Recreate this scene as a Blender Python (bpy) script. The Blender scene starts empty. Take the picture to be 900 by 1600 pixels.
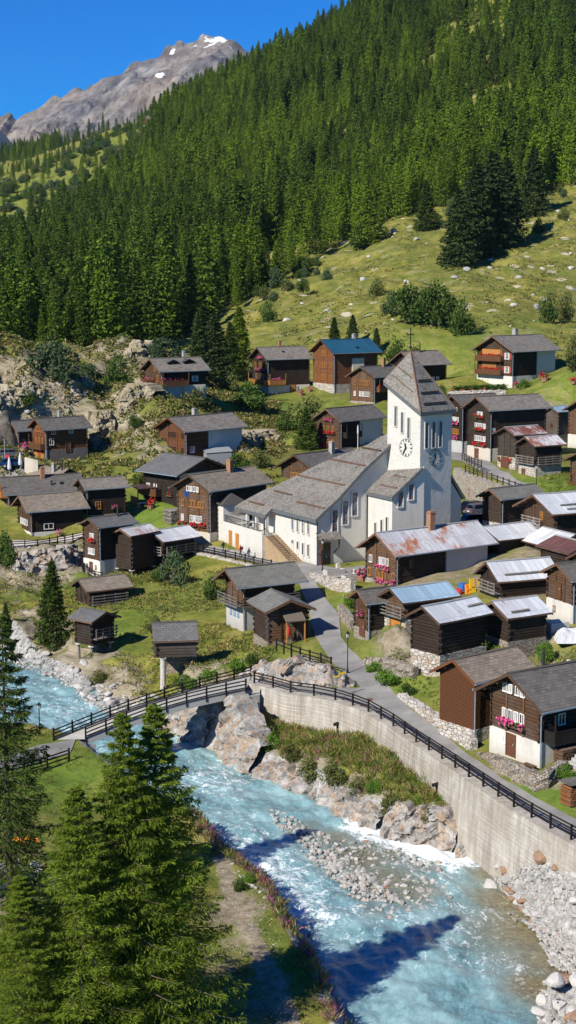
import bpy, bmesh, math, random
import numpy as np
from mathutils import Vector, Matrix, Quaternion
R = math.radians
rng = np.random.RandomState(11)
random.seed(5)
scene = bpy.context.scene
COL = scene.collection

# ------------------------------------------------------------------ camera model
FPX, CZ = 2400.0, 38.0
PIT = math.atan(370 / FPX)
CP, SP = math.cos(PIT), math.sin(PIT)
SUN = np.array([-0.685, -0.728, 0]); SUN /= np.linalg.norm(SUN)
SUN_EL = R(37)

def ray(u, v):
    a, b = (u - 450) / FPX, -(v - 800) / FPX
    return np.array([a, CP + b * SP, -SP + b * CP])
def UZ(u, v, z):
    r = ray(u, v); t = (z - CZ) / r[2]
    return np.array([0, 0, CZ]) + t * r
def UY(u, v, y):
    r = ray(u, v); t = y / r[1]
    return np.array([0, 0, CZ]) + t * r
def proj(x, y, z):
    z = z - CZ
    d = y * CP - z * SP
    return 450 + FPX * x / d, 800 - FPX * (y * SP + z * CP) / d

# ------------------------------------------------------------------ noise
def _hash(ix, iy, s):
    n = (ix.astype(np.int64) * 374761393 + iy.astype(np.int64) * 668265263 + s * 1274126177) & 0x7fffffff
    n = ((n ^ (n >> 13)) * 1274126177) & 0x7fffffff
    n = ((n ^ (n >> 16)) * 461845907) & 0x7fffffff
    return ((n ^ (n >> 15)) & 0xffff) / 65535.0
def vnoise(x, y, s=0):
    x = np.asarray(x, float); y = np.asarray(y, float)
    ix = np.floor(x); iy = np.floor(y); fx = x - ix; fy = y - iy
    fx = fx * fx * (3 - 2 * fx); fy = fy * fy * (3 - 2 * fy)
    a = _hash(ix, iy, s); b = _hash(ix + 1, iy, s); c = _hash(ix, iy + 1, s); d = _hash(ix + 1, iy + 1, s)
    return (a * (1 - fx) + b * fx) * (1 - fy) + (c * (1 - fx) + d * fx) * fy - 0.5
def fbm(x, y, o=4, s=0, g=0.5):
    t = 0; a = 1.0
    for i in range(o):
        t = t + a * vnoise(x * 2 ** i + 17.3 * i, y * 2 ** i - 9.1 * i, s + i); a *= g
    return t
def ridged(x, y, o=4, s=0):
    t = 0; a = 1.0
    for i in range(o):
        t = t + a * (0.5 - abs(vnoise(x * 2 ** i + 7.7 * i, y * 2 ** i + 3.3 * i, s + i)) * 2); a *= 0.5
    return t

def seg_dist(px, py, poly, closed=False):
    """distance to a polyline, running length of the nearest point, signed side (+ left of travel)"""
    px = np.asarray(px, float); py = np.asarray(py, float)
    best = np.full(px.shape, 1e9); run = np.zeros(px.shape); side = np.zeros(px.shape)
    acc = 0.0
    P = list(poly) + ([poly[0]] if closed else [])
    for a, b in zip(P[:-1], P[1:]):
        dx, dy = b[0] - a[0], b[1] - a[1]; L = math.hypot(dx, dy)
        t = np.clip(((px - a[0]) * dx + (py - a[1]) * dy) / (L * L), 0, 1)
        qx, qy = px - a[0] - t * dx, py - a[1] - t * dy
        d = np.hypot(qx, qy); m = d < best
        best = np.where(m, d, best); run = np.where(m, acc + t * L, run)
        side = np.where(m, np.sign(dx * (py - a[1]) - dy * (px - a[0])), side)
        acc += L
    return best, run, side
def inpoly(px, py, poly):
    px = np.asarray(px, float); py = np.asarray(py, float)
    c = np.zeros(px.shape, bool); n = len(poly)
    for i in range(n):
        x1, y1 = poly[i][:2]; x2, y2 = poly[(i + 1) % n][:2]
        if y1 == y2: continue
        k = ((y1 > py) != (y2 > py)) & (px < (x2 - x1) * (py - y1) / (y2 - y1) + x1)
        c ^= k
    return c
def worley(x, y, s=0):
    x = np.asarray(x, float); y = np.asarray(y, float); ix = np.floor(x); iy = np.floor(y)
    f1 = np.full(x.shape, 9.); f2 = np.full(x.shape, 9.); cid = np.zeros(x.shape)
    for dx in (-1, 0, 1):
        for dy in (-1, 0, 1):
            cx, cy = ix + dx, iy + dy; px = cx + _hash(cx, cy, s); py = cy + _hash(cx, cy, s + 5); d = np.hypot(x - px, y - py); m = d < f1
            f2 = np.where(m, f1, np.minimum(f2, d)); cid = np.where(m, _hash(cx, cy, s + 9), cid); f1 = np.where(m, d, f1)
    return f1, f2, cid
def sstep(a, b, x):
    t = np.clip((x - a) / (b - a), 0, 1); return t * t * (3 - 2 * t)

# ------------------------------------------------------------------ terrain
WZ = -5.5
CTRL = [  # pixel u, v and ground height z
 (20,1420,-3),(150,1420,-3.3),(350,1400,-3.6),(330,1500,-3.6),(440,1600,-4),(150,1600,-3.3),(0,1600,-3),(0,1750,-3),(300,1750,-3.6),(450,1750,-4),
 (60,1200,-3),(20,1240,-3),(150,1215,-3.6),(250,1300,-4),(75,1168,-2.7),(0,1200,-2.6),(320,1320,-4.3),(-150,1300,-3),(-150,1600,-3),(-150,1150,-2.6),
 (60,1010,-4.2),(120,1040,-4.3),(137,1030,-3.7),(147,1072,-4.8),(200,1098,-4.8),(270,1071,-3.4),(230,1085,-4.4),(310,1060,-2.2),(340,1040,-1.2),(392,1056,-0.05),
 (905,1305,0),(860,1275,0),(800,1238,0),(740,1200,0),(690,1158,0),(640,1128,0),(585,1090,0),(530,1086,0),(452,1078,0),(400,1068,0),
 (565,1055,.2),(545,1025,.5),(520,990,.8),(505,950,1.1),(485,910,1.5),(470,885,1.9),(520,895,2),(560,885,2.2),(440,875,1.7),(420,884,1.4),(380,872,1.3),(345,866,1.3),(300,858,1.3),
 (860,1202,.7),(746,1167,.2),(682,1062,1.2),(795,1003,3.4),(783,937,4.4),(894,970,4),(635,993,2.3),(577,1000,1.4),(600,915,3),(840,850,6),(783,818,5.2),(790,735,8),(830,750,8),
 (769,721,8.4),(725,708,8.5),(809,607,15),(697,601,14),(588,632,12),(527,620,12.5),(422,617,12.5),(535,700,8),(480,760,5),(331,850,2),(230,795,4),(292,725,8),(257,620,15.6),(75,717,8),
 (9,850,1.4),(50,842,1.4),(134,803,4),(161,897,-.6),(207,905,-1),(262,892,-.6),(143,951,-2.4),(384,1000,-1.6),(405,1010,-.5),(490,1001,.6),
 (30,893,-.8),(100,880,-.3),(0,1000,-3.9),(40,960,-2.7),(0,930,-1.8),(60,848,1.5),(130,838,1.5),
 (200,960,-2),(260,930,-1.2),(300,900,-.4),(230,1000,-2.7),(300,960,-1.9),(180,1000,-3),(350,970,-1.7),
 (200,790,4),(240,800,3.8),(160,815,2.5),(10,735,7.5),(50,705,8),(0,690,8.5),(90,722,7.5),(0,775,5),(-60,720,8),
 (400,650,11),(430,628,11.8),(450,618,12.3),(380,690,8.8),(440,680,8.6),(470,690,8),(330,615,15),(500,600,13.5),(620,600,13.5),
 (870,700,8.5),(900,650,11),(868,765,7.4),(820,755,7.7),(720,712,8.5),(750,725,8.3),(790,745,7.8),(840,778,7),(760,780,5),(740,812,4.5),(720,825,4),(775,830,4.6),
 (840,960,3.8),(900,1000,3.9),(830,1050,2.3),(720,1010,2.2),(650,1010,1.5),(620,1060,.7),(680,1110,.6),(900,1180,1.6),(830,1222,.45),(700,960,3),(740,900,4.2),(660,985,2),
]
CTRLD = [  # pixel u, v and ground distance
 (30,562,285),(30,600,272),(30,650,265),(30,690,262),(130,650,268),(130,592,283),(130,562,298),(200,690,252),(200,622,270),(215,540,305),(260,690,250),(280,640,265),
 (0,562,330),(130,562,345),(215,558,350),(-40,600,275),
 (345,590,335),(380,562,362),(480,600,340),
 (600,520,370),(700,590,325),(720,540,360),(880,560,335),(900,590,305),(650,460,430),(850,460,425),(870,390,500),(700,400,520),(550,440,480),(450,500,430),(400,545,390),(380,482,480),
 (850,300,640),(550,385,580),(430,470,470),(620,332,650),(340,482,520),(100,560,420),(20,570,480),(50,440,680),(200,440,780),(100,345,1100),(0,275,1800),(200,225,1650),(300,170,1550),(400,115,1450),
 (545,40,1250),(700,150,930),(900,-60,1080),(900,160,860),(700,-90,1250),(240,185,1900),(100,232,2100),(0,252,2200),
 (400,125,1800),(545,60,1600),(700,-60,1600),(900,-30,1400),(300,180,1900),(400,150,2600),(545,110,2300),(700,40,2300),(900,60,2300),(150,235,2500),(0,262,2600),
 (1050,250,640),(1050,60,860),(1050,500,425),(1100,800,200),(1050,1000,140),(-150,560,420),(-150,420,700),(-150,300,1800),(1000,1300,104),(1000,620,305),
]
_pts = [UZ(*c) for c in CTRL] + [UY(*c) for c in CTRLD]
_pts += [np.array([x, y, z]) for x, y, z in ((-40,60,-3),(0,62,-4.2),(-20,45,-3),(30,45,-4.5),(24,75,-4.5))]
_A = np.array([[p[0] / p[1], math.log(p[1])] for p in _pts]); _Z = np.array([(p[2] - CZ) / p[1] for p in _pts])
_C2 = 0.02 ** 2
_K = np.sqrt(((_A[:, None] - _A[None]) ** 2).sum(-1) + _C2)
_n = len(_A)
_M = np.zeros((_n + 3, _n + 3)); _M[:_n, :_n] = -_K + np.eye(_n) * -1e-4; _M[:_n, _n] = 1; _M[:_n, _n + 1:] = _A; _M[_n:, :_n] = _M[:_n, _n:].T
_W = np.linalg.solve(_M, np.concatenate([_Z, np.zeros(3)]))
def rbf(x, y):
    x = np.asarray(x, float); y = np.asarray(y, float); sh = x.shape
    a = np.stack([x.ravel() / y.ravel(), np.log(y.ravel())], 1); out = np.zeros(len(a))
    for i in range(0, len(a), 20000):
        q = a[i:i + 20000]
        k = -np.sqrt(((q[:, None] - _A[None]) ** 2).sum(-1) + _C2)
        out[i:i + 20000] = k @ _W[:_n] + _W[_n] + q @ _W[_n + 1:]
    return (out * y.ravel() + CZ).reshape(sh)

# river edges at the water level (upstream first)
_far = [(-60,985),(30,1022),(80,1047),(130,1080),(165,1108),(215,1125),(270,1140),(318,1166),(345,1174),(385,1200),(440,1222),(500,1250),(560,1284),(620,1304),(700,1322),(745,1338),(790,1392),(840,1440),(905,1475),(960,1490),(960,1530),(880,1545),(846,1570),(845,1610),(840,1800)]
_near = [(-60,1085),(0,1140),(60,1158),(120,1185),(200,1235),(250,1265),(300,1292),(325,1306),(368,1352),(405,1388),(436,1420),(468,1480),(500,1530),(545,1605),(590,1800)]
FAR = [UZ(u, v, WZ)[:2] for u, v in _far]; NEAR = [UZ(u, v, WZ)[:2] for u, v in _near]
RIV = FAR + NEAR[::-1]
# top of the concrete wall (road level)
_wall = [(380,1066),(415,1073),(452,1084),(490,1089),(530,1097),(570,1111),(612,1135),(652,1163),(695,1191),(727,1213),(757,1233),(800,1262),(845,1289),(885,1311),(930,1335),(990,1372),(1080,1420),(1260,1510)]
WALL = [UZ(u, v, 0.0)[:2] for u, v in _wall]
# land on the river side of the wall
BANKP = [WALL[0] + np.array([-1.6, 0.2])] + WALL + [UZ(1300, 1700, WZ)[:2], UZ(840, 1700, WZ)[:2]] + [UZ(u, v, WZ)[:2] for u, v in _far[21:8:-1]] + [UZ(345, 1150, -4)[:2]]
KNOLL = [(60,640,26,.58),(130,640,20,.56),(200,600,26,.58),(230,680,14,.54),(30,600,22,.64),(285,690,12,.56),(420,690,10,.55),(385,695,8,.55),(10,680,14,.7),(60,885,7,1.0),(110,875,6,1.),(215,550,22,.7),(310,1065,3,.8),(455,1040,4,.9),(60,1000,9,.7),(120,1035,7,.8),(180,1075,6,.8),(630,1035,3,.8),(850,1040,5,.7),(290,1090,6,.9),(360,1030,2.5,.6),(30,940,5,.5),(600,1000,2,.5),(330,900,3,.6)]
_KW = []
def field(x, y):
    """terrain height and rock weight"""
    x = np.asarray(x, float); y = np.asarray(y, float)
    z = rbf(x, y)
    rock = np.zeros(x.shape)
    for kx, ky, kr, ks in _KW:
        rock = np.maximum(rock, ks * np.exp(-((x - kx) ** 2 + (y - ky) ** 2 * 0.35) / (kr * kr)))
    road = np.zeros(x.shape)
    if ROADS:
        for poly, w in ROADS:
            d, _, _ = seg_dist(x, y, poly)
            road = np.maximum(road, 1 - sstep(w, w + 2.0, d))
    calm = 1 - road
    for hx, hy, hr in PADS:
        calm = calm * sstep(hr * 0.7, hr * 1.3, np.hypot(x - hx, y - hy))
    far = sstep(300, 500, y)
    z = z + (fbm(x / 9, y / 9, 4, 3) * (0.7 + 2.5 * far) + fbm(x / 2.2, y / 2.2, 3, 9) * 0.25) * calm
    k = sstep(0.3, 0.75, rock)
    k = sstep(0.2, 0.55, rock)
    wf1, wf2, wid = worley(x / 4.2 + .5 * fbm(x / 6, y / 6, 2, 8), y / 6.5, 12)
    z = z + k * calm * (ridged(x / 8.5 + .35 * y / 8, y / 13, 4, 21) * 2.2 - 1.0 + fbm(x / 2.2, y / 3.2, 3, 5) * 1.0 + (wid - .5) * 2.4 * sstep(.02, .3, wf2 - wf1))
    near = (y < 210)
    # bank between concrete wall and water
    inb = inpoly(x, y, BANKP) & near
    dw, rw, _ = seg_dist(x, y, WALL); dr, _, _ = seg_dist(x, y, FAR)
    base = np.interp(rw, [0, 4, 8.5, 17.6, 28, 33, 38.6, 42, 45, 60], [-2.2, -3.2, -3.6, -2.6, -2.9, -3.7, -4.1, -3.2, -2.3, -1.8])
    t = dr / (dw + dr + 1e-6)
    zb = WZ + 0.15 + (base - WZ) * np.clip(t * np.where(rw > 36, 1.1, 1.9), 0, 1) ** 0.8 + fbm(x / 1.6, y / 1.6, 3, 31) * 0.9 * sstep(0, 1.2, dw) + 0.3
    z = np.where(inb, zb, z)
    rock = np.where(inb, .75 - .5 * sstep(.2, .5, t), rock)
    # river bed
    inr = inpoly(x, y, RIV)
    dn, _, _ = seg_dist(x, y, NEAR)
    de = np.minimum(dr, dn)
    bank = sstep(0, 1.0, de)
    z = np.where(inr, np.where(y < 400, np.minimum(z, WZ - 0.05 - 0.9 * sstep(0, 1.5, de)), z), z)
    zl = WZ + 0.1 + (z - WZ - 0.1) * bank
    z = np.where((~inr) & (de < 1.0) & (y < 200), zl, z)
    shore = np.where(y < 220, 1 - sstep(0.2, 2.4, de), 0)
    shore = np.where(inb & (rw > 35), 1.0, shore)
    return z, np.clip(rock, 0, 1), shore, inr, road
ROADS = []; PADS = []
def _g(u, v, f):
    r = ray(u, v); ys = 60 * 1.006 ** np.arange(640)
    t = ys / r[1]; xs = t * r[0]; zs = CZ + t * r[2]
    h = f(xs, ys); b = np.nonzero(zs < h)[0]
    if len(b) == 0: i = len(ys) - 1; return np.array([xs[i], ys[i], h[i]])
    i = max(b[0], 1)
    lo, hi = ys[i - 1], ys[i]
    for _ in range(3):
        yy = np.linspace(lo, hi, 9); tt = yy / r[1]; hh = f(tt * r[0], yy)
        j = np.nonzero(CZ + tt * r[2] < hh)[0]; j = max(j[0], 1) if len(j) else 8
        lo, hi = yy[j - 1], yy[j]
    return np.array([hi / r[1] * r[0], hi, float(f(np.array([hi / r[1] * r[0]]), np.array([hi]))[0])])
def G0(u, v): return _g(u, v, rbf)
def G(u, v): return _g(u, v, lambda x, y: field(x, y)[0])
def T(x, y): return field(np.atleast_1d(float(x)), np.atleast_1d(float(y)))[0][0]
def Tv(x, y): return field(x, y)[0]
for u, v, r_, s_ in KNOLL:
    g = G0(u, v); _KW.append((g[0], g[1], r_, s_))
# centre lines of the lanes (flattened ground)
_rl = [(1260,1500,1270,1455),(905,1308,905,1284),(860,1280,835,1250),(740,1205,739,1185),(690,1165,690,1146),(640,1130,640,1112),(590,1100,612,1080),(530,1088,556,1076),(452,1079,461,1070),(385,1068,392,1062)]
ROADS.append(([((UZ(a, b, 0) + UZ(c, d, 0)) / 2)[:2] for a, b, c, d in _rl], 2.6))
ROADS.append(([G0(u, v)[:2] for u, v in ((585,1082),(565,1052),(548,1025),(513,975),(497,930),(478,895),(440,878),(380,868),(330,860))], 2.3))
ROADS.append(([G0(u, v)[:2] for u, v in ((470,885),(520,893),(565,885))], 3.0))
ROADS.append(([G0(u, v)[:2] for u, v in ((700,705),(735,718),(765,735),(800,752),(845,778))], 2.2))
ROADS.append(([G0(u, v)[:2] for u, v in ((20,852),(75,846),(125,838))], 1.6))
# ------------------------------------------------------------------ mesh builder
class MB:
    def __init__(s): s.v = []; s.f = []; s.m = []; s.uv = []; s.n = 0
    def add(s, vs, fs, m=0, uvs=None):
        b = s.n
        s.v.extend([tuple(float(c) for c in p) for p in vs]); s.n += len(vs)
        for i, f in enumerate(fs):
            s.f.append(tuple(b + k for k in f)); s.m.append(m)
            s.uv.append(uvs[i] if uvs else None)
        return s
    def quad(s, a, b, c, d, m=0, uv=None): return s.add([a, b, c, d], [(0, 1, 2, 3)], m, [uv] if uv else None)
    def box(s, x0, x1, y0, y1, z0, z1, m=0):
        return s.add([(x0,y0,z0),(x1,y0,z0),(x1,y1,z0),(x0,y1,z0),(x0,y0,z1),(x1,y0,z1),(x1,y1,z1),(x0,y1,z1)],
                     [(0,3,2,1),(4,5,6,7),(0,1,5,4),(1,2,6,5),(2,3,7,6),(3,0,4,7)], m)
    def obox(s, o, ex, ey, ez, m=0):
        o, ex, ey, ez = (np.array(k, float) for k in (o, ex, ey, ez))
        p = [o, o+ex, o+ex+ey, o+ey, o+ez, o+ex+ez, o+ex+ey+ez, o+ey+ez]
        return s.add(p, [(0,3,2,1),(4,5,6,7),(0,1,5,4),(1,2,6,5),(2,3,7,6),(3,0,4,7)], m)
    def prism(s, poly, z0, z1, m=0):
        n = len(poly); zz = z1 if hasattr(z1, '__len__') else [z1] * n
        z00 = z0 if hasattr(z0, '__len__') else [z0] * n
        v = [(p[0], p[1], z00[i]) for i, p in enumerate(poly)] + [(p[0], p[1], zz[i]) for i, p in enumerate(poly)]
        return s.add(v, [tuple(range(n))[::-1], tuple(range(n, 2*n))] + [(i, (i+1) % n, n+(i+1) % n, n+i) for i in range(n)], m)
    def tube(s, a, b, r, r2=None, n=6, m=0, cap=True):
        a = np.array(a, float); b = np.array(b, float); d = b - a; d /= np.linalg.norm(d) + 1e-9
        u = np.cross(d, [0, 0, 1.0]); 
        if np.linalg.norm(u) < 1e-3: u = np.array([1.0, 0, 0])
        u /= np.linalg.norm(u); w = np.cross(d, u); r2 = r if r2 is None else r2
        v = [a + (u * math.cos(k*2*math.pi/n) + w * math.sin(k*2*math.pi/n)) * r for k in range(n)] + [b + (u * math.cos(k*2*math.pi/n) + w * math.sin(k*2*math.pi/n)) * r2 for k in range(n)]
        f = [(k, (k+1) % n, n+(k+1) % n, n+k) for k in range(n)]
        if cap: f += [tuple(range(n))[::-1], tuple(range(n, 2*n))]
        return s.add(v, f, m)
    def path(s, pts, rs, n=6, m=0):
        for i in range(len(pts) - 1): s.tube(pts[i], pts[i+1], rs[i], rs[i+1], n, m)
        return s
    def lathe(s, prof, n=10, m=0, c=(0, 0, 0)):
        v = []; k = len(prof)
        for r, z in prof: v += [(c[0] + r*math.cos(2*math.pi*i/n), c[1] + r*math.sin(2*math.pi*i/n), c[2] + z) for i in range(n)]
        f = [(j*n+i, j*n+(i+1) % n, (j+1)*n+(i+1) % n, (j+1)*n+i) for j in range(k-1) for i in range(n)]
        return s.add(v, f, m)
    def build(s, name, mats, parent=None, smooth=False):
        me = bpy.data.meshes.new(name); me.from_pydata(s.v, [], s.f)
        for mt in (mats if isinstance(mats, (list, tuple)) else [mats]): me.materials.append(MAT[mt] if isinstance(mt, str) else mt)
        me.polygons.foreach_set('material_index', s.m)
        if any(u is not None for u in s.uv):
            l = me.uv_layers.new(name='UVMap'); k = 0
            buf = np.zeros(len(me.loops) * 2)
            for f, u in zip(s.f, s.uv):
                if u is not None:
                    for j in range(len(f)): buf[2*(k+j)] = u[j][0]; buf[2*(k+j)+1] = u[j][1]
                k += len(f)
            l.data.foreach_set('uv', buf)
        if smooth: me.polygons.foreach_set('use_smooth', [True] * len(me.polygons))
        me.update()
        o = bpy.data.objects.new(name, me); COL.objects.link(o)
        if parent is not None: o.parent = parent
        return o
def npmesh(name, verts, faces, mats, parent=None, smooth=False, mi=None, attrs=None):
    """verts (n,3), faces (m,k) arrays"""
    me = bpy.data.meshes.new(name); verts = np.asarray(verts, np.float32); faces = np.asarray(faces, np.int32)
    m, k = faces.shape
    me.vertices.add(len(verts)); me.vertices.foreach_set('co', verts.ravel())
    me.loops.add(m * k); me.loops.foreach_set('vertex_index', faces.ravel())
    me.polygons.add(m); me.polygons.foreach_set('loop_start', np.arange(0, m * k, k, dtype=np.int32))
    try: me.polygons.foreach_set('loop_total', np.full(m, k, np.int32))
    except Exception: pass
    for mt in (mats if isinstance(mats, (list, tuple)) else [mats]): me.materials.append(MAT[mt])
    if mi is not None: me.polygons.foreach_set('material_index', np.asarray(mi, np.int32))
    me.polygons.foreach_set('use_smooth', np.full(m, bool(smooth)))
    for an, av in (attrs or {}).items():
        at = me.attributes.new(an, 'FLOAT', 'POINT'); at.data.foreach_set('value', np.asarray(av, np.float32).ravel())
    me.update(calc_edges=True); me.validate()
    if parent == 'MESH': return me
    o = bpy.data.objects.new(name, me); COL.objects.link(o)
    if parent is not None: o.parent = parent
    return o
def tag(o, label=None, cat=None, group=None, kind=None):
    if label: o['label'] = label
    if cat: o['category'] = cat
    if group: o['group'] = group
    if kind: o['kind'] = kind
    return o
def thing(name, label, cat, loc=(0, 0, 0), rz=0.0, group=None):
    o = bpy.data.objects.new(name, None); COL.objects.link(o); o.location = loc; o.rotation_euler = (0, 0, rz)
    o.empty_display_size = 0.3
    return tag(o, label, cat, group)
def inst(name, me, loc, rz=0, sc=1.0, parent=None):
    o = bpy.data.objects.new(name, me); COL.objects.link(o); o.location = loc; o.rotation_euler = (0, 0, rz)
    o.scale = sc if hasattr(sc, '__len__') else (sc, sc, sc)
    if parent is not None: o.parent = parent
    return o
def dup_tree(root, loc, rz=0, sc=1.0):
    r = root.copy(); COL.objects.link(r); r.location = loc; r.rotation_euler = (0, 0, rz); r.scale = (sc,) * 3 if not hasattr(sc, '__len__') else sc
    for ch in list(root.children):
        c = ch.copy(); COL.objects.link(c); c.parent = r
        for g in ch.children:
            d = g.copy(); COL.objects.link(d); d.parent = c
    return r

# ------------------------------------------------------------------ materials
MAT = {}
class NT:
    def __init__(s, name):
        s.m = bpy.data.materials.new(name); s.m.use_nodes = True; MAT[name] = s.m
        s.t = s.m.node_tree; s.b = s.t.nodes['Principled BSDF']; s.out = s.t.nodes['Material Output']
    def n(s, ty, **kw):
        o = s.t.nodes.new(ty)
        for k, v in kw.items():
            if k.startswith('i_'):
                key = k[2:]; o.inputs[int(key) if key.isdigit() else key.replace('_', ' ')].default_value = v
            else: setattr(o, k, v)
        return o
    def l(s, a, b): s.t.links.new(a, b); return s
    def coord(s, kind='Object', scale=(1, 1, 1), rnd=True):
        c = s.n('ShaderNodeTexCoord'); mp = s.n('ShaderNodeMapping'); mp.inputs['Scale'].default_value = scale
        s.l(c.outputs[kind], mp.inputs['Vector'])
        if rnd:
            oi = s.n('ShaderNodeObjectInfo'); mu = s.n('ShaderNodeMath', operation='MULTIPLY', i_1=57.0); s.l(oi.outputs['Random'], mu.inputs[0]); s.l(mu.outputs[0], mp.inputs['Location'])
        return mp.outputs[0]
    def noise(s, vec, sc=5, det=4, ro=.55, dist=0):
        o = s.n('ShaderNodeTexNoise', i_Scale=sc, i_Detail=det, i_Roughness=ro, i_Distortion=dist)
        if vec is not None: s.l(vec, o.inputs['Vector'])
        return o.outputs['Fac']
    def ramp(s, fac, stops):
        o = s.n('ShaderNodeValToRGB'); cr = o.color_ramp
        while len(cr.elements) < len(stops): cr.elements.new(.5)
        for e, (p, c) in zip(cr.elements, stops): e.position = p; e.color = (*c, 1) if len(c) == 3 else c
        s.l(fac, o.inputs[0]); return o.outputs[0]
    def gray(s, fac, a, b):
        o = s.n('ShaderNodeMapRange', i_1=a, i_2=b); o.clamp = True; s.l(fac, o.inputs[0]); return o.outputs[0]
    def mix(s, fac, a, b, mode='MIX'):
        o = s.n('ShaderNodeMix', data_type='RGBA', blend_type=mode)
        for k, v in ((0, fac), (6, a), (7, b)):
            if isinstance(v, (int, float)): o.inputs[k].default_value = v
            elif isinstance(v, tuple): o.inputs[k].default_value = (*v, 1)
            else: s.l(v, o.inputs[k])
        return o.outputs[2]
    def math(s, op, a, b=None):
        o = s.n('ShaderNodeMath', operation=op)
        for k, v in ((0, a), (1, b)):
            if v is None: continue
            if isinstance(v, (int, float)): o.inputs[k].default_value = v
            else: s.l(v, o.inputs[k])
        return o.outputs[0]
    def attr(s, name): 
        o = s.n('ShaderNodeAttribute', attribute_name=name); return o.outputs['Fac']
    def color(s, c):
        if isinstance(c, tuple): s.b.inputs['Base Color'].default_value = (*c, 1)
        else: s.l(c, s.b.inputs['Base Color'])
        return s
    def bump(s, h, st=.5, d=.05):
        o = s.n('ShaderNodeBump', i_Strength=st, i_Distance=d); s.l(h, o.inputs['Height']); s.l(o.outputs[0], s.b.inputs['Normal']); return s
    def rough(s, r, spec=.3):
        s.b.inputs['Specular IOR Level'].default_value = spec
        if isinstance(r, (int, float)): s.b.inputs['Roughness'].default_value = r
        else: s.l(r, s.b.inputs['Roughness'])
        return s
def simple(name, c, r=.7, var=.25, sc=4, bump=.2, spec=.3):
    t = NT(name); v = t.coord(); f = t.noise(v, sc, 5)
    d = tuple(x * (1 - var) for x in c); b = tuple(min(1, x * (1 + var)) for x in c)
    t.color(t.ramp(f, [(.3, d), (.7, b)])); t.rough(r, spec)
    if bump: t.bump(t.noise(v, sc * 5, 3), bump, .03)
    return t
def logwood(name, c, var=.45, grey=.25):
    t = NT(name); v = t.coord(scale=(1, 1, 6)); f = t.noise(v, 1.6, 6, .65)
    g = t.n('ShaderNodeNewGeometry'); isl = g.outputs['Random Per Island']
    lo = tuple(x * (1 - var) for x in c); hi = tuple(x * (1 + var) for x in c); gr = tuple(sum(c) / 3 * (1 + var) * k for k in (1.05, 1, .95))
    c1 = t.ramp(f, [(.28, lo), (.6, c), (.75, hi)])
    c2 = t.mix(t.gray(isl, .0, 1.0), c1, t.mix(.5, c1, lo))
    v2 = t.coord(scale=(.7, .7, .5)); f2 = t.gray(t.noise(v2, 1.1, 4), .45, .7)
    c3 = t.mix(t.math('MULTIPLY', f2, grey * 2), c2, gr)
    oi = t.n('ShaderNodeObjectInfo'); hv = t.n('ShaderNodeHueSaturation'); mr = t.n('ShaderNodeMapRange', i_1=0.0, i_2=1.0, i_3=.7, i_4=1.45); t.l(oi.outputs['Random'], mr.inputs[0]); t.l(mr.outputs[0], hv.inputs['Value']); t.l(c3, hv.inputs['Color'])
    t.color(hv.outputs[0]); t.rough(.8, .2); t.bump(t.noise(t.coord(scale=(1, 1, 10)), 6, 4), .5, .03)
    return t
def slate(name, c, var=.3, w=.55, h=.3, lich=(.22, .2, .13)):
    t = NT(name); v = t.coord('UV', rnd=False)
    b = t.n('ShaderNodeTexBrick', offset=.5, i_Scale=1.0, i_Mortar_Size=.02, i_Brick_Width=w, i_Row_Height=h, i_Mortar_Smooth=.1, i_Bias=0.0)
    b.inputs['Color1'].default_value = (*[x * (1 - var) for x in c], 1); b.inputs['Color2'].default_value = (*[x * (1 + var) for x in c], 1); b.inputs['Mortar'].default_value = (*[x * .35 for x in c], 1)
    t.l(v, b.inputs['Vector'])
    vo = t.coord('UV', rnd=True); n1 = t.noise(vo, .5, 5, .6); n2 = t.noise(vo, 2.6, 5, .7)
    c1 = t.mix(t.gray(n1, .35, .7), b.outputs['Color'], t.mix(.5, b.outputs['Color'], tuple(x * 1.35 for x in c)))
    c2 = t.mix(t.math('MULTIPLY', t.gray(n2, .56, .74), .55), c1, lich)
    t.color(c2); t.rough(.62, .35); t.bump(t.math('ADD', b.outputs['Fac'], t.math('MULTIPLY', n2, -.8)), .6, .04)
    return t
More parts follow.
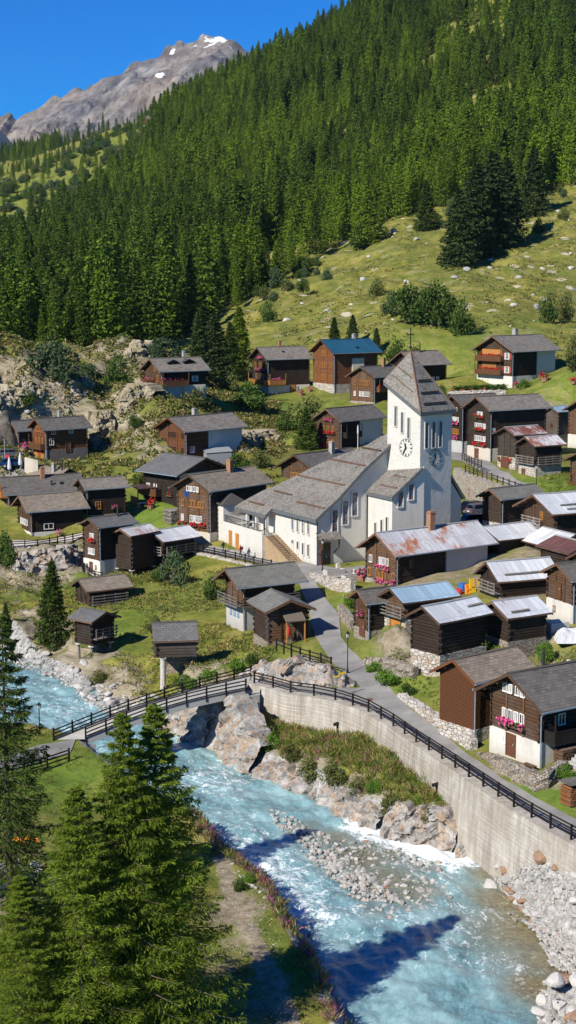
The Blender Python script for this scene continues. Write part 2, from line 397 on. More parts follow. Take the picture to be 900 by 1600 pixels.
def metal(name, c=(.5, .52, .54), rust=.5, rc=(.22, .075, .03), bands=.6, sheet=2.2):
    t = NT(name); v = t.coord('UV', rnd=False); vr = t.coord('UV', (1, 1, 1), True)
    b = t.n('ShaderNodeTexBrick', offset=.37, i_Scale=1.0, i_Mortar_Size=.02, i_Brick_Width=.72, i_Row_Height=sheet, i_Mortar_Smooth=.3)
    b.inputs['Color1'].default_value = (*[x * .78 for x in c], 1); b.inputs['Color2'].default_value = (*[min(1, x * 1.1) for x in c], 1); b.inputs['Mortar'].default_value = (*[x * .42 for x in c], 1)
    t.l(v, b.inputs['Vector'])
    vs = t.n('ShaderNodeMapping'); vs.inputs['Scale'].default_value = (4.2, .75, 1); t.l(vr, vs.inputs['Vector'])
    n = t.noise(vs.outputs[0], 1.3, 6, .65); big = t.noise(vr, .3, 3)
    tot = t.math('ADD', n, t.math('MULTIPLY', t.math('SUBTRACT', big, .5), .9))
    th = .80 - .42 * rust
    m = t.gray(tot, th, th + .10)
    fine = t.noise(vr, 6, 4, .7)
    rcol = t.mix(fine, tuple(x * .6 for x in rc), tuple(min(1, x * 1.7) for x in rc))
    dirt = t.mix(t.math('MULTIPLY', t.gray(t.noise(vs.outputs[0], .9, 5, .7), .45, .8), .35), b.outputs['Color'], (.28, .25, .22))
    t.color(t.mix(m, dirt, rcol)); t.rough(.45, .4)
    sx = t.n('ShaderNodeSeparateXYZ'); t.l(v, sx.inputs[0])
    wv = t.math('SINE', t.math('MULTIPLY', sx.outputs[0], 6.283 / .28))
    t.bump(t.math('ADD', t.math('MULTIPLY', wv, .5), t.math('MULTIPLY', b.outputs['Fac'], -.8)), .5, .035)
    return t
def stone(name, c1, c2, sc=2.6, mortar=(.35, .33, .3)):
    t = NT(name); v = t.coord(scale=(1, 1, 1.7)); w = t.noise(v, 2, 3)
    vo = t.n('ShaderNodeTexVoronoi', i_Scale=sc, feature='F1'); t.l(v, vo.inputs['Vector'])
    ed = t.n('ShaderNodeTexVoronoi', i_Scale=sc, feature='DISTANCE_TO_EDGE'); t.l(v, ed.inputs['Vector'])
    hs = t.n('ShaderNodeSeparateColor'); t.l(vo.outputs['Color'], hs.inputs[0])
    cc = t.mix(hs.outputs[0], c1, c2); cc = t.mix(t.math('MULTIPLY', t.gray(hs.outputs[1], .75, .9), .7), cc, (.3, .17, .08))
    cc = t.mix(t.gray(t.noise(v, 9, 4), .3, .7), cc, t.mix(.6, cc, tuple(x * .6 for x in c1)))
    e = t.gray(ed.outputs['Distance'], .0, .07)
    t.color(t.mix(e, tuple(x * .5 for x in mortar), cc)); t.rough(.85, .2); t.bump(t.math('ADD', e, t.math('MULTIPLY', w, .5)), .9, .08)
    return t
def plaster(name, c, dirt=.5, stain=(.3, .28, .25)):
    t = NT(name); v = t.coord(); v2 = t.coord(scale=(1.2, 1.2, .35))
    f = t.gray(t.noise(v2, .8, 6, .65), .5, .78); g = t.noise(v, 3, 4)
    cc = t.mix(t.gray(g, .3, .7), tuple(x * .93 for x in c), c)
    px = t.n('ShaderNodeSeparateXYZ'); c_ = t.n('ShaderNodeTexCoord'); t.l(c_.outputs['Object'], px.inputs[0]); low = t.gray(t.math('ADD', px.outputs[2], t.math('MULTIPLY', t.noise(v, 1.6, 5, .7), 1.6)), 1.7, .7)
    cc = t.mix(t.math('MULTIPLY', f, dirt), cc, stain); t.color(t.mix(t.math('MULTIPLY', low, .4), cc, (.27, .25, .21))); t.rough(.85, .2); t.bump(t.noise(v, 1.4, 6, .7), .35, .06)
    return t
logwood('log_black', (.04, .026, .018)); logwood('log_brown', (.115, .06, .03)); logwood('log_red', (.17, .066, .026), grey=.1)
logwood('log_grey', (.085, .066, .05)); logwood('plank_brown', (.105, .041, .017), var=.2, grey=0); logwood('wood_gold', (.36, .16, .045), var=.25, grey=0)
logwood('board', (.13, .07, .04)); logwood('board_grey', (.2, .175, .15), grey=.3); logwood('rail_wood', (.06, .042, .034), grey=.3); logwood('rail_dark', (.022, .017, .015), grey=.1)
slate('slate', (.178, .158, .134)); slate('slate_dark', (.115, .104, .092)); slate('slate_brown', (.205, .17, .13)); slate('slate_blue', (.12, .118, .115), var=.18)
slate('slate_plate', (.152, .148, .128), var=.2, w=.7, h=.4, lich=(.17, .17, .14)); slate('shingle', (.18, .165, .145), var=.45, w=.3, h=.22, lich=(.27, .22, .15))
slate('blue_tiles', (.012, .075, .13), var=.12, w=.4, h=.5, lich=(.02, .1, .16))
metal('metal_white', (.60, .62, .65), .22); metal('metal_pale', (.62, .64, .66), .12); metal('metal_rusty', (.52, .53, .54), .62, (.3, .1, .035)); metal('metal_red', (.5, .48, .46), .98, (.16, .055, .03))
metal('metal_half', (.6, .6, .6), .72, (.24, .08, .035)); metal('metal_blue', (.30, .44, .56), .05); metal('metal_brown', (.13, .05, .035), .0)
stone('stone_wall', (.46, .42, .36), (.3, .27, .23)); stone('stone_pale', (.6, .56, .5), (.45, .41, .36), 1.9); stone('stone_dark', (.2, .19, .18), (.12, .115, .11), 2.4)
stone('dry_stone', (.42, .37, .3), (.22, .2, .18), 3.6, (.1, .09, .08))
plaster('white_wall', (.6, .575, .52), .55); plaster('church_wall', (.575, .55, .5), .5, (.36, .34, .3)); plaster('plaster_grey', (.48, .47, .45), .3); plaster('plaster_cream', (.6, .55, .42), .2)
plaster('concrete_block', (.42, .42, .4), .4); plaster('concrete_beige', (.52, .47, .38), .35)
simple('white_paint', (.75, .74, .7), .5, .06); simple('frame_brown', (.12, .055, .025), .5, .2); simple('frame_gold', (.45, .2, .05), .5, .15); simple('frame_blue', (.1, .22, .36), .4, .1)
simple('shutter_red', (.25, .05, .035), .6, .15); simple('door_brown', (.12, .05, .028), .6, .25); simple('door_gold', (.42, .17, .035), .5, .2)
simple('iron', (.015, .015, .016), .45, .2); simple('gutter_zinc', (.2, .25, .3), .4, .2, spec=.5); simple('copper', (.16, .075, .035), .5, .2)
simple('chimney_brick', (.28, .15, .085), .8, .35, 6); simple('chimney_grey', (.3, .29, .27), .8, .3); simple('stove_pipe', (.03, .03, .03), .5, .2)
simple('flower_red', (.46, .015, .02), .6, .4, 20, 0); simple('flower_pink', (.52, .07, .2), .6, .4, 20, 0); simple('leaf_green', (.05, .12, .02), .6, .4, 12, 0)
simple('curtain', (.42, .4, .37), .8, .1); simple('black_rubber', (.015, .015, .015), .8, .1); simple('steel', (.35, .36, .38), .35, .1)
simple('asphalt', (.225, .216, .205), .88, .22, .45, .4); simple('rust_plate', (.16, .07, .04), .7, .2); simple('yellow_sign', (.7, .45, .02), .5, .05); simple('tarp_white', (.5, .51, .53), .5, .1); simple('blue_cloth', (.03, .12, .4), .6, .1)
simple('red_cloth', (.5, .03, .03), .7, .1); simple('teal_cloth', (.02, .3, .38), .7, .1); simple('yellow_cloth', (.75, .45, .02), .6, .1); simple('orange_cloth', (.75, .25, .02), .6, .15); simple('beige_stone', (.45, .42, .38), .8, .2)
def glossy(name, c, r=.08):
    t = NT(name); t.color(c); t.rough(r, .5); return t
glossy('glass', (.012, .015, .02)); glossy('car_black', (.008, .009, .012), .2); glossy('car_grey', (.07, .075, .085), .25); glossy('car_blue', (.008, .03, .08), .2); glossy('car_glass', (.01, .012, .015), .05)
glossy('lamp_glass', (.5, .5, .48), .2); glossy('tail_red', (.3, .01, .01), .2); glossy('car_white', (.6, .62, .65), .25)
t = NT('stained_glass'); v = t.coord(rnd=True); vo = t.n('ShaderNodeTexVoronoi', i_Scale=4.0); t.l(v, vo.inputs['Vector']); s_ = t.n('ShaderNodeSeparateColor'); t.l(vo.outputs['Color'], s_.inputs[0])
t.color(t.ramp(s_.outputs[0], [(0, (.02, .03, .08)), (.3, (.05, .07, .18)), (.5, (.2, .08, .04)), (.65, (.25, .25, .22)), (.85, (.03, .1, .12)), (1, (.2, .05, .03))])); t.rough(.25, .5)
# concrete of the river wall: vertical streaks and board lines
t = NT('wall_concrete'); v = t.coord(rnd=False); v2 = t.coord(scale=(.8, .8, .1), rnd=False); v3 = t.coord(scale=(.15, .15, 3.2), rnd=False)
f = t.gray(t.noise(v2, 1.6, 7, .72), .42, .62); g = t.noise(v, .35, 5, .6); h = t.gray(t.noise(v3, 1.6, 4), .4, .65); sm = t.gray(t.noise(v, 2.2, 6, .75), .5, .72)
cc = t.mix(t.gray(g, .35, .65), (.36, .325, .265), (.53, .50, .445)); cc = t.mix(t.math('MULTIPLY', f, .75), cc, (.22, .19, .16)); cc = t.mix(t.math('MULTIPLY', h, .3), cc, (.3, .27, .23)); cc = t.mix(t.math('MULTIPLY', sm, .5), cc, (.26, .225, .17)); v4 = t.coord(scale=(4, 4, .12), rnd=False); cc = t.mix(t.math('MULTIPLY', t.gray(t.noise(v4, 1.2, 3), .45, .6), .22), cc, (.24, .21, .17))
t.color(cc); t.rough(.9, .2); t.bump(t.math('ADD', h, t.noise(v, 5, 5)), .5, .06)
# tower plaster: big rendered blocks with faint joints
t = NT('tower_wall'); v = t.coord(rnd=False); n1 = t.noise(v, 1.1, 6, .7); n2 = t.noise(v, 4.5, 5, .7); sx = t.n('ShaderNodeSeparateXYZ'); t.l(v, sx.inputs[0])
cx = t.n('ShaderNodeCombineXYZ'); t.l(t.math('ADD', sx.outputs[0], sx.outputs[1]), cx.inputs[0]); t.l(sx.outputs[2], cx.inputs[1])
b = t.n('ShaderNodeTexBrick', offset=.5, i_Scale=1.0, i_Mortar_Size=.03, i_Brick_Width=1.5, i_Row_Height=.75, i_Mortar_Smooth=.6); b.inputs['Color1'].default_value = (.535, .512, .465, 1); b.inputs['Color2'].default_value = (.565, .54, .49, 1); b.inputs['Mortar'].default_value = (.51, .49, .45, 1); t.l(cx.outputs[0], b.inputs['Vector'])
c = t.mix(t.math('MULTIPLY', t.gray(n1, .45, .75), .5), b.outputs['Color'], (.44, .43, .4)); c = t.mix(t.math('MULTIPLY', t.gray(n2, .5, .75), .3), c, (.72, .71, .68))
t.color(c); t.rough(.9, .2); t.bump(t.math('ADD', n1, t.math('MULTIPLY', n2, .6)), .9, .12)
# foliage
def leafmat(name, dark, light, hue=.25, trans=.25):
    t = NT(name); g = t.n('ShaderNodeNewGeometry'); oi = t.n('ShaderNodeObjectInfo')
    v = t.coord(rnd=True); big = t.noise(v, .55, 3)
    a = t.math('ADD', t.math('MULTIPLY', g.outputs['Random Per Island'], .6), t.math('MULTIPLY', big, .4))
    c = t.ramp(a, [(.15, dark), (.55, tuple((x + y) / 2 for x, y in zip(dark, light))), (.9, light)])
    hsv = t.n('ShaderNodeHueSaturation'); t.l(c, hsv.inputs['Color'])
    mr = t.n('ShaderNodeMapRange', i_1=0.0, i_2=1.0, i_3=1 - hue, i_4=1 + hue); t.l(oi.outputs['Random'], mr.inputs[0]); t.l(mr.outputs[0], hsv.inputs['Value'])
    t.color(hsv.outputs[0]); t.rough(.7, .15)
    if trans:
        tr = t.n('ShaderNodeBsdfTranslucent'); t.l(hsv.outputs[0], tr.inputs[0]); mx = t.n('ShaderNodeMixShader', i_0=trans); t.l(t.b.outputs[0], mx.inputs[1]); t.l(tr.outputs[0], mx.inputs[2]); t.l(mx.outputs[0], t.out.inputs['Surface'])
    return t
leafmat('needles_spruce', (.035, .06, .012), (.10, .15, .024), .25, .3); leafmat('needles_larch', (.08, .128, .014), (.255, .335, .03), .12, .38); leafmat('needles_dark', (.022, .038, .012), (.065, .095, .026), .2, .2)
leafmat('forest_dark', (.034, .068, .007), (.118, .185, .016), .45, .2); leafmat('forest_light', (.07, .125, .009), (.195, .28, .02), .3, .25)
leafmat('leaves_grey', (.035, .065, .028), (.11, .16, .07), .15, .2); leafmat('leaves_green', (.03, .065, .012), (.10, .16, .03), .25, .25); leafmat('leaves_bright', (.06, .14, .015), (.16, .28, .03), .2, .3); leafmat('leaves_olive', (.06, .08, .02), (.16, .17, .05), .2, .2)
leafmat('weed_green', (.07, .115, .018), (.22, .28, .045), .0, .35); leafmat('weed_dry', (.20, .155, .055), (.48, .37, .15), .0, .35); leafmat('weed_pink', (.16, .05, .08), (.36, .13, .2), .0, .3); leafmat('turf', (.06, .09, .015), (.17, .20, .04), .0, .3)
simple('bark', (.11, .085, .065), .9, .35, 6, .6)
# rocks
def rockmat(name, c, c2, warm=.3):
    t = NT(name); v = t.coord(rnd=True); n1 = t.noise(v, 1.2, 6, .65); n2 = t.noise(v, 5, 5, .7); oi = t.n('ShaderNodeObjectInfo')
    cc = t.mix(t.gray(n1, .3, .7), c, c2); g = t.n('ShaderNodeNewGeometry')
    cc = t.mix(t.math('MULTIPLY', t.gray(g.outputs['Random Per Island'], .55, 1), .6), cc, tuple(x * .6 for x in c)); cc = t.mix(t.math('MULTIPLY', t.gray(g.outputs['Random Per Island'], .10, .08), warm), cc, (.32, .16, .08))
    cc = t.mix(t.gray(n2, .55, .75), cc, t.mix(.5, cc, tuple(x * .4 for x in c)))
    t.color(cc); t.rough(.85, .25); t.bump(n2, .5, .06); return t
rockmat('rock_white', (.5, .48, .45), (.68, .66, .63)); rockmat('rock_grey', (.34, .33, .31), (.5, .48, .45)); rockmat('rock_rust', (.3, .17, .1), (.45, .33, .24)); rockmat('gravel_stone', (.29, .28, .26), (.47, .455, .43), .35); t = NT('cliff'); v = t.coord(rnd=True); n1 = t.noise(v, .9, 7, .7, .5); n2 = t.noise(v, 4, 6, .75); vo = t.coord(scale=(1, 1, .35)); n3 = t.noise(vo, 1.3, 5)
c = t.ramp(n1, [(.3, (.11, .105, .1)), (.47, (.27, .255, .235)), (.6, (.4, .385, .36)), (.75, (.52, .5, .47))]); c = t.mix(t.math('MULTIPLY', t.gray(n3, .48, .62), .7), c, (.36, .23, .13)); c = t.mix(t.math('MULTIPLY', t.gray(n2, .52, .66), .75), c, (.07, .066, .06))
t.color(c); t.rough(.88, .25); t.bump(t.math('ADD', n2, n1), .8, .12)
t = NT('knoll_rock'); v = t.coord(rnd=True); n1 = t.noise(v, .7, 7, .7, .5); n2 = t.noise(v, 3, 6, .75); n3 = t.noise(v, .5, 5)
c = t.ramp(n1, [(.3, (.11, .088, .058)), (.45, (.245, .205, .14)), (.58, (.36, .31, .225)), (.75, (.46, .41, .31))]); c = t.mix(t.math('MULTIPLY', t.gray(n3, .5, .62), .6), c, (.2, .18, .07)); c = t.mix(t.math('MULTIPLY', t.gray(n2, .52, .66), .6), c, (.07, .062, .045))
t.color(c); t.rough(.9, .2); t.bump(t.math('ADD', n2, n1), .8, .15)
# ground
t = NT('ground'); v = t.coord(rnd=False); a_r, a_s, a_d, a_l, a_f = (t.attr(k) for k in ('rock', 'shore', 'dirt', 'lush', 'far'))
n0 = t.noise(v, .05, 6, .6); n1 = t.noise(v, .28, 7, .65); n2 = t.noise(v, 1.3, 6, .7); n3 = t.noise(v, .42, 6, .65, .6)
grass = t.ramp(n1, [(.3, (.06, .082, .012)), (.43, (.13, .142, .024)), (.55, (.21, .195, .04)), (.68, (.31, .25, .09))])
grass = t.mix(t.gray(n0, .42, .62), grass, t.mix(.6, grass, (.11, .135, .03)))
grass = t.mix(t.math('MULTIPLY', a_l, .85), grass, t.ramp(n1, [(.3, (.085, .16, .022)), (.7, (.155, .22, .03))]))
grass = t.mix(t.math('MULTIPLY', t.gray(n2, .5, .68), .65), grass, (.045, .068, .015)); grass = t.mix(t.math('MULTIPLY', t.gray(t.noise(v, 2.7, 5, .7), .54, .7), .45), grass, (.26, .23, .09))
vr = t.n('ShaderNodeMapping'); vr.inputs['Rotation'].default_value = (0, .5, .4); vr.inputs['Scale'].default_value = (.5, .5, 1.4); t.l(v, vr.inputs['Vector'])
r1 = t.noise(vr.outputs[0], .7, 8, .7, .4); r2 = t.noise(v, 3.0, 5, .7)
rockc = t.ramp(r1, [(.3, (.075, .062, .043)), (.42, (.195, .165, .112)), (.55, (.315, .27, .19)), (.7, (.44, .395, .305))])
rockc = t.mix(t.math('MULTIPLY', t.gray(t.noise(v, .4, 5), .55, .7), .5), rockc, (.3, .28, .15))
rockc = t.mix(t.math('MULTIPLY', t.gray(r2, .5, .7), .5), rockc, (.12, .11, .095))
# rock shows where steep or where the noise lets it through
ge = t.n('ShaderNodeNewGeometry'); sx = t.n('ShaderNodeSeparateXYZ'); t.l(ge.outputs['Normal'], sx.inputs[0]); steep = t.gray(sx.outputs[2], .86, .62)
w = t.math('ADD', t.math('MULTIPLY', a_r, 1.0), t.math('SUBTRACT', t.math('MULTIPLY', n3, 1.3), 1.02)); w = t.math('ADD', w, t.math('MULTIPLY', steep, t.math('MULTIPLY', a_r, .7)))
rm = t.gray(w, .12, .26)
# scattered pale stones on the far meadow
vo = t.n('ShaderNodeTexVoronoi', i_Scale=.17, feature='F1'); t.l(v, vo.inputs['Vector']); sv = t.n('ShaderNodeSeparateColor'); t.l(vo.outputs['Color'], sv.inputs[0])
dist = t.math('ADD', vo.outputs['Distance'], t.math('MULTIPLY', t.noise(v, .8, 4), .5))
mm = t.math('MULTIPLY', t.gray(dist, .52, .46), t.math('MULTIPLY', t.gray(sv.outputs[0], .55, .6), t.math('MULTIPLY', a_f, t.gray(t.noise(v, .02, 3), .40, .56))))
bare = t.math('MULTIPLY', t.math('MULTIPLY', t.gray(t.noise(v, .11, 6, .7), .56, .66), a_f), .55)
col = t.mix(bare, grass, (.27, .235, .14)); col = t.mix(t.math('MULTIPLY', mm, .9), col, (.46, .41, .32))
col = t.mix(rm, col, rockc)
dirtc = t.ramp(n2, [(.3, (.12, .10, .062)), (.5, (.25, .205, .135)), (.7, (.37, .32, .235))])
col = t.mix(t.gray(t.math('ADD', a_d, t.math('SUBTRACT', n3, .5)), .35, .6), col, dirtc)
shc = t.ramp(t.noise(v, 2.4, 6, .7), [(.3, (.12, .115, .105)), (.5, (.33, .32, .3)), (.7, (.55, .54, .52))])
col = t.mix(t.gray(t.math('ADD', a_s, t.math('MULTIPLY', t.math('SUBTRACT', n3, .5), .8)), .4, .6), col, shc)
t.color(col); t.rough(.95, .1); t.bump(t.math('ADD', t.math('MULTIPLY', n2, .7), t.math('MULTIPLY', t.math('MULTIPLY', r1, rm), 2.2)), .8, .25)
# water
t = NT('water'); u = t.coord('UV', rnd=False); w = t.coord(rnd=False)
a_sh = t.attr('shallow'); a_fo = t.attr('foam')
m1 = t.n('ShaderNodeMapping'); m1.inputs['Scale'].default_value = (.62, 1.05, 1); t.l(u, m1.inputs['Vector']); f1 = t.noise(m1.outputs[0], 1.15, 8, .68, 1.1)
m2 = t.n('ShaderNodeMapping'); m2.inputs['Scale'].default_value = (.22, .25, 1); t.l(u, m2.inputs['Vector']); f2 = t.noise(m2.outputs[0], 1.0, 3, .5, .4); f3 = t.noise(w, 5.0, 5, .7)
f4 = t.noise(m1.outputs[0], 3.2, 5, .7, .8); base = t.ramp(t.math('ADD', t.math('MULTIPLY', f2, .55), t.math('MULTIPLY', f4, .45)), [(.34, (.075, .16, .18)), (.47, (.165, .30, .325)), (.6, (.275, .43, .445))])
a_fo = t.math('SUBTRACT', a_fo, t.math('MULTIPLY', a_sh, .3)); bed = t.ramp(t.noise(w, 2.6, 6, .75), [(.3, (.05, .04, .018)), (.5, (.17, .14, .07)), (.62, (.24, .2, .09)), (.75, (.4, .37, .3))])
base = t.mix(a_sh, base, bed)
fo = t.math('ADD', t.math('ADD', t.math('ADD', t.math('MULTIPLY', f1, .6), t.math('MULTIPLY', f4, .4)), t.math('MULTIPLY', t.math('SUBTRACT', f3, .5), .3)), t.math('MULTIPLY', t.math('SUBTRACT', a_fo, .5), .36))
fm = t.gray(fo, .565, .69)
col = t.mix(t.math('MULTIPLY', fm, .92), base, (.83, .87, .88))
t.color(col); t.rough(t.math('ADD', t.math('MULTIPLY', fm, .4), .18), .5); t.bump(t.math('ADD', f1, t.math('MULTIPLY', f3, .35)), .55, .12)
# distant rock
t = NT('mountain_rock'); v = t.coord(rnd=False); ge = t.n('ShaderNodeNewGeometry'); sx = t.n('ShaderNodeSeparateXYZ'); t.l(ge.outputs['Normal'], sx.inputs[0])
n1 = t.noise(v, .006, 8, .65); n2 = t.noise(v, .0016, 5, .6); n3 = t.noise(v, .03, 5, .7)
c = t.ramp(t.math('ADD', t.math('MULTIPLY', n1, .55), t.math('MULTIPLY', t.noise(v, .017, 7, .7), .45)), [(.38, (.025, .025, .034)), (.48, (.10, .097, .105)), (.62, (.30, .28, .265))]); c = t.mix(t.gray(n2, .42, .56), c, t.mix(.5, c, (.27, .205, .15)))
c = t.mix(t.math('MULTIPLY', t.gray(n3, .5, .7), .5), c, (.05, .05, .055))
pz = t.n('ShaderNodeSeparateXYZ'); t.l(v, pz.inputs[0])
gr = t.gray(t.math('ADD', pz.outputs[2], t.math('MULTIPLY', n1, 300)), 620, 480); c = t.mix(t.math('MULTIPLY', gr, t.math('MULTIPLY', t.gray(n2, .4, .6), .7)), c, (.15, .15, .08))
a_sn = t.attr('snow'); sn = t.gray(t.math('ADD', a_sn, t.math('MULTIPLY', t.math('SUBTRACT', t.noise(v, .02, 6, .7), .5), 3.0)), .74, .86)
t.color(t.mix(sn, c, (.85, .86, .88))); t.rough(.95, .1); t.bump(n1, .8, 25)
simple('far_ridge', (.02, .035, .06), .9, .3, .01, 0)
# ------------------------------------------------------------------ terrain sheet
def build_ground():
    aw = 0.0042
    ang = np.concatenate([[-6, -3, -1.6, -1, -.7, -.5, -.4], np.arange(-.33, .3301, aw), [.4, .5, .7, 1, 1.6, 3, 6]])
    ys = [8, 25, 40, 52]; y = 60.0
    while y < 2650: ys.append(y); y *= 1.0042
    ys += [3200, 4200, 6000, 9000]
    ys = np.array(ys); AA, YY = np.meshgrid(ang, ys); XX = np.clip(AA * YY, -5000 + AA, 5000 + AA)
    Xe = np.clip(AA, -.36, .36) * np.clip(YY, 60, 2600); Ye = np.clip(YY, 60, 2600)
    z, rock, shore, inr, road = field(Xe, Ye)
    z = np.where(YY > 2600, z - (YY - 2600) * .12, z)
    n, m = XX.shape
    idx = np.arange(n * m).reshape(n, m)
    f = np.stack([idx[:-1, :-1], idx[:-1, 1:], idx[1:, 1:], idx[1:, :-1]], -1).reshape(-1, 4)
    lush = np.zeros(XX.shape); dirt = np.zeros(XX.shape)
    for u, v, r_, s_ in LUSH:
        g = G0(u, v); lush = np.maximum(lush, s_ * np.exp(-((XX - g[0]) ** 2 + (YY - g[1]) ** 2 * .4) / r_ ** 2))
    for u, v, r_, s_ in DIRT:
        g = G0(u, v); dirt = np.maximum(dirt, s_ * np.exp(-((XX - g[0]) ** 2 + (YY - g[1]) ** 2 * .4) / r_ ** 2))
    # trodden track on the near bank
    d, _, _ = seg_dist(XX, YY, [G0(u, v)[:2] for u, v in ((345,1340),(365,1400),(395,1470),(420,1520),(440,1560),(470,1640))])
    dirt = np.maximum(dirt, (1 - sstep(.2, 1.3, d)) * .75)
    far = sstep(330, 380, YY) * (1 - sstep(900, 1200, YY))
    o = npmesh('ground', np.stack([XX, YY, z], -1).reshape(-1, 3), f, 'ground', smooth=True, attrs=dict(rock=rock, shore=shore, dirt=dirt, lush=lush, far=far))
    tag(o, 'alpine valley floor and hillside of grass and rock', None, None, 'structure')
LUSH = [(60,290,120,.35),(150,240,120,.35),(430,640,14,1),(400,660,8,1),(870,760,8,1),(235,800,7,1),(210,960,7,.5),(170,1000,5,.6),(60,1210,6,1),(120,1215,4,1),(600,1040,3,.9),(620,1075,3.5,.9),(830,1235,3,1),(880,1250,3,1),(540,945,3,.9),(20,690,6,1),(300,1060,3,.8),(375,1030,3.,.8),(120,900,5,.6),(60,910,5,.5),(420,1480,2,.5),(880,590,12,.6),(30,1560,4,.7),(640,600,14,.6),(395,1420,1.5,.7),(375,1380,1.2,.6),(720,560,20,.4),(790,640,10,.4)]
DIRT = [(640,900,7,.6),(700,900,7,.55),(740,880,8,.6),(800,900,9,.6),(850,860,9,.55),(780,850,7,.5),(700,960,4,.5),(830,960,6,.55),(600,960,3,.6),(160,850,5,.5),(180,800,5,.45),(780,740,5,.45),(840,700,9,.5),(860,660,10,.5),(370,1420,3,.7),(350,1500,3,.5),(400,1560,3,.55),(620,985,2.,.6),(860,1000,3,.6),(20,1420,3,.8),(355,1060,1.5,.7),(820,1215,1.5,.7),(790,1200,1.5,.8),(880,1215,2,.6),(345,1035,1.6,.7),(250,860,3,.5),(600,1010,2.,.6),(705,1030,2,.5),(860,985,3,.7),(215,790,2,.5)]
build_ground()

def strip(name, pairs, lift, mat, label, z=None, step=0.8):
    """a paved strip between left and right edge points, laid on the ground"""
    L = []; Rr = []
    for a, b, c, d in pairs: L.append(UZ(a, b, z) if z is not None else G0(a, b)); Rr.append(UZ(c, d, z) if z is not None else G0(c, d))
    rows = []
    for i in range(len(L) - 1):
        n = max(2, int(np.linalg.norm(L[i+1][:2] - L[i][:2]) / step), int(np.linalg.norm(Rr[i+1][:2] - Rr[i][:2]) / step))
        for k in range(n): t_ = k / n; rows.append((L[i] * (1 - t_) + L[i+1] * t_, Rr[i] * (1 - t_) + Rr[i+1] * t_))
    rows.append((L[-1], Rr[-1]))
    nc = 9; P = np.array([[a * (1 - j / (nc - 1)) + b * j / (nc - 1) for j in range(nc)] for a, b in rows])
    P[..., 2] = Tv(P[..., 0], P[..., 1]) + lift
    n, m = P.shape[:2]; idx = np.arange(n * m).reshape(n, m)
    f = np.stack([idx[:-1, :-1], idx[:-1, 1:], idx[1:, 1:], idx[1:, :-1]], -1).reshape(-1, 4)
    vv = P.reshape(-1, 3)
    nrm = np.cross(vv[f[0][1]] - vv[f[0][0]], vv[f[0][2]] - vv[f[0][0]])
    if nrm[2] < 0: f = f[:, ::-1]
    o = npmesh(name, vv, f, mat, smooth=True); return tag(o, label, None, None, 'structure')
strip('road', [(1260,1515,1275,1450),(1080,1420,1090,1375),(960,1347,960,1318),(905,1318,905,1284),(860,1292,835,1247),(800,1258,790,1221),(740,1218,739,1185),(690,1182,690,1144),(640,1150,640,1108),(590,1118,612,1078),(530,1094,556,1076),(495,1088,510,1076),(452,1083,461,1068),(420,1076,425,1064),(385,1068,392,1058)], .07, 'asphalt', 'grey asphalt lane along the top of the river wall')
strip('lane', [(556,1080,618,1086),(563,1074,602,1066),(543,1057,585,1046),(520,1037,565,1032),(500,1008,546,1015),(492,995,533,996),(485,965,530,962),(478,940,510,938),(468,913,494,912),(452,890,486,898),(432,876,480,886)], .09, 'asphalt', 'grey asphalt lane climbing to the church')
strip('plaza', [(432,880,470,872),(459,892,500,884),(490,903,530,889),(540,905,560,886),(580,896,585,882)], .11, 'asphalt', 'paved forecourt before the church door')
strip('path', [(300,861,303,851),(345,869,350,858),(385,875,390,862),(425,885,432,870),(452,890,460,874)], .08, 'asphalt', 'narrow paved path under the church terrace')
strip('lane', [(690,716,712,700),(722,722,740,712),(745,733,772,727),(775,747,800,745),(810,763,825,757),(850,785,862,780)], .09, 'asphalt', 'grey lane in front of the upper houses')
strip('path', [(12,858,20,846),(45,855,55,845),(90,848,95,840),(128,841,130,833)], .08, 'beige_stone', 'pale path behind the wooden fence')
strip('parking', [(712,836,722,808),(740,838,742,806),(775,832,772,808)], .08, 'asphalt', 'small paved car park behind the church')
strip('plaza', [(-40,755,-40,725),(0,760,0,718),(30,747,30,716),(45,732,42,718)], .08, 'asphalt', 'grey asphalt square at the left edge of the village')
# drain covers
for (u, v, lb) in ((577,1094,'round rusty drain cover on the asphalt lane'),(568,1104,'small square drain cover beside the wooden railing')):
    g = G(u, v); m = MB(); m.lathe([(0,.03),(.32,.03),(.36,.0)], 14, 0); o = m.build('drain_cover', 'rust_plate'); o.location = (g[0], g[1], g[2] + .08); tag(o, lb, 'drain cover')

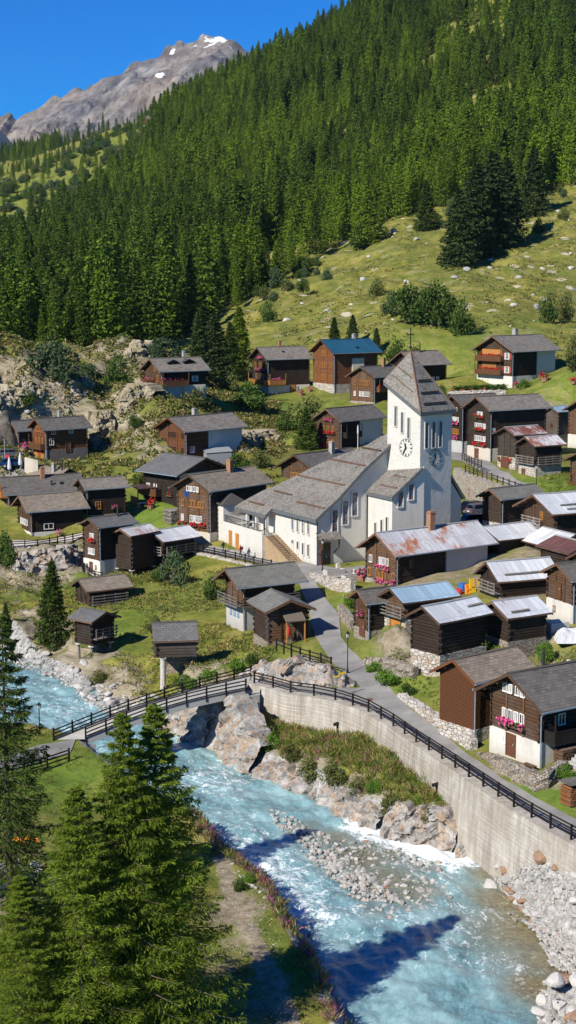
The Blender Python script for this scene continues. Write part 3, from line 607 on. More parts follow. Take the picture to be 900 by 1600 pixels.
# ------------------------------------------------------------------ river
def build_water():
    mid = []
    C = [((0.5 * (UZ(a, b, WZ) + UZ(c, d, WZ)))[:2]) for a, b, c, d in ((-60,985,-60,1085),(30,1022,0,1140),(130,1080,60,1158),(215,1125,120,1185),(300,1155,220,1245),(360,1185,300,1292),(440,1222,345,1330),(520,1262,390,1372),(640,1310,425,1405),(760,1360,465,1475),(830,1430,500,1530),(846,1570,545,1605),(840,1800,590,1800))]
    # dense resampling
    pts = []; 
    for a, b in zip(C[:-1], C[1:]):
        n = max(1, int(np.linalg.norm(b - a) / .35))
        for k in range(n): pts.append(a + (b - a) * k / n)
    pts = np.array(pts); ker = np.ones(25) / 25
    sm = np.stack([np.convolve(np.pad(pts[:, i], 12, 'edge'), ker, 'valid') for i in (0, 1)], 1)
    tg = np.gradient(sm, axis=0); tg /= np.linalg.norm(tg, axis=1)[:, None]; nn = np.stack([-tg[:, 1], tg[:, 0]], 1)
    run = np.concatenate([[0], np.cumsum(np.linalg.norm(np.diff(sm, axis=0), axis=1))])
    ts = np.arange(-13, 18.01, .35)
    X = sm[:, 0:1] + nn[:, 0:1] * ts; Y = sm[:, 1:2] + nn[:, 1:2] * ts
    S = np.repeat(run[:, None], len(ts), 1); Tt = np.repeat(ts[None], len(run), 0)
    # regular grid in world space instead of the fan (the fan folds in the bend): sample (s,t) by nearest centre point
    gx = np.arange(-42, 30, .22); gy = np.arange(72, 190, .22); GX, GY = np.meshgrid(gx, gy)
    keep = inpoly(GX, GY, RIV); d1, _, _ = seg_dist(GX, GY, RIV, True); keep |= d1 < 1.3
    _, S, sd = seg_dist(GX, GY, sm[::6]); dd, _, _ = seg_dist(GX, GY, sm[::6]); Tt = dd * sd
    wave = fbm(S / 1.9, Tt / 1.1, 4, 51) * .5 + ridged(S / 2.2, Tt / 1.5, 4, 61) * .16 + fbm(GX / .8, GY / .8, 2, 71) * .1
    sh = np.zeros(GX.shape); fo = np.full(GX.shape, .5)
    for u, v, r_, s_ in ((845,1450,5,1),(800,1405,3.2,1),(895,1500,5,1),(880,1450,5,1),(840,1540,2.4,1),(770,1365,2,.9),(520,1310,2.0,.75),(560,1340,3.0,.9),(600,1375,2.8,.85),(640,1390,2.4,.8),(610,1330,2.0,.75),(660,1350,1.6,.6),(480,1290,1.2,.5),(590,1420,1.5,.4),(60,1040,2,.4),(180,1100,1.5,.4),(540,1330,1.5,.6)):
        g = UZ(u, v, WZ); sh = np.maximum(sh, s_ * np.exp(-(((GX - g[0]) ** 2 + (GY - g[1]) ** 2 * .6) / r_ ** 2) ** 1.5))
    for u, v, r_, s_ in ((620,1300,3.2,.75),(680,1312,3,.85),(560,1282,2.4,.5),(725,1330,2.4,.7),(450,1245,3,-.6),(500,1268,2.6,-.5),(330,1210,4,.2),(380,1240,3,.15),(360,1320,4,.25),(430,1360,3,.35),(460,1420,3,.4),(640,1370,3,.2),(700,1570,6,-.3),(640,1540,4,-.05),(750,1500,4,.15),(780,1430,3,.3),(600,1450,5,.08),(700,1480,4,.12),(90,1115,5,.1),(40,1075,5,.05),(140,1120,4,.1),(835,1560,2,.3),(820,1520,2,.35)):
        g = UZ(u, v, WZ); fo = fo + s_ * np.exp(-((GX - g[0]) ** 2 + (GY - g[1]) ** 2 * .6) / r_ ** 2)
    sh = np.maximum(sh, (1 - sstep(.0, 1.0, d1)) * .35)
    Z = WZ + wave * .75 * (1 - .8 * np.clip(sh, 0, 1)) - .05
    n, m = GX.shape; idx = np.arange(n * m).reshape(n, m)
    kq = keep[:-1, :-1] & keep[:-1, 1:] & keep[1:, 1:] & keep[1:, :-1]
    f = np.stack([idx[:-1, :-1], idx[:-1, 1:], idx[1:, 1:], idx[1:, :-1]], -1)[kq]
    used = np.unique(f); remap = np.full(n * m, -1); remap[used] = np.arange(len(used)); f = remap[f]
    P = np.stack([GX, GY, Z], -1).reshape(-1, 3)[used]
    o = npmesh('river', P, f, 'water', smooth=True, attrs=dict(shallow=sh.ravel()[used], foam=fo.ravel()[used]))
    uvl = o.data.uv_layers.new(name='UVMap'); uvb = np.stack([S.ravel()[used], Tt.ravel()[used]], 1)[f.ravel()]; uvl.data.foreach_set('uv', uvb.astype(np.float32).ravel())
    tag(o, 'turquoise glacial river with white rapids', None, None, 'structure')
build_water()

# ------------------------------------------------------------------ mountain behind
def build_mountain():
    prof = np.array([(-400,300),(-150,250),(-60,215),(-10,196),(6,184),(14,192),(30,184),(38,194),(60,186),(100,168),(150,148),(200,126),(240,106),(265,96),(290,88),(310,82),(330,76),(345,73),(358,78),(372,86),(385,92),(430,104),(560,140),(700,190),(900,230),(1300,300)])
    D = 6000.
    xs = np.arange(-2200, 2200, 10.); ts = np.linspace(0, 1, 220)
    u = 450 + FPX * xs / D
    top = CZ + (430 - np.interp(u, prof[:, 0], prof[:, 1])) / FPX * D
    X, Tt = np.meshgrid(xs, ts)
    H = -150 + (top[None] + 150) * Tt ** 1.15
    Y = D - (1 - Tt) * 2600
    amp = (1 - Tt) * np.minimum(1, Tt * 3)
    H = H + (ridged(X / 300 + Y / 700, Y / 500, 7, 101) - .55) * 330 * amp + (ridged(X / 120 - Y / 500, Y / 330, 5, 121) - .5) * 70 * (1 - Tt ** 6) + fbm(X / 50, Y / 50, 4, 131) * 22
    H[-1] = top + fbm(xs / 45, xs * 0, 4, 7) * 34 + 8
    snow = np.zeros(X.shape)
    U = 450 + FPX * X / D; V = 430 - (H - CZ) / D * FPX
    for a, b, r_, s_ in ((275,97,9,.7),(255,104,14,.45),(300,90,20,.5),(330,82,22,.6),(350,78,12,.75),(300,88,12,.6),(368,88,9,.5),(265,144,6,1.5),(312,84,9,.7),(325,92,16,.6),(215,121,5,.7)):
        snow = np.maximum(snow, s_ * np.exp(-((U - a) ** 2 * .4 + (V - b) ** 2 * 1.6) / r_ ** 2))
    n, m = X.shape
    # back side
    V3 = np.stack([X, Y, H], -1); back = np.stack([xs, np.full(m, D + 1500), np.full(m, -150.)], -1)[None]
    V3 = np.concatenate([V3, back], 0); snow = np.concatenate([snow, np.zeros((1, m))], 0); n += 1
    idx = np.arange(n * m).reshape(n, m); f = np.stack([idx[:-1, :-1], idx[:-1, 1:], idx[1:, 1:], idx[1:, :-1]], -1).reshape(-1, 4)
    o = npmesh('mountain', V3.reshape(-1, 3), f, 'mountain_rock', attrs=dict(snow=snow)); tag(o, 'rocky mountain with snow patches on its summit', None, None, 'structure')
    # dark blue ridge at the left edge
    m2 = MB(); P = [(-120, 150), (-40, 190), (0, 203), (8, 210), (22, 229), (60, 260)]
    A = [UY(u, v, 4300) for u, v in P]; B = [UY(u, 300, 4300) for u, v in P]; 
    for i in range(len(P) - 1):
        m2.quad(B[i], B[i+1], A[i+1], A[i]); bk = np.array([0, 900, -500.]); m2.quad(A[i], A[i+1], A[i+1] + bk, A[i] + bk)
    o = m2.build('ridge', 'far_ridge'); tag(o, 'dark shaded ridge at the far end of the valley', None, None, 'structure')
build_mountain()
# ------------------------------------------------------------------ timber houses
FLW = {'red': 'flower_red', 'pink': 'flower_pink'}
def flowerbox(parent, P, w, col, frnd):
    """box with blossoms; P(s, z, out) gives the place on the facade"""
    m = MB()
    def bx(mm, s0, s1, z0, z1, o0, o1, mi=0):
        a = P(s0, z0, o0); mm.obox(a, P(s1, z0, o0) - a, P(s0, z0, o1) - a, P(s0, z1, o0) - a, mi)
    bx(m, -w/2, w/2, 0, .16, .06, .26)
    o = m.build('flower_box', 'board', parent)
    f = MB()
    for k in range(int(w * 20)):
        s = frnd.uniform(-w/2, w/2); z = frnd.uniform(.05, .6); q = frnd.uniform(.1, .5); r = frnd.uniform(.1, .19)
        c = P(s, z, q); a = frnd.uniform(0, 6)
        mi = 1 if frnd.random() < .22 else 0
        d1 = np.array([math.cos(a), math.sin(a), .3]) * r; d2 = np.array([-math.sin(a) * .3, math.cos(a) * .3, 1]) * r
        f.add([c - d1, c - d2, c + d1, c + d2, c + np.cross(d1, d2) / r], [(0, 1, 4), (1, 2, 4), (2, 3, 4), (3, 0, 4)], mi)
    f.build('flowers', [FLW[col], 'leaf_green'], o)

def house(label, A, yaw, L, w2, r, zb, name='timber_house', cat='house', group=None, wall='log_brown', roof='slate', plinth=(0, 'white_wall'), ox=.75, oy=.7, feats=(), planks=False,
          stilts=0, found=1.6, rails=True, gutter=True, thick=.2, roofs2=None, pad=True):
    A = np.array(A, float); yr = R(yaw); w = w2 / 2
    D = np.array([math.cos(yr), math.sin(yr), 0])
    root = thing(name, label, cat, (A[0], A[1], zb), yr, group)
    zr = A[2] - zb                                   # ridge height above the base
    frnd = random.Random(label)
    x0, x1, hw = ox, L - ox, w - oy
    roofz = lambda y: zr - r * abs(y) / w
    under = lambda y: roofz(y) - thick - .02
    hs = under(hw)
    ph, pm = plinth
    # --- plinth
    if stilts:
        for (px, py) in ((x0+.25, -hw+.25), (x0+.25, hw-.25), (x1-.25, -hw+.25), (x1-.25, hw-.25)):
            lg = MB(); lg.tube((px, py, -found), (px, py, stilts-.25), .17, .14, 8); lg.build('leg', 'board_grey', root)
            st = MB(); st.lathe([(0, stilts-.25), (.42, stilts-.25), (.4, stilts-.12), (0, stilts-.12)], 9, 0, (px, py, 0)); st.build('staddle_stone', 'beige_stone', root)
        zw = stilts - .1
    elif ph > 0 or found > 0:
        m = MB(); m.box(x0-.06, x1+.06, -hw-.06, hw+.06, -found, max(ph, .05)); m.build('plinth', pm, root); zw = max(ph, .05)
    else: zw = 0
    # --- walls: stacked logs
    m = MB(); ch = .17 if planks else .3; ext = .0 if planks else .17
    k = 0; z = zw; peak = under(0)
    while z < peak - .06:
        zt = min(z + ch - (.03 if planks else .05), peak); zmid = z + ch * .5
        j = (lambda: frnd.uniform(-.03, .03)) if not planks else (lambda: frnd.uniform(-.008, .008))
        yw = hw if zt < hs else max(.05, (zr - thick - .02 - zt) * w / r)
        e = (ext + frnd.uniform(-.05, .05)) if zt < hs and ext else 0
        for xa in (x0, x1 - .16):
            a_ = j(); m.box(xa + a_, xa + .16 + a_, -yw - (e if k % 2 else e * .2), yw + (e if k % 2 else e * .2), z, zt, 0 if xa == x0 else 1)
        if zt < hs + .12:
            z2 = min(zt, hs)
            for ya in (-hw, hw - .16):
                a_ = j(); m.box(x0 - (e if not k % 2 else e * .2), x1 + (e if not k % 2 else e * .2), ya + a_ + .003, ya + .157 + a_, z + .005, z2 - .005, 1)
        z += ch; k += 1
    # dark core closes the gaps between the logs
    m.prism([(x0+.1, -hw+.1), (x1-.1, -hw+.1), (x1-.1, hw-.1), (x0+.1, hw-.1)], zw, hs - .02, 1)
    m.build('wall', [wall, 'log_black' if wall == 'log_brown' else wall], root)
    if not planks and w2 > 5 and not stilts:          # clamp beams on the gable
        b = MB()
        for yy in (-hw * .34, hw * .34): b.box(x0 - .1, x0 + .02, yy - .09, yy + .09, zw, under(yy) - .05)
        b.build('clamp_beam', wall, root)
    # --- roof
    m = MB(); sl = math.hypot(w, r)
    def slab(sgn):
        n = np.array([0, sgn * r / sl, w / sl]); t = thick
        top = [np.array([0, 0, zr]), np.array([L, 0, zr]), np.array([L, sgn * w, zr - r]), np.array([0, sgn * w, zr - r])]
        bot = [p - np.array([0, 0, t]) for p in top]
        uv = [(0, 0), (L, 0), (L, sl), (0, sl)]
        f = [0, 1, 2, 3] if sgn < 0 else [3, 2, 1, 0]
        # gentle sag and ragged sheet ends: split along the ridge
        nseg = max(3, int(L / 1.4)); nv = 4
        V = []; U = []
        for i in range(nseg + 1):
            for q in range(nv + 1):
                p = top[0] + (top[1] - top[0]) * i / nseg + (top[3] - top[0]) * q / nv
                sag = -.05 * math.sin(math.pi * i / nseg) * (L / 10) + frnd.uniform(-.012, .012)
                V.append(p + np.array([0, 0, sag])); U.append((L * i / nseg, sl * q / nv))
        F = []; UV = []
        for i in range(nseg):
            for q in range(nv):
                a, b, c, d = i*(nv+1)+q, (i+1)*(nv+1)+q, (i+1)*(nv+1)+q+1, i*(nv+1)+q+1
                ff = (a, d, c, b) if sgn < 0 else (a, b, c, d)
                F.append(ff); UV.append([U[x] for x in ff])
        m.add(V, F, 0, UV)
        # underside and edges
        m.add([p - np.array([0, 0, .03]) for p in top] + bot, [(4, 5, 6, 7), (2, 3, 7, 6)], 1)
    slab(-1); slab(1)
    for yy in (-hw, -hw * .5, 0, hw * .5, hw):       # purlin ends under the overhang
        zz = under(yy) - .02; m.box(.15, x0 + .1, yy - .08, yy + .08, zz - .2, zz, 2)
        m.box(x1 - .1, L - .15, yy - .08, yy + .08, zz - .2, zz, 2)
    rf = m.build('roof', [roof, 'board', wall], root)
    for xx in (-.03, L - .03):                       # boards along the gable edges
        bw = MB()
        for sgn in (-1, 1):
            a = np.array([xx, 0, zr - .03]); b = np.array([xx, sgn * (w + .02), zr - r - .03]);
            bw.obox(a, np.array([.06, 0, 0]), b - a, np.array([0, 0, -.26]))
        bw.build('bargeboard', 'board' if wall not in ('log_red', 'plank_brown') else 'plank_brown', rf)
    rg = MB(); rg.obox((-.02, -.16, zr - .07), (L + .04, 0, 0), (0, .16, .09), (0, 0, .04)); rg.obox((-.02, .16, zr - .07), (L + .04, 0, 0), (0, -.16, .09), (0, 0, .04)); rg.build('ridge_cap', roof if roof.startswith('slate') else 'metal_pale' if roof.startswith('metal') else roof, rf)
    if gutter:
        for sgn in (-1, 1):
            g = MB(); g.obox((-.05, sgn * (w + .02), zr - r - .16), (L + .1, 0, 0), (0, sgn * .13, 0), (0, 0, .12)); g.build('gutter', 'gutter_zinc', rf)
        sg = -1
        dp = MB(); dp.tube((x0 - .1, sg * (w - .05), zr - r - .1), (x0 - .1, sg * (hw + .16), zr - r - .7), .05, n=5); dp.tube((x0 - .1, sg * (hw + .16), zr - r - .7), (x0 - .1, sg * (hw + .16), 0.1), .05, n=5); dp.build('downpipe', 'gutter_zinc', root)
    # --- features on the facades
    def face(fc):
        if fc == 'front': return lambda s, z, o: np.array([x0 - .02 - o, -s, z])
        if fc == 'back': return lambda s, z, o: np.array([x1 + .02 + o, s, z])
        if fc == 'near': return lambda s, z, o: np.array([s, -hw - .02 - o, z])
        return lambda s, z, o: np.array([s, hw + .02 + o, z])
    for ft in feats:
        ty = ft[0]
        if ty == 'W':
            _, fc, z, ss, ww, wh, kind = ft[:7]; P = face(fc)
            for s in ss:
                fr = MB(); pn = MB()
                def ob(mm, s0, s1, z0, z1, o0, o1, mi=0):
                    a = P(s0, z0, o0); mm.obox(a, P(s1, z0, o0) - a, P(s0, z0, o1) - a, P(s0, z1, o0) - a, mi)
                fw = .055
                ob(fr, s-ww/2-fw, s-ww/2, z-fw, z+wh+fw, 0, .09); ob(fr, s+ww/2, s+ww/2+fw, z-fw, z+wh+fw, 0, .09); ob(fr, s-ww/2, s+ww/2, z+wh, z+wh+fw, 0, .09); ob(fr, s-ww/2-.06, s+ww/2+.06, z-fw-.02, z, .002, .14)
                ob(fr, s-.03, s+.03, z, z+wh, .01, .06)
                if wh > .8: ob(fr, s-ww/2, s-.03, z+wh*.6, z+wh*.6+.04, .012, .05); ob(fr, s+.03, s+ww/2, z+wh*.6, z+wh*.6+.04, .012, .05)
                fo_ = fr.build('window', {'white': 'white_paint', 'brown': 'frame_brown', 'gold': 'frame_gold', 'blue': 'frame_blue', 'red': 'white_paint'}[kind], root)
                ob(pn, s-ww/2, s+ww/2, z, z+wh, .0, .035); pn.build('pane', 'glass', fo_)
                if kind == 'white' and frnd.random() < .5:
                    cu = MB(); ob(cu, s-ww/2+.01, s-ww/2+ww*.3, z+.01, z+wh-.01, .036, .042); ob(cu, s+ww/2-ww*.3, s+ww/2-.01, z+.01, z+wh-.01, .036, .042); cu.build('curtain', 'curtain', fo_)
                if len(ft) > 7:
                    for sg in (-1, 1):
                        sh = MB(); c0 = s + sg * (ww/2 + fw + ww*.27); ob(sh, c0 - ww*.25, c0 + ww*.25, z-.05, z+wh+.05, .0, .06); sh.build('shutter', ft[7], root)
        elif ty == 'F':
            _, fc, z, s, ww, col = ft; P = face(fc); flowerbox(root, lambda a, b, c, P=P, s=s, z=z: P(s + a, z + b, c + .04), ww, col, frnd)
        elif ty == 'D':
            _, fc, s, z, ww, wh, mt = ft; P = face(fc); d = MB()
            def ob(mm, s0, s1, z0, z1, o0, o1, mi=0):
                a = P(s0, z0, o0); mm.obox(a, P(s1, z0, o0) - a, P(s0, z0, o1) - a, P(s0, z1, o0) - a, mi)
            ob(d, s-ww/2, s+ww/2, z, z+wh, .05, .1)
            for q in range(1, int(ww / .22)): ob(d, s-ww/2+q*.22-.012, s-ww/2+q*.22+.012, z+.03, z+wh-.03, .1, .112)
            do = d.build('door', mt, root); fr = MB(); ob(fr, s-ww/2-.1, s-ww/2, z, z+wh+.1, .05, .14); ob(fr, s+ww/2, s+ww/2+.1, z, z+wh+.1, .05, .14); ob(fr, s-ww/2, s+ww/2, z+wh, z+wh+.1, .05, .14); fr.build('door_frame', 'frame_brown', do)
            hd = MB(); ob(hd, s+ww*.32, s+ww*.32+.05, z+.95, z+1.1, .11, .17); hd.build('handle', 'steel', do)
        elif ty == 'B':                               # balcony: face, z, s0, s1, depth, material
            _, fc, z, s0, s1, dp_, mt = ft; P = face(fc); b = MB()
            def ob(mm, a0, a1, z0, z1, o0, o1, mi=0):
                a = P(a0, z0, o0); mm.obox(a, P(a1, z0, o0) - a, P(a0, z0, o1) - a, P(a0, z1, o0) - a, mi)
            ob(b, s0, s1, z-.14, z, .0, dp_)
            bo = b.build('balcony', mt, root); ra = MB()
            ob(ra, s0, s1, z+.86, z+.95, dp_-.07, dp_+.01); ob(ra, s0, s0+.07, z, z+.9, .0, dp_-.07); ob(ra, s1-.07, s1, z, z+.9, .0, dp_-.07)
            q = s0
            while q < s1: ob(ra, q, min(q+.13, s1), z+.02, z+.86, dp_-.05, dp_-.015); q += .17
            ra.build('railing', mt, bo)
            for q in (s0+.06, s1-.06):
                po = MB(); ob(po, q-.06, q+.06, z+.95, z+2.3, dp_-.1, dp_-.0); po.build('balcony_post', mt, bo)
        elif ty == 'G':                               # barn gallery of open rails: face, z, s0, s1, depth
            _, fc, z, s0, s1, dp_ = ft; P = face(fc); b = MB()
            def ob(mm, a0, a1, z0, z1, o0, o1, mi=0):
                a = P(a0, z0, o0); mm.obox(a, P(a1, z0, o0) - a, P(a0, z0, o1) - a, P(a0, z1, o0) - a, mi)
            ob(b, s0, s1, z-.1, z, 0, dp_); 
            for q in (0, 1, 2, 3): 
                qq = s0 + (s1 - s0) * q / 3; ob(b, qq-.05, qq+.05, z, z+1.15, dp_-.1, dp_)
            for hh in (.35, .7, 1.05): ob(b, s0-.2, s1+.2, z+hh-.05, z+hh+.05, dp_, dp_+.06)
            b.build('gallery', 'board_grey', root)
        elif ty == 'C':                               # chimney x, y, size, height, material
            _, cx, cy, cs, chh, mt = ft; zc = roofz(cy); c = MB(); c.box(cx-cs/2, cx+cs/2, cy-cs/2, cy+cs/2, zc-.4, zc+chh); c.box(cx-cs/2-.06, cx+cs/2+.06, cy-cs/2-.06, cy+cs/2+.06, zc+chh, zc+chh+.08); c.box(cx-cs/2+.08, cx+cs/2-.08, cy-cs/2+.08, cy+cs/2-.08, zc+chh+.08, zc+chh+.2)
            c.build('chimney', mt, rf)
        elif ty == 'T':                               # stove pipe
            _, cx, cy, chh = ft; zc = roofz(cy); c = MB(); c.tube((cx, cy, zc-.3), (cx, cy, zc+chh), .12, n=8); c.tube((cx, cy, zc+chh), (cx, cy, zc+chh+.14), .2, .16, 8); c.build('stove_pipe', 'stove_pipe', rf)
        elif ty == 'P':                               # plastered part of a side wall: face, s0, s1, z0, z1, material
            _, fc, s0, s1, z0, z1, mt = ft; P = face(fc); b = MB(); z1 = min(z1, hs - .03); a = P(s0, z0, .0); b.obox(a, P(s1, z0, .0) - a, P(s0, z0, .2) - a, P(s0, z1, .0) - a); b.build('plastered_wall', mt, root)
        elif ty == 'R':                               # dormer on the near slope
            _, cx, q = ft; yy = -w * q; zc = roofz(yy); b = MB(); zz = roofz(0) - .55
            b.add([(cx-.9, yy-.05, zc-.1), (cx+.9, yy-.05, zc-.1), (cx+.9, yy-.05, zc+.28), (cx, yy-.05, zc+.72), (cx-.9, yy-.05, zc+.28)], [(0, 1, 2, 3, 4)], 1)
            d = w * .42
            for sg in (-1, 1):
                a_ = [(cx, yy-.4, zc+.82), (cx + sg*1.35, yy-.4, zc+.26), (cx + sg*1.2, yy+d*.45, zc+.28 + .0), (cx, yy+d, zc+.82)]
                b.add(a_ + [(p[0], p[1], p[2]-.1) for p in a_], [(0, 1, 2, 3) if sg < 0 else (3, 2, 1, 0), (4, 5, 6, 7) if sg > 0 else (7, 6, 5, 4), (0, 4, 5, 1)], 0, None)
            b.build('dormer', ['slate_dark', 'log_black'], rf)
        elif ty == 'S':                               # skylight / snow bar on near slope
            _, cx, q, ww = ft; y_ = -w * q; zc = roofz(y_); b = MB(); b.obox((cx-ww/2, y_, zc+.02), (ww, 0, 0), (0, -.35, -.35*r/w), (0, 0, .09)); b.build('roof_window', 'car_glass', rf)
        elif ty == 'L':                               # weighting plank on a sheet roof: x0,x1,q
            _, a0, a1, q = ft; y_ = -w * q; zc = roofz(y_); b = MB(); b.obox((a0, y_, zc+.03), (a1-a0, 0, .04), (0, -.16, -.16*r/w), (0, 0, .11)); b.build('weight_beam', 'board_grey', rf)
    return root
def row(n, c, step): return [c + (i - (n - 1) / 2) * step for i in range(n)]
# ------------------------------------------------------------------ the village, house by house
W = 'W'; F = 'F'
GH = 'houses of the village'; GB = 'wooden barns of the village'
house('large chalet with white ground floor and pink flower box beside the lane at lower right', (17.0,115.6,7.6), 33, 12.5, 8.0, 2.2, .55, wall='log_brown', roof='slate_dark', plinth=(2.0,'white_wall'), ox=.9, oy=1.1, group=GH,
  feats=[(W,'front',3.05,row(4,-.2,.68),.42,.72,'white'),(F,'front',2.5,-.2,2.9,'pink'),(W,'front',5.2,row(2,.55,.62)+row(2,-.9,.6),.38,.62,'white'),('D','front',-.35,.1,.95,1.75,'door_brown'),(W,'front',1.0,[-1.15],.3,.5,'white'),
   ('B','near',2.15,1.2,6.5,1.3,'rail_dark'),(W,'near',3.2,[3.0,6.2],.6,.8,'white'),('T',4.2,.6,1.3)])
house('windowless brown boarded barn on a pale stone footing beside the lane', (13.4,121.9,7.1), 38, 7.4, 5.3, 1.5, .2, 'plank_barn', 'barn', GB, wall='plank_brown', roof='slate_brown', plinth=(1.25,'stone_pale'), ox=.6, oy=.62, planks=True,
  feats=[])
house('dark log barn with pale sheet roof on a tall whitish stone base', (12.3,138.0,8.0), 40, 7.2, 4.6, 1.25, 1.1, 'log_barn', 'barn', GB, wall='log_black', roof='metal_white', plinth=(2.5,'stone_pale'), ox=.55, oy=.45, gutter=False, feats=[('L',4.9,6.9,.45)])
house('small dark log barn with white and yellowed sheet roof above a rock ledge', (19.3,142.5,7.5), 30, 5.4, 5.0, 1.2, 3.6, 'log_barn', 'barn', GB, wall='log_black', roof='metal_white', plinth=(.3,'dry_stone'), ox=.5, oy=.45, gutter=False, feats=[('L',.9,3.0,.72)])
house('barn with long white sheet roof and a rail gallery at its left gable', (20.9,159.6,8.1), 22, 7.8, 5.4, 1.7, 4.3, 'log_barn', 'barn', GB, wall='log_black', roof='metal_white', plinth=(.3,'dry_stone'), ox=.7, oy=.5, gutter=False, feats=[('G','front',.7,-2.0,2.0,.8),('L',1.2,7.4,.7)])
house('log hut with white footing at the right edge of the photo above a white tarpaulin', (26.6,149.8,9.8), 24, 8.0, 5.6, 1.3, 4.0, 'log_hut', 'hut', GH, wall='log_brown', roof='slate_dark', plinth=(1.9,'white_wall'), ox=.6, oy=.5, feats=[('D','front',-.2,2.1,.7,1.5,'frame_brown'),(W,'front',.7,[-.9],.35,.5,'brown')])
house('small barn with sky blue sheet roof and golden wooden doors', (10.2,151.1,7.0), 31, 7.2, 4.6, 1.15, 2.2, 'log_barn', 'barn', GB, wall='log_brown', roof='metal_blue', plinth=(1.8,'stone_pale'), ox=.75, oy=.5, gutter=False, feats=[('D','front',.2,.1,1.7,1.55,'door_gold'),('G','front',2.0,-1.9,1.9,.7)])
house('little dark hut with pink flowers on its gable left of the blue roof', (7.0,153.3,6.4), 26, 4.6, 4.0, 1.1, 1.4, 'log_hut', 'hut', GH, wall='log_brown', roof='slate_dark', plinth=(.9,'dry_stone'), ox=.6, oy=.5, feats=[(F,'front',2.2,0,1.1,'pink'),('D','front',.3,.1,.9,1.6,'door_brown')])
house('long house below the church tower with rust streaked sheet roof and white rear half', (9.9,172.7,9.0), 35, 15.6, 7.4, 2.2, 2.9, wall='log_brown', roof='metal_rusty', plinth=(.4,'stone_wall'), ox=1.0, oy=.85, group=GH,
  feats=[(W,'front',2.35,row(3,.5,.62),.4,.75,'white'),(W,'front',2.35,[-1.9],.45,.75,'white'),(F,'front',1.75,.5,2.0,'pink'),(W,'front',.75,row(3,.0,.6),.42,.8,'gold'),(W,'front',.75,[-2.1,2.2],.45,.8,'gold'),(F,'front',.15,.2,2.3,'pink'),(F,'front',.3,2.4,.9,'pink'),
   ('P','near',8.2,14.5,.0,6,'plaster_grey'),(W,'near',2.2,[3.0],.55,.8,'brown')] + [('C',8.1,-.25,.75,1.75,'chimney_brick')])
house('barn with white sheet roof and open dark front at the upper right', (29.6,184.1,11.8), 26, 11.0, 8.4, 1.9, 5.4, 'log_barn', 'barn', GB, wall='log_brown', roof='metal_white', plinth=(.5,'stone_wall'), ox=1.1, oy=.9, gutter=False, feats=[(W,'front',3.3,[.5],.4,.9,'gold'),('G','front',2.4,-2.6,1.0,.7),('L',2.2,5.2,.62),('L',2.6,9.2,.82)])
house('dark barn with ribbed grey green slate roof beside the parked cars', (26.2,198.6,10.5), 36, 8.4, 4.6, 1.2, 5.0, 'log_barn', 'barn', GB, wall='log_black', roof='slate_plate', plinth=(1.0,'stone_pale'), ox=.8, oy=.5, feats=[])
house('weathered barn with brown and white striped sheet roof over a pale stone garage', (33.7,238.9,14.6), 32, 6.9, 5.2, 1.1, 8.0, 'log_barn', 'barn', GB, wall='log_grey', roof='metal_red', plinth=(1.9,'stone_pale'), ox=.7, oy=.5, gutter=False, feats=[('D','front',-.3,.05,1.7,1.7,'door_brown'),(F,'front',1.1,1.0,.5,'red'),(F,'front',1.1,-1.6,.5,'red')])
house('barn with rust patched white roof on a whitewashed stone base beside the upper lane', (35.4,229.0,14.1), 30, 6.2, 4.9, 1.2, 7.4, 'log_barn', 'barn', GB, wall='log_black', roof='metal_half', plinth=(2.5,'stone_pale'), ox=.7, oy=.5, gutter=False, feats=[('D','front',-.8,.1,.6,1.6,'door_brown'),('G','front',2.7,-2.0,2.0,.6),('G','near',2.7,.8,5.0,.5)])
house('broad dark house with three rows of windows and red flowers above the upper lane', (30.2,247.5,18.7), 29, 12.8, 7.6, 2.0, 8.2, wall='log_black', roof='slate', plinth=(2.3,'concrete_beige'), ox=.9, oy=.7, group=GH,
  feats=[(W,'front',3.3,row(5,.3,.62),.38,.75,'white'),(W,'front',5.4,row(5,.3,.62),.38,.7,'white'),(W,'front',7.4,row(3,.2,.55),.34,.55,'white'),(F,'front',4.95,.4,2.4,'red'),(F,'front',7.0,.3,2.2,'red'),(F,'front',2.45,.3,3.4,'red'),('D','front',-.5,.0,.9,1.9,'door_brown'),(W,'near',4.8,[1.4],.5,.7,'white')])
house('narrow dark house with pink flowers squeezed between tower and broad house', (27.4,257.5,18.2), 29, 9.0, 5.6, 1.5, 8.3, wall='log_black', roof='slate_dark', plinth=(2.2,'concrete_block'), ox=.8, oy=.6, group=GH,
  feats=[(W,'front',3.3,row(4,0,.62),.42,.8,'gold'),(W,'front',5.4,row(4,0,.6),.36,.7,'white'),(W,'front',7.2,row(3,0,.55),.3,.5,'white'),(F,'front',4.9,.0,2.4,'pink'),(F,'front',2.4,.6,1.4,'pink'),(F,'front',2.3,-1.2,.8,'pink')])
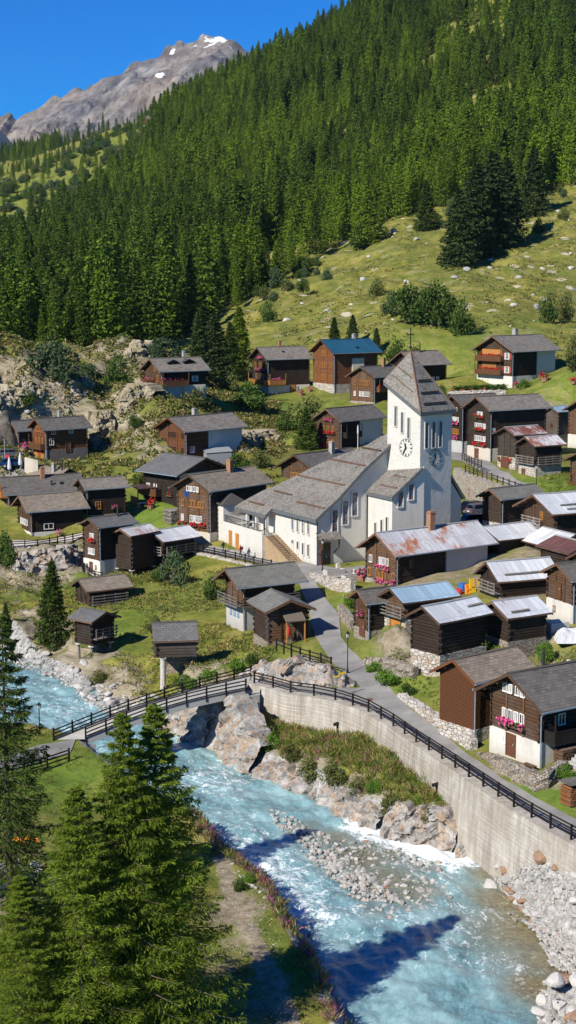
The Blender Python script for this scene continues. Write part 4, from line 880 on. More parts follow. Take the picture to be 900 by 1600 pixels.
house('big chalet on the upper right meadow with two flowered balconies', (42.2,319.9,25.6), 40, 15.4, 11.8, 3.1, 15.0, wall='log_brown', roof='slate', plinth=(2.4,'white_wall'), ox=1.1, oy=1.0, group=GH,
  feats=[('B','front',2.7,-4.6,2.6,1.2,'frame_brown'),('B','front',5.5,-4.6,2.6,1.2,'frame_brown'),(F,'front',3.4,-1.0,6.2,'red'),(F,'front',6.2,-1.0,6.2,'red'),(W,'front',3.1,[3.4],1.2,1.2,'white','shutter_red'),(W,'front',5.9,[3.4],1.2,1.2,'white','shutter_red'),(W,'front',5.7,[-.4],.9,1.5,'gold'),(W,'front',2.9,[-.4],.9,1.5,'gold'),(W,'front',.4,[-2.5],1.4,1.4,'gold'),
   ('P','front',-3.4,2.0,5.5,8.2,'wood_gold'),('P','front',-3.4,.6,2.8,5.3,'wood_gold'),('P','near',8.5,14.2,.0,9,'plaster_grey'),(W,'near',4.6,[11.6,12.6],.35,1.3,'white'),(W,'near',4.4,[9.2],.7,1.9,'white'),('C',7.5,.3,.9,1.3,'chimney_grey')])
house('dark timber house half hidden behind the church tower roof', tuple(UY(626,549,322)), 37, 10.5, 9.0, 2.7, 14.0, wall='log_black', roof='slate', plinth=(.5,'stone_wall'), ox=.9, oy=.9, group=GH, feats=[(W,'near',2.0,[6.0,7.2],.6,.9,'white'),('T',5.0,-.4,1.8)])
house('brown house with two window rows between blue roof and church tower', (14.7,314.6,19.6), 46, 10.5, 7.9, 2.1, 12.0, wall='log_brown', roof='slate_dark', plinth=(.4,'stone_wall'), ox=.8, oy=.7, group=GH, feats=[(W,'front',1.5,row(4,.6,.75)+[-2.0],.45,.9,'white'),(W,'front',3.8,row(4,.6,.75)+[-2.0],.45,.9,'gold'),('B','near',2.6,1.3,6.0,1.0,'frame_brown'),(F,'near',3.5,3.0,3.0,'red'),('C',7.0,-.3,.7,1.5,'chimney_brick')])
house('tall reddish house with deep blue roof on a pale stone base', (7.0,333.1,24.3), 33, 13.2, 9.6, 2.8, 12.3, wall='log_red', roof='blue_tiles', plinth=(2.5,'stone_pale'), ox=.9, oy=.8, group=GH,
  feats=[(W,'front',3.4,row(3,0,.8)+[2.7,-2.7],.5,1.0,'gold'),(W,'front',6.0,row(3,0,.8)+[2.7,-2.7],.5,1.0,'gold'),(W,'front',8.6,row(3,0,.75),.5,.9,'gold'),('P','near',5.5,8.6,.2,8,'plaster_cream'),('S',7.6,.62,.8),('C',9.0,.2,.7,1.0,'chimney_grey')])
house('dark house with pink flowers and golden balcony left of the blue roof', (-6.8,334.7,22.6), 29, 12.0, 8.8, 2.5, 12.2, wall='log_black', roof='slate', plinth=(2.2,'white_wall'), ox=.9, oy=.8, group=GH,
  feats=[('B','front',2.5,-3.4,3.8,1.2,'wood_gold'),('B','near',2.5,.6,4.6,1.3,'wood_gold'),(F,'front',5.2,0,4.6,'pink'),(F,'front',3.2,1.2,1.4,'pink'),(F,'front',7.9,.4,2.0,'pink'),(F,'near',3.2,2.6,1.8,'pink'),(W,'front',3.1,[1.5,-1.6],.7,1.4,'gold'),(W,'front',5.7,[2.3,0,-2.3],.8,1.3,'gold'),('D','near',6.9,.3,1.1,2.0,'door_gold'),('S',5.5,.4,.7),('C',5.8,.2,.6,1.2,'chimney_brick')])
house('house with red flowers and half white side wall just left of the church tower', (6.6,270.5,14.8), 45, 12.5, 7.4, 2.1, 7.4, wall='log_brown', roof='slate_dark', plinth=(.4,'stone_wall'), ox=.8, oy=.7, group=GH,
  feats=[(W,'front',.9,row(3,0,1.2),.5,.9,'gold'),(W,'front',3.3,row(3,0,1.2),.5,.9,'gold'),(F,'front',2.8,0,3.4,'red'),(F,'front',.4,0,3.2,'red'),(F,'front',5.1,0,2.2,'pink'),('B','near',2.4,1.2,5.2,1.1,'rail_dark'),('P','near',5.6,11.5,.2,8,'white_wall'),(W,'near',1.2,[6.9,9.0],.6,.7,'brown'),(W,'near',3.6,[6.9,9.0,10.4],.5,.7,'brown')])
house('dark house with wide grey roof peeking over the church nave roof', (.9,241.5,10.0), 47, 14.0, 8.6, 2.3, 4.6, wall='log_brown', roof='slate_dark', plinth=(.4,'stone_wall'), ox=1.0, oy=.8, group=GH, feats=[(W,'front',1.6,row(5,0,.6),.42,.7,'gold'),('C',8.4,-.6,.7,1.6,'chimney_grey')])
house('tall dark chalet with three red flower boxes left of the church terrace', (-13.5,207.1,11.2), 49, 13.2, 7.7, 2.0, 1.7, wall='log_brown', roof='slate_brown', plinth=(1.7,'concrete_beige'), ox=.9, oy=.8, group=GH,
  feats=[(W,'front',2.9,row(4,.5,.6)+[-2.1],.4,.85,'white'),(F,'front',2.35,1.7,1.2,'red'),(F,'front',2.3,.1,1.2,'red'),(F,'front',2.3,-2.0,1.2,'red'),(W,'front',5.0,row(5,.6,.58)+[-2.0],.4,.8,'gold'),(W,'front',7.15,row(4,-.1,.62),.36,.6,'white'),('D','front',-1.0,.0,1.0,1.5,'door_brown'),(W,'near',4.2,[4.0],.5,.7,'white'),('C',7.9,-.3,.75,1.4,'chimney_brick')])
house('slate roofed chalet above the village green with its cream gable facing right', (-12.1,226.1,11.3), 135, 9.6, 11.4, 2.2, 3.7, wall='log_brown', roof='slate_blue', plinth=(.5,'concrete_beige'), ox=.9, oy=.9, group=GH, thick=.22,
  feats=[('P','front',-4.6,4.6,.5,9,'plaster_cream'),(W,'front',4.6,[-1.6,1.2],.6,.5,'brown'),('B','far',2.0,4.6,8.6,1.2,'frame_brown'),(W,'far',2.6,[6.0,7.6],.7,.9,'white'),(W,'far',2.4,[2.6],.6,.9,'brown'),(F,'far',2.0,2.6,1.0,'red')])
house('reddish brown house with white rear half on the slope above the green', (-19.5,247.9,15.3), 43, 13.8, 8.5, 2.1, 8.0, wall='log_red', roof='slate', plinth=(.4,'stone_wall'), ox=1.0, oy=.8, group=GH,
  feats=[(W,'front',1.6,row(3,0,.75)+[2.6,-2.6],.5,.85,'brown'),(W,'front',4.0,row(3,0,.75)+[2.6],.5,.85,'brown'),('P','near',5.6,12.8,.2,8,'white_wall'),(W,'near',1.5,[6.8,8.6],.7,1.0,'red','shutter_red'),(W,'near',3.7,[6.6,8.4,9.8],.6,.7,'white'),(W,'near',1.7,[2.2],.7,.9,'white','shutter_red'),('C',6.4,.9,.65,1.3,'chimney_grey')])
house('chalet with two dormers standing on the rocky knoll', (-25.9,287.3,22.7), 33, 11.0, 8.2, 2.3, 15.4, wall='log_brown', roof='slate', plinth=(2.3,'white_wall'), ox=.8, oy=.8, group=GH,
  feats=[('R',4.0,.45),('R',7.4,.45),(F,'front',3.0,-.8,3.0,'pink'),('B','front',2.4,-3.0,1.0,1.1,'frame_brown'),('B','near',2.4,.5,6.0,1.2,'frame_brown'),(F,'near',3.2,1.6,2.2,'pink'),(F,'near',3.2,4.2,1.8,'red'),(W,'front',3.0,[1.8],.6,1.1,'gold'),(W,'front',5.0,[.9],.5,.9,'gold'),(W,'near',3.0,[7.9],1.2,.9,'white'),('P','near',5.2,10.0,.0,2.3,'plaster_cream'),('C',7.6,.3,.6,1.2,'chimney_grey')])
house('house with golden shutters at the foot of the rocky knoll', (-42.1,254.4,14.5), 35, 9.2, 6.2, 1.7, 7.6, wall='log_red', roof='slate_dark', plinth=(1.8,'stone_dark'), ox=.8, oy=.6, group=GH,
  feats=[('B','front',1.9,-2.2,2.2,.9,'frame_brown'),(W,'front',2.6,row(3,0,1.15),.45,.95,'gold'),(W,'front',4.7,row(3,0,.8),.45,.8,'gold'),('D','front',1.2,.0,1.2,1.5,'door_gold'),('D','front',-1.0,.0,1.6,1.5,'door_gold'),(F,'front',1.3,.8,2.6,'red'),(W,'near',2.6,[1.8],.7,1.0,'white'),('D','near',4.8,1.2,.8,1.9,'door_brown'),(W,'near',4.4,[2.2,5.4],.7,.6,'white'),('C',4.9,.5,.55,1.2,'chimney_grey')])
house('small grey roofed annex against the rock left of the golden shuttered house', (-47.6,262.0,13.4), 35, 5.6, 5.4, 1.6, 8.0, 'log_hut', 'hut', GH, wall='board', roof='slate_blue', plinth=(.3,'stone_wall'), ox=.5, oy=.5, feats=[])
house('long low house at the left edge with dark slate roof and brick chimney', (-43.3,227.2,8.2), 25, 12.8, 7.6, 2.15, 1.9, wall='log_brown', roof='slate_dark', plinth=(1.9,'white_wall'), ox=.8, oy=.7, group=GH,
  feats=[('B','front',3.6,-2.6,2.6,1.1,'wood_gold'),(W,'front',4.2,[-1.4,.9],.6,1.0,'gold'),('C',6.7,-.5,.6,1.4,'chimney_brick'),('S',9.2,.5,.6),('T',7.6,-2.2,.5)])
house('low front house behind the wooden fence with brown slate roof and shuttered windows', (-38.2,215.2,7.2), 28, 9.4, 7.2, 1.9, 1.0, wall='log_brown', roof='slate_brown', plinth=(1.2,'white_wall'), ox=.9, oy=.7, group=GH,
  feats=[(W,'front',2.0,row(4,-.2,.85),.36,.75,'white'),('D','front',-1.9,.0,.8,1.2,'white_paint'),(W,'near',1.6,[3.4],1.3,.7,'white')])
house('dark hay barn with open shadowed side and pale ridge behind the front house', (-30.4,220.7,8.9), 27, 7.0, 5.2, 1.3, 3.4, 'log_barn', 'barn', GB, wall='log_black', roof='slate', plinth=(.3,'dry_stone'), ox=.6, oy=.5, feats=[(W,'near',1.2,[2.2],.7,1.0,'gold'),(F,'near',1.0,4.6,.9,'pink')])
house('brownish roofed house half hidden behind the long left house', tuple(UY(108,732,237)), 140, 8.0, 8.0, 1.9, 4.5, wall='log_black', roof='slate_brown', plinth=(.3,'stone_wall'), ox=.7, oy=.7, group=GH, feats=[('C',2.2,1.2,.5,1.2,'chimney_grey'),('T',1.0,.6,1.2)])
house('tall narrow dark house with white base and red flowers above the river slope', (-26.1,197.8,6.7), 43, 6.6, 4.6, 1.0, -.7, wall='log_brown', roof='slate_blue', plinth=(1.9,'white_wall'), ox=.55, oy=.5, group=GH,
  feats=[(W,'front',2.6,row(3,0,.5),.3,.7,'white'),(F,'front',4.2,.2,1.4,'red'),(W,'front',4.7,row(2,.1,.5),.32,.6,'white'),('D','front',-.1,.05,.5,1.4,'door_brown'),(W,'front',.7,[.9,-1.0],.22,.45,'brown'),('T',4.6,-.3,1.2)])
house('log barn on short posts with white rust flecked roof left of its twin', (-21.9,197.3,5.4), 52, 5.6, 3.9, .8, -1.2, 'log_barn', 'barn', GB, wall='log_black', roof='metal_half', ox=.55, oy=.4, stilts=1.3, gutter=False, feats=[])
house('log barn with rusty edged sheet roof and bent rail gallery above the stone wall', (-18.3,200.5,4.6), 45, 6.8, 5.6, 1.2, -1.1, 'log_barn', 'barn', GB, wall='log_black', roof='metal_white', ox=.8, oy=.9, stilts=1.2, gutter=False, feats=[('G','front',2.6,-2.1,2.1,.7),('G','near',2.6,.9,5.8,.6)])
house('lone barn with brown slate roof on the grassy river slope', (-25.8,185.2,1.15), 32, 6.4, 5.1, 1.2, -2.8, 'log_barn', 'barn', GB, wall='log_black', roof='slate_brown', plinth=(.8,'dry_stone'), ox=.7, oy=.5, gutter=False, feats=[('G','near',1.0,.8,5.4,.5)])
house('small granary on grey pillars nearest the upstream river bank', (-20.1,166.3,1.2), 140, 4.0, 4.5, .85, -3.9, 'granary', 'granary', GB, wall='log_black', roof='slate_blue', ox=.7, oy=.6, stilts=1.5, gutter=False, feats=[('G','front',2.2,-1.5,1.5,.7)])
house('grey boarded shed with small slate roof raised on one tall stone pillar', (-14.0,154.5,2.7), 8, 4.6, 4.4, 1.5, -.6, 'raised_shed', 'shed', GB, wall='log_grey', roof='slate_blue', ox=.2, oy=.35, plinth=(0,'dry_stone'), found=.0, gutter=False, feats=[])
house('barn with ribbed slate roof, rail galleries and grey concrete base beside the lane', (-7.1,169.3,5.5), 29, 9.0, 6.2, 1.7, -1.2, 'log_barn', 'barn', GB, wall='log_brown', roof='slate_plate', plinth=(2.5,'concrete_block'), ox=1.3, oy=1.0, gutter=True, feats=[('G','front',2.6,-2.3,2.3,1.0),('G','near',2.6,1.0,8.0,.6),(W,'front',1.2,row(3,0,.9),.35,.6,'blue')])
house('open fronted barn with a tool porch beside the lane', (.3,155.4,4.9), 110, 6.2, 5.6, 1.15, .1, 'log_barn', 'barn', GB, wall='log_brown', roof='slate_plate', plinth=(.25,'dry_stone'), ox=.9, oy=.6, gutter=False, feats=[])
house('long low barn with white and brown sheet roof right behind the rust streaked house', (23.3,181.4,8.3), 33, 8.6, 6.0, 1.3, 4.2, 'log_barn', 'barn', GB, wall='log_black', roof='metal_pale', plinth=(.3,'dry_stone'), ox=.4, oy=.4, gutter=False, feats=[])
house('slatted shed with plain white sheet roof sloping towards the viewer', (33.6,176.9,8.1), 117, 6.4, 6.5, 1.4, 4.3, 'slatted_shed', 'shed', GB, wall='log_grey', roof='metal_pale', plinth=(.3,'dry_stone'), ox=.5, oy=.5, gutter=False, feats=[])
house('shed with maroon sheet roof at the right edge beside the slatted shed', tuple(UY(920,848,166)), 117, 6.0, 5.4, 1.0, 4.3, 'shed', 'shed', GB, wall='log_black', roof='metal_brown', plinth=(.3,'dry_stone'), ox=.5, oy=.4, gutter=False, feats=[])
house('hut with pale blue sheet roof at the right edge above the log hut', tuple(UY(905,860,160)), 24, 6.0, 5.0, 1.2, 4.3, 'shed', 'shed', GB, wall='log_black', roof='metal_blue', plinth=(.3,'dry_stone'), ox=.4, oy=.4, gutter=False, feats=[])
house('small dark hut with grey slate roof at the right edge below the big chalet', (54.2,304.7,15.5), 37, 9.0, 5.2, 1.2, 10.8, 'log_hut', 'hut', GH, wall='log_black', roof='slate', plinth=(.3,'stone_wall'), ox=.6, oy=.5, feats=[])
house('little weathered barn with pale blue sheet roof behind the striped barn', (47.3,276.6,14.6), 40, 5.2, 3.8, .9, 9.2, 'log_barn', 'barn', GB, wall='log_grey', roof='metal_blue', plinth=(.3,'dry_stone'), ox=.5, oy=.4, gutter=False, feats=[(W,'front',1.6,[0],.4,.6,'brown')])
house('brown house with white base and red flowers cut by the right edge of the photo', (50.0,262.0,17.3), 34, 10.5, 9.0, 2.3, 8.6, wall='log_brown', roof='slate_dark', plinth=(2.2,'white_wall'), ox=.9, oy=.8, group=GH, feats=[(W,'front',3.2,row(3,2.0,.8)+[-.4],.5,.9,'white'),(F,'front',2.7,.6,1.6,'red'),(W,'front',.7,[2.2],.7,.9,'white'),(F,'front',.5,2.2,.9,'red')])
house('dark house with flowered low balcony at the right edge above the grass bank', (42.4,221.0,13.0), 32, 9.0, 7.6, 1.7, 6.4, wall='log_brown', roof='slate', plinth=(.5,'stone_wall'), ox=.9, oy=.8, group=GH, feats=[('B','front',.9,-2.6,2.6,1.0,'frame_brown'),(F,'front',1.7,1.2,1.6,'red'),(W,'front',1.6,[0],.7,1.0,'gold')])
# far hut on the forest clearing
g = G0(236, 196)
house('tiny dark hut far up on the forest clearing', (g[0]-5, g[1], g[2]+7.5), 30, 16, 11, 3, g[2], 'log_hut', 'hut', None, wall='log_brown', roof='slate', plinth=(.3,'stone_wall'), ox=.6, oy=.5, gutter=False, feats=[])
# ------------------------------------------------------------------ the church
def church():
    K = UZ(496, 885, 2.0); ya = R(30.5)
    root = thing('church', 'white church with sweeping shingle roof and tall clock tower', 'church', K, ya)
    K0 = K[2]
    hz = lambda x: float(np.interp(x, [-2.2, 0, 2.7, 4.4, 6.5, 9.9, 12, 14], [6.9, 8.55, 10.5, 12.0, 13.9, 16.35, 18.1, 19.7])) - K0
    yhi = lambda x: float(np.interp(x, [-1.7, .8, 4.1, 7.84, 9.34, 11, 12.3], [18.6, 17.0, 12.4, 7.1, 4.4, 3.1, 1.5]))
    xs = [0, 1.35, 2.7, 4.4, 6.5, 8.2, 9.9, 11, 12]
    # nave walls: a strip of prisms keeps the curved top
    m = MB(); t = .42
    top = [(x, hz(x) - t) for x in xs]
    for (a, za), (b, zb) in zip(top[:-1], top[1:]): m.quad((a, 0, -1.5), (b, 0, -1.5), (b, 0, zb), (a, 0, za))
    yb = [max(.6, yhi(x) - .8) for x in xs]
    for i in range(len(xs) - 1):
        a, b = xs[i], xs[i+1]; m.quad((b, yb[i+1], -1.5), (a, yb[i], -1.5), (a, yb[i], top[i][1]), (b, yb[i+1], top[i+1][1]))
    m.quad((0, yb[0], -1.5), (0, 0, -1.5), (0, 0, top[0][1]), (0, yb[0], top[0][1]))
    m.build('nave_wall', 'church_wall', root)
    # nave roof
    m = MB(); ex = [-1.7, -.62] + xs[1:] + [12.35]; run = [0]
    for a, b in zip(ex[:-1], ex[1:]): run.append(run[-1] + math.hypot(b - a, hz(b) - hz(a)))
    ylo = lambda x: 10.2 if x < -.65 else -.55
    T_ = .5
    for i in range(len(ex) - 1):
        a, b = ex[i], ex[i+1]; la = lb = (10.2 if i == 0 else -.55); ha, hb = yhi(a), yhi(b); za, zb = hz(a), hz(b)
        n = 8
        for k in range(n):
            y0a, y1a = la + (ha-la)*k/n, la + (ha-la)*(k+1)/n; y0b, y1b = lb + (hb-lb)*k/n, lb + (hb-lb)*(k+1)/n
            m.add([(a, y0a, za), (b, y0b, zb), (b, y1b, zb), (a, y1a, za)], [(0, 1, 2, 3)], 0, [[(y0a, run[i]), (y0b, run[i+1]), (y1b, run[i+1]), (y1a, run[i])]])
        m.quad((a, la, za-T_), (b, lb, zb-T_), (b, lb, zb), (a, la, za), 1)
        m.quad((b, hb, zb-T_), (a, ha, za-T_), (a, ha, za), (b, hb, zb), 1)
        m.quad((a, ha, za-T_), (b, hb, zb-T_), (b, lb, zb-T_), (a, la, za-T_), 2)
    a = ex[0]; m.quad((a, yhi(a), hz(a)-T_), (a, 10.2, hz(a)-T_), (a, 10.2, hz(a)), (a, yhi(a), hz(a)), 1)
    a = -.62; m.quad((a, 10.2, hz(a)-T_), (a, -.55, hz(a)-T_), (a, -.55, hz(a)), (a, 10.2, hz(a)), 1)
    rf = m.build('roof', ['shingle', 'slate_edge', 'church_wall'], root)
    for x, y0, y1 in ((.9, 6.5, -.1), (1.6, 13.6, 9.0), (4.2, 12.0, .4), (6.9, 8.2, -.2), (9.3, 4.2, -.2), (-.6, 16.5, 12.5)):
        b = MB(); b.box(x-.09, x+.09, min(y0, y1), max(y0, y1), hz(x)+.02, hz(x)+.2); b.build('snow_beam', 'board', rf)
    # stained glass on the right wall, slits on the left wall
    def win(ax, c, z0, z1, w_, glass, par=root, frame='church_wall', off=0.0):
        f = MB(); g = MB()
        if ax == 'y':
            f.box(c-w_/2-.14, c-w_/2, off-.13, off+.05, z0-.14, z1+.14); f.box(c+w_/2, c+w_/2+.14, off-.13, off+.05, z0-.14, z1+.14); f.box(c-w_/2, c+w_/2, off-.13, off+.05, z1, z1+.14); f.box(c-w_/2, c+w_/2, off-.16, off+.05, z0-.14, z0)
            g.box(c-w_/2, c+w_/2, off-.03, off+.03, z0, z1)
        else:
            f.box(off-.13, off+.05, c-w_/2-.12, c-w_/2, z0-.12, z1+.12); f.box(off-.13, off+.05, c+w_/2, c+w_/2+.12, z0-.12, z1+.12); f.box(off-.13, off+.05, c-w_/2, c+w_/2, z1, z1+.12); f.box(off-.16, off+.05, c-w_/2, c+w_/2, z0-.12, z0)
            g.box(off-.03, off+.03, c-w_/2, c+w_/2, z0, z1)
        fo = f.build('window', frame, par); g.build('pane', glass, fo); return fo
    for c, z0, z1 in ((2.5, 6.0, 8.95), (4.05, 7.0, 9.97), (5.45, 8.0, 10.95)): win('y', c, z0-K0, z1-K0, .78, 'stained_glass')
    for y in (2.1, 3.4, 4.7, 6.0): win('x', y, 5.75-K0, 8.0-K0, .42, 'stained_glass'); win('x', y, 2.95-K0, 4.45-K0, .42, 'glass')
    # annex below the tower
    xa, yn = 7.41, -5.55
    az = lambda x: 11.2 - K0 + (x - xa) * .74
    m = MB(); m.prism([(xa, yn), (12.2, yn), (12.2, .3), (xa, .3)], -1.5, [az(xa)-.35, az(12.2)-.35, az(12.2)-.35, az(xa)-.35]); m.build('annex_wall', 'church_wall', root)
    m = MB(); a, b = xa-.3, 11.75
    P_ = [(a, yn-.35, az(a)), (b, yn-.35, az(b)), (b, .6, az(b)), (a, .02, az(a))]
    m.add(P_, [(0, 1, 2, 3)], 0, [[(0, 0), (0, 5.5), (6, 5.5), (6, 0)]]); Q = [(p[0], p[1], p[2]-.45) for p in P_]
    m.quad(Q[0], Q[1], P_[1], P_[0], 1); m.quad(Q[3], Q[0], P_[0], P_[3], 1); m.quad(Q[3], Q[2], Q[1], Q[0], 2)
    ar = m.build('annex_roof', ['shingle', 'slate_edge', 'church_wall'], root)
    for x, y0, y1 in ((8.3, -5.2, -1.6), (9.9, -4.6, -2.4)): b = MB(); b.box(x-.08, x+.08, y0, y1, az(x)+.02, az(x)+.18); b.build('snow_beam', 'board', ar)
    for c, z0, z1 in ((8.6, 9.6, 11.55), (10.2, 10.4, 12.3)): win('y', c, z0-K0, z1-K0, .7, 'stained_glass', off=yn)
    for y, zt in ((-1.95, 7.2), (-3.35, 7.75), (-4.5, 8.25)): win('x', y, zt-1.9-K0, zt-K0, .42, 'glass', off=xa)
    # tower
    N = np.array([16.43, 189.92]); d = N - K[:2]; tx = d[0]*math.cos(ya) + d[1]*math.sin(ya); ty_ = -d[0]*math.sin(ya) + d[1]*math.cos(ya)
    tr = R(41.5) - ya; c_, s_ = math.cos(tr), math.sin(tr)
    def TW(x, y, z): return np.array([tx + x*c_ - y*s_, ty_ + x*s_ + y*c_, z])
    S = 5.75
    zt = lambda y: 21.25 - K0 + 3.1 * y / S
    m = MB(); nz = 14
    def wall_face(p, q, zp, zq):
        for k in range(nz):
            f0, f1 = k/nz, (k+1)/nz
            m.quad(TW(*p, -1.5+(zp+1.5)*f0), TW(*q, -1.5+(zq+1.5)*f0), TW(*q, -1.5+(zq+1.5)*f1), TW(*p, -1.5+(zp+1.5)*f1))
    wall_face((0, 0), (S, 0), zt(0), zt(0)); wall_face((S, 0), (S, S), zt(0), zt(S)); wall_face((S, S), (0, S), zt(S), zt(S)); wall_face((0, S), (0, 0), zt(S), zt(0))
    m.build('tower_wall', 'tower_wall', root)
    ov = .42; ap = TW(2.2, 4.0, 28.5-K0)
    cs = [TW(-ov, -ov, zt(-ov)+.25), TW(S+ov, -ov, zt(-ov)+.25), TW(S+ov, S+ov, zt(S+ov)+.25), TW(-ov, S+ov, zt(S+ov)+.25)]
    m = MB()
    for i in range(4):
        a, b = cs[i], cs[(i+1) % 4]; w_ = np.linalg.norm(b-a); h_ = np.linalg.norm(ap-(a+b)/2)
        m.add([a, b, ap], [(0, 1, 2)], 0, [[(0, h_), (w_, h_), (w_/2, 0)]])
        dn = np.array([0, 0, -.5]); m.quad(a+dn, b+dn, b, a, 1)
    m.quad(*[c + np.array([0, 0, -.5]) for c in cs[::-1]], 2)
    tf = m.build('tower_roof', ['shingle', 'slate_edge', 'tower_wall'], root)
    for i, fr in ((3, (.25, .5)), (0, (.12, .3, .5))):
        a, b = cs[i], cs[(i+1) % 4]
        for f in fr:
            p = a + (ap-a)*f; q = b + (ap-b)*f; ln = (q-p); nn = np.cross(b-a, ap-a); nn /= np.linalg.norm(nn); nn *= np.sign(nn[2])
            bm_ = MB(); bm_.obox(p + ln*.1 + nn*.02, ln*.72, nn*.2, np.array([0, 0, .12])); bm_.build('snow_beam', 'board', tf)
    hp = MB(); hp.tube(cs[0] + np.array([0, 0, .03]), ap + np.array([0, 0, .05]), .09, n=5); hp.tube(cs[3], ap, .05, n=5); hp.tube(cs[1], ap, .05, n=5); hp.build('hip_flashing', 'copper', tf)
    cr = MB(); cr.tube(ap - np.array([0, 0, .3]), ap + np.array([0, 0, 3.0]), .075, n=6); cr.obox(ap + np.array([-c_*.65, -s_*.65, 2.05]), np.array([c_*1.3, s_*1.3, 0]), np.array([-s_*.1, c_*.1, 0]), np.array([0, 0, .13])); cr.lathe([(0, .35), (.17, .45), (.2, .55), (.12, .68), (0, .7)], 8, 0, ap); cr.build('cross', 'iron', tf)
    # slit windows and louvres
    def tbox(mm, face, s0, s1, z0, z1, o0, o1):
        if face == 'L': a = TW(-o0, s0, z0); mm.obox(a, TW(-o0, s1, z0)-a, TW(-o1, s0, z0)-a, TW(-o0, s0, z1)-a)
        else: a = TW(s0, -o0, z0); mm.obox(a, TW(s1, -o0, z0)-a, TW(s0, -o1, z0)-a, TW(s0, -o0, z1)-a)
    for face, s, z0, z1, w_ in (('L', 4.25, 19.2, 21.7, .42), ('L', 3.1, 18.45, 21.0, .42), ('L', 1.97, 17.8, 20.4, .42), ('R', 1.1, 16.65, 19.85, .56), ('R', 2.35, 16.65, 19.85, .56), ('R', 3.6, 16.65, 19.85, .56)):
        f = MB(); 
        for a, b in ((s-w_/2-.1, s-w_/2), (s+w_/2, s+w_/2+.1)): tbox(f, face, a, b, z0-K0-.1, z1-K0+.1, -.02, .1)
        tbox(f, face, s-w_/2, s+w_/2, z1-K0, z1-K0+.1, -.02, .1); tbox(f, face, s-w_/2, s+w_/2, z0-K0-.1, z0-K0, -.02, .14)
        fo = f.build('sound_opening', 'tower_wall', root)
        lv = MB(); tbox(lv, face, s-w_/2, s+w_/2, z0-K0, z1-K0, -.01, .02)
        z = z0-K0+.05
        while z < z1-K0-.1: tbox(lv, face, s-w_/2, s+w_/2, z, z+.05, .02, .07); z += .17
        lv.build('louvre', 'slate_edge', fo)
    # clocks: ring, twelve marks and two hands (about five to seven)
    for face, cs_, cz, col in (('L', 2.43, 16.62, 'iron'), ('R', 2.72, 15.35, 'iron')):
        cl = MB(); rr = 1.05
        def cp(r_, a, o): 
            s = math.sin(a) * r_; z = math.cos(a) * r_
            return TW(-o, cs_ - s, cz - K0 + z) if face == 'L' else TW(cs_ + s, -o, cz - K0 + z)
        for k in range(12):
            a = k*math.pi/6; wd = .07 if k % 3 else .11; l0 = .77 if k % 3 else .7
            p = [cp(l0*rr, a-wd*.5, .03), cp(l0*rr, a+wd*.5, .03), cp(rr, a+wd*.75, .03), cp(rr, a-wd*.75, .03)]; o_ = cp(0, 0, .07) - cp(0, 0, .03)
            cl.add(p + [q+o_ for q in p], [(4, 5, 6, 7), (0, 1, 5, 4), (1, 2, 6, 5), (2, 3, 7, 6), (3, 0, 4, 7)])
        for k in range(48):
            a0, a1 = k*math.pi/24, (k+1)*math.pi/24
            if k % 2: continue
            p = [cp(rr*1.02, a0, .03), cp(rr*1.02, a1, .03), cp(rr*1.08, a1, .03), cp(rr*1.08, a0, .03)]; cl.add(p + [q+o_ for q in p], [(4, 5, 6, 7), (0, 1, 5, 4), (2, 3, 7, 6)])
        co = cl.build('clock_face', col, root)
        for nm, a, ln, wd in (('hour_hand', R(345), .55, .1), ('minute_hand', R(210), .85, .07)):
            h = MB(); p = [cp(ln*rr, a, .1), cp(-.18, a, .1)]; dr = (p[0]-p[1]); sd = cp(wd, a+math.pi/2, .1) - cp(0, 0, .1); h.obox(p[1]-sd, sd*2, dr, cp(0, 0, .13)-cp(0, 0, .1)); h.build(nm, col, co)
    # low wing on the far right of the tower
    m = MB(); q = [TW(S, .3, 0)[:2], TW(S+2.3, .3, 0)[:2], TW(S+2.3, 3.6, 0)[:2], TW(S, 3.6, 0)[:2]]
    m.prism(q, -1.5, [12.4-K0, 9.6-K0, 9.6-K0, 12.4-K0]); m.build('wing_wall', 'tower_wall', root)
    m = MB(); a = TW(S, 0, 12.75-K0); m.obox(a, TW(S+2.7, 0, 9.45-K0)-a, TW(S, 3.9, 12.75-K0)-a, np.array([0, 0, .35])); m.build('wing_roof', 'slate_edge', root)
    # side door with its little roof
    pc = 1.15
    m = MB(); m.box(pc-1.35, pc+1.55, -1.35, -.02, 3.45, 3.62); m.add([(pc-1.5, -1.5, 3.5), (pc+1.7, -1.5, 3.5), (pc+1.7, -.02, 4.25), (pc-1.5, -.02, 4.25)], [(0, 1, 2, 3)], 1, [[(0, 1.7), (3.2, 1.7), (3.2, 0), (0, 0)]])
    po = m.build('porch_roof', ['board', 'shingle'], root)
    for x in (pc-1.15, pc+1.3):
        b = MB(); b.box(x-.07, x+.07, -1.25, -1.1, 2.3, 3.45); b.obox((x-.05, -1.2, 2.4), (.1, 0, 0), (0, 1.15, -.9), (0, 0, .14)); b.build('porch_bracket', 'board', po)
    m = MB(); m.box(pc-.75, pc+.7, -.16, -.01, -.1, 2.9); dd = m.build('door', 'frame_brown', root)
    for x0, x1 in ((pc-.6, pc-.05), (pc+.05, pc+.55)):
        g_ = MB(); g_.box(x0, x1, -.19, -.13, .25, 2.65); g_.build('door_glass', 'glass', dd)
    m = MB(); m.box(pc+.0, pc+.05, -.3, -.16, 1.0, 1.2); m.build('handle', 'steel', dd)
    # terrace, columns, stairs on the left side
    zt_ = 4.7 - K0
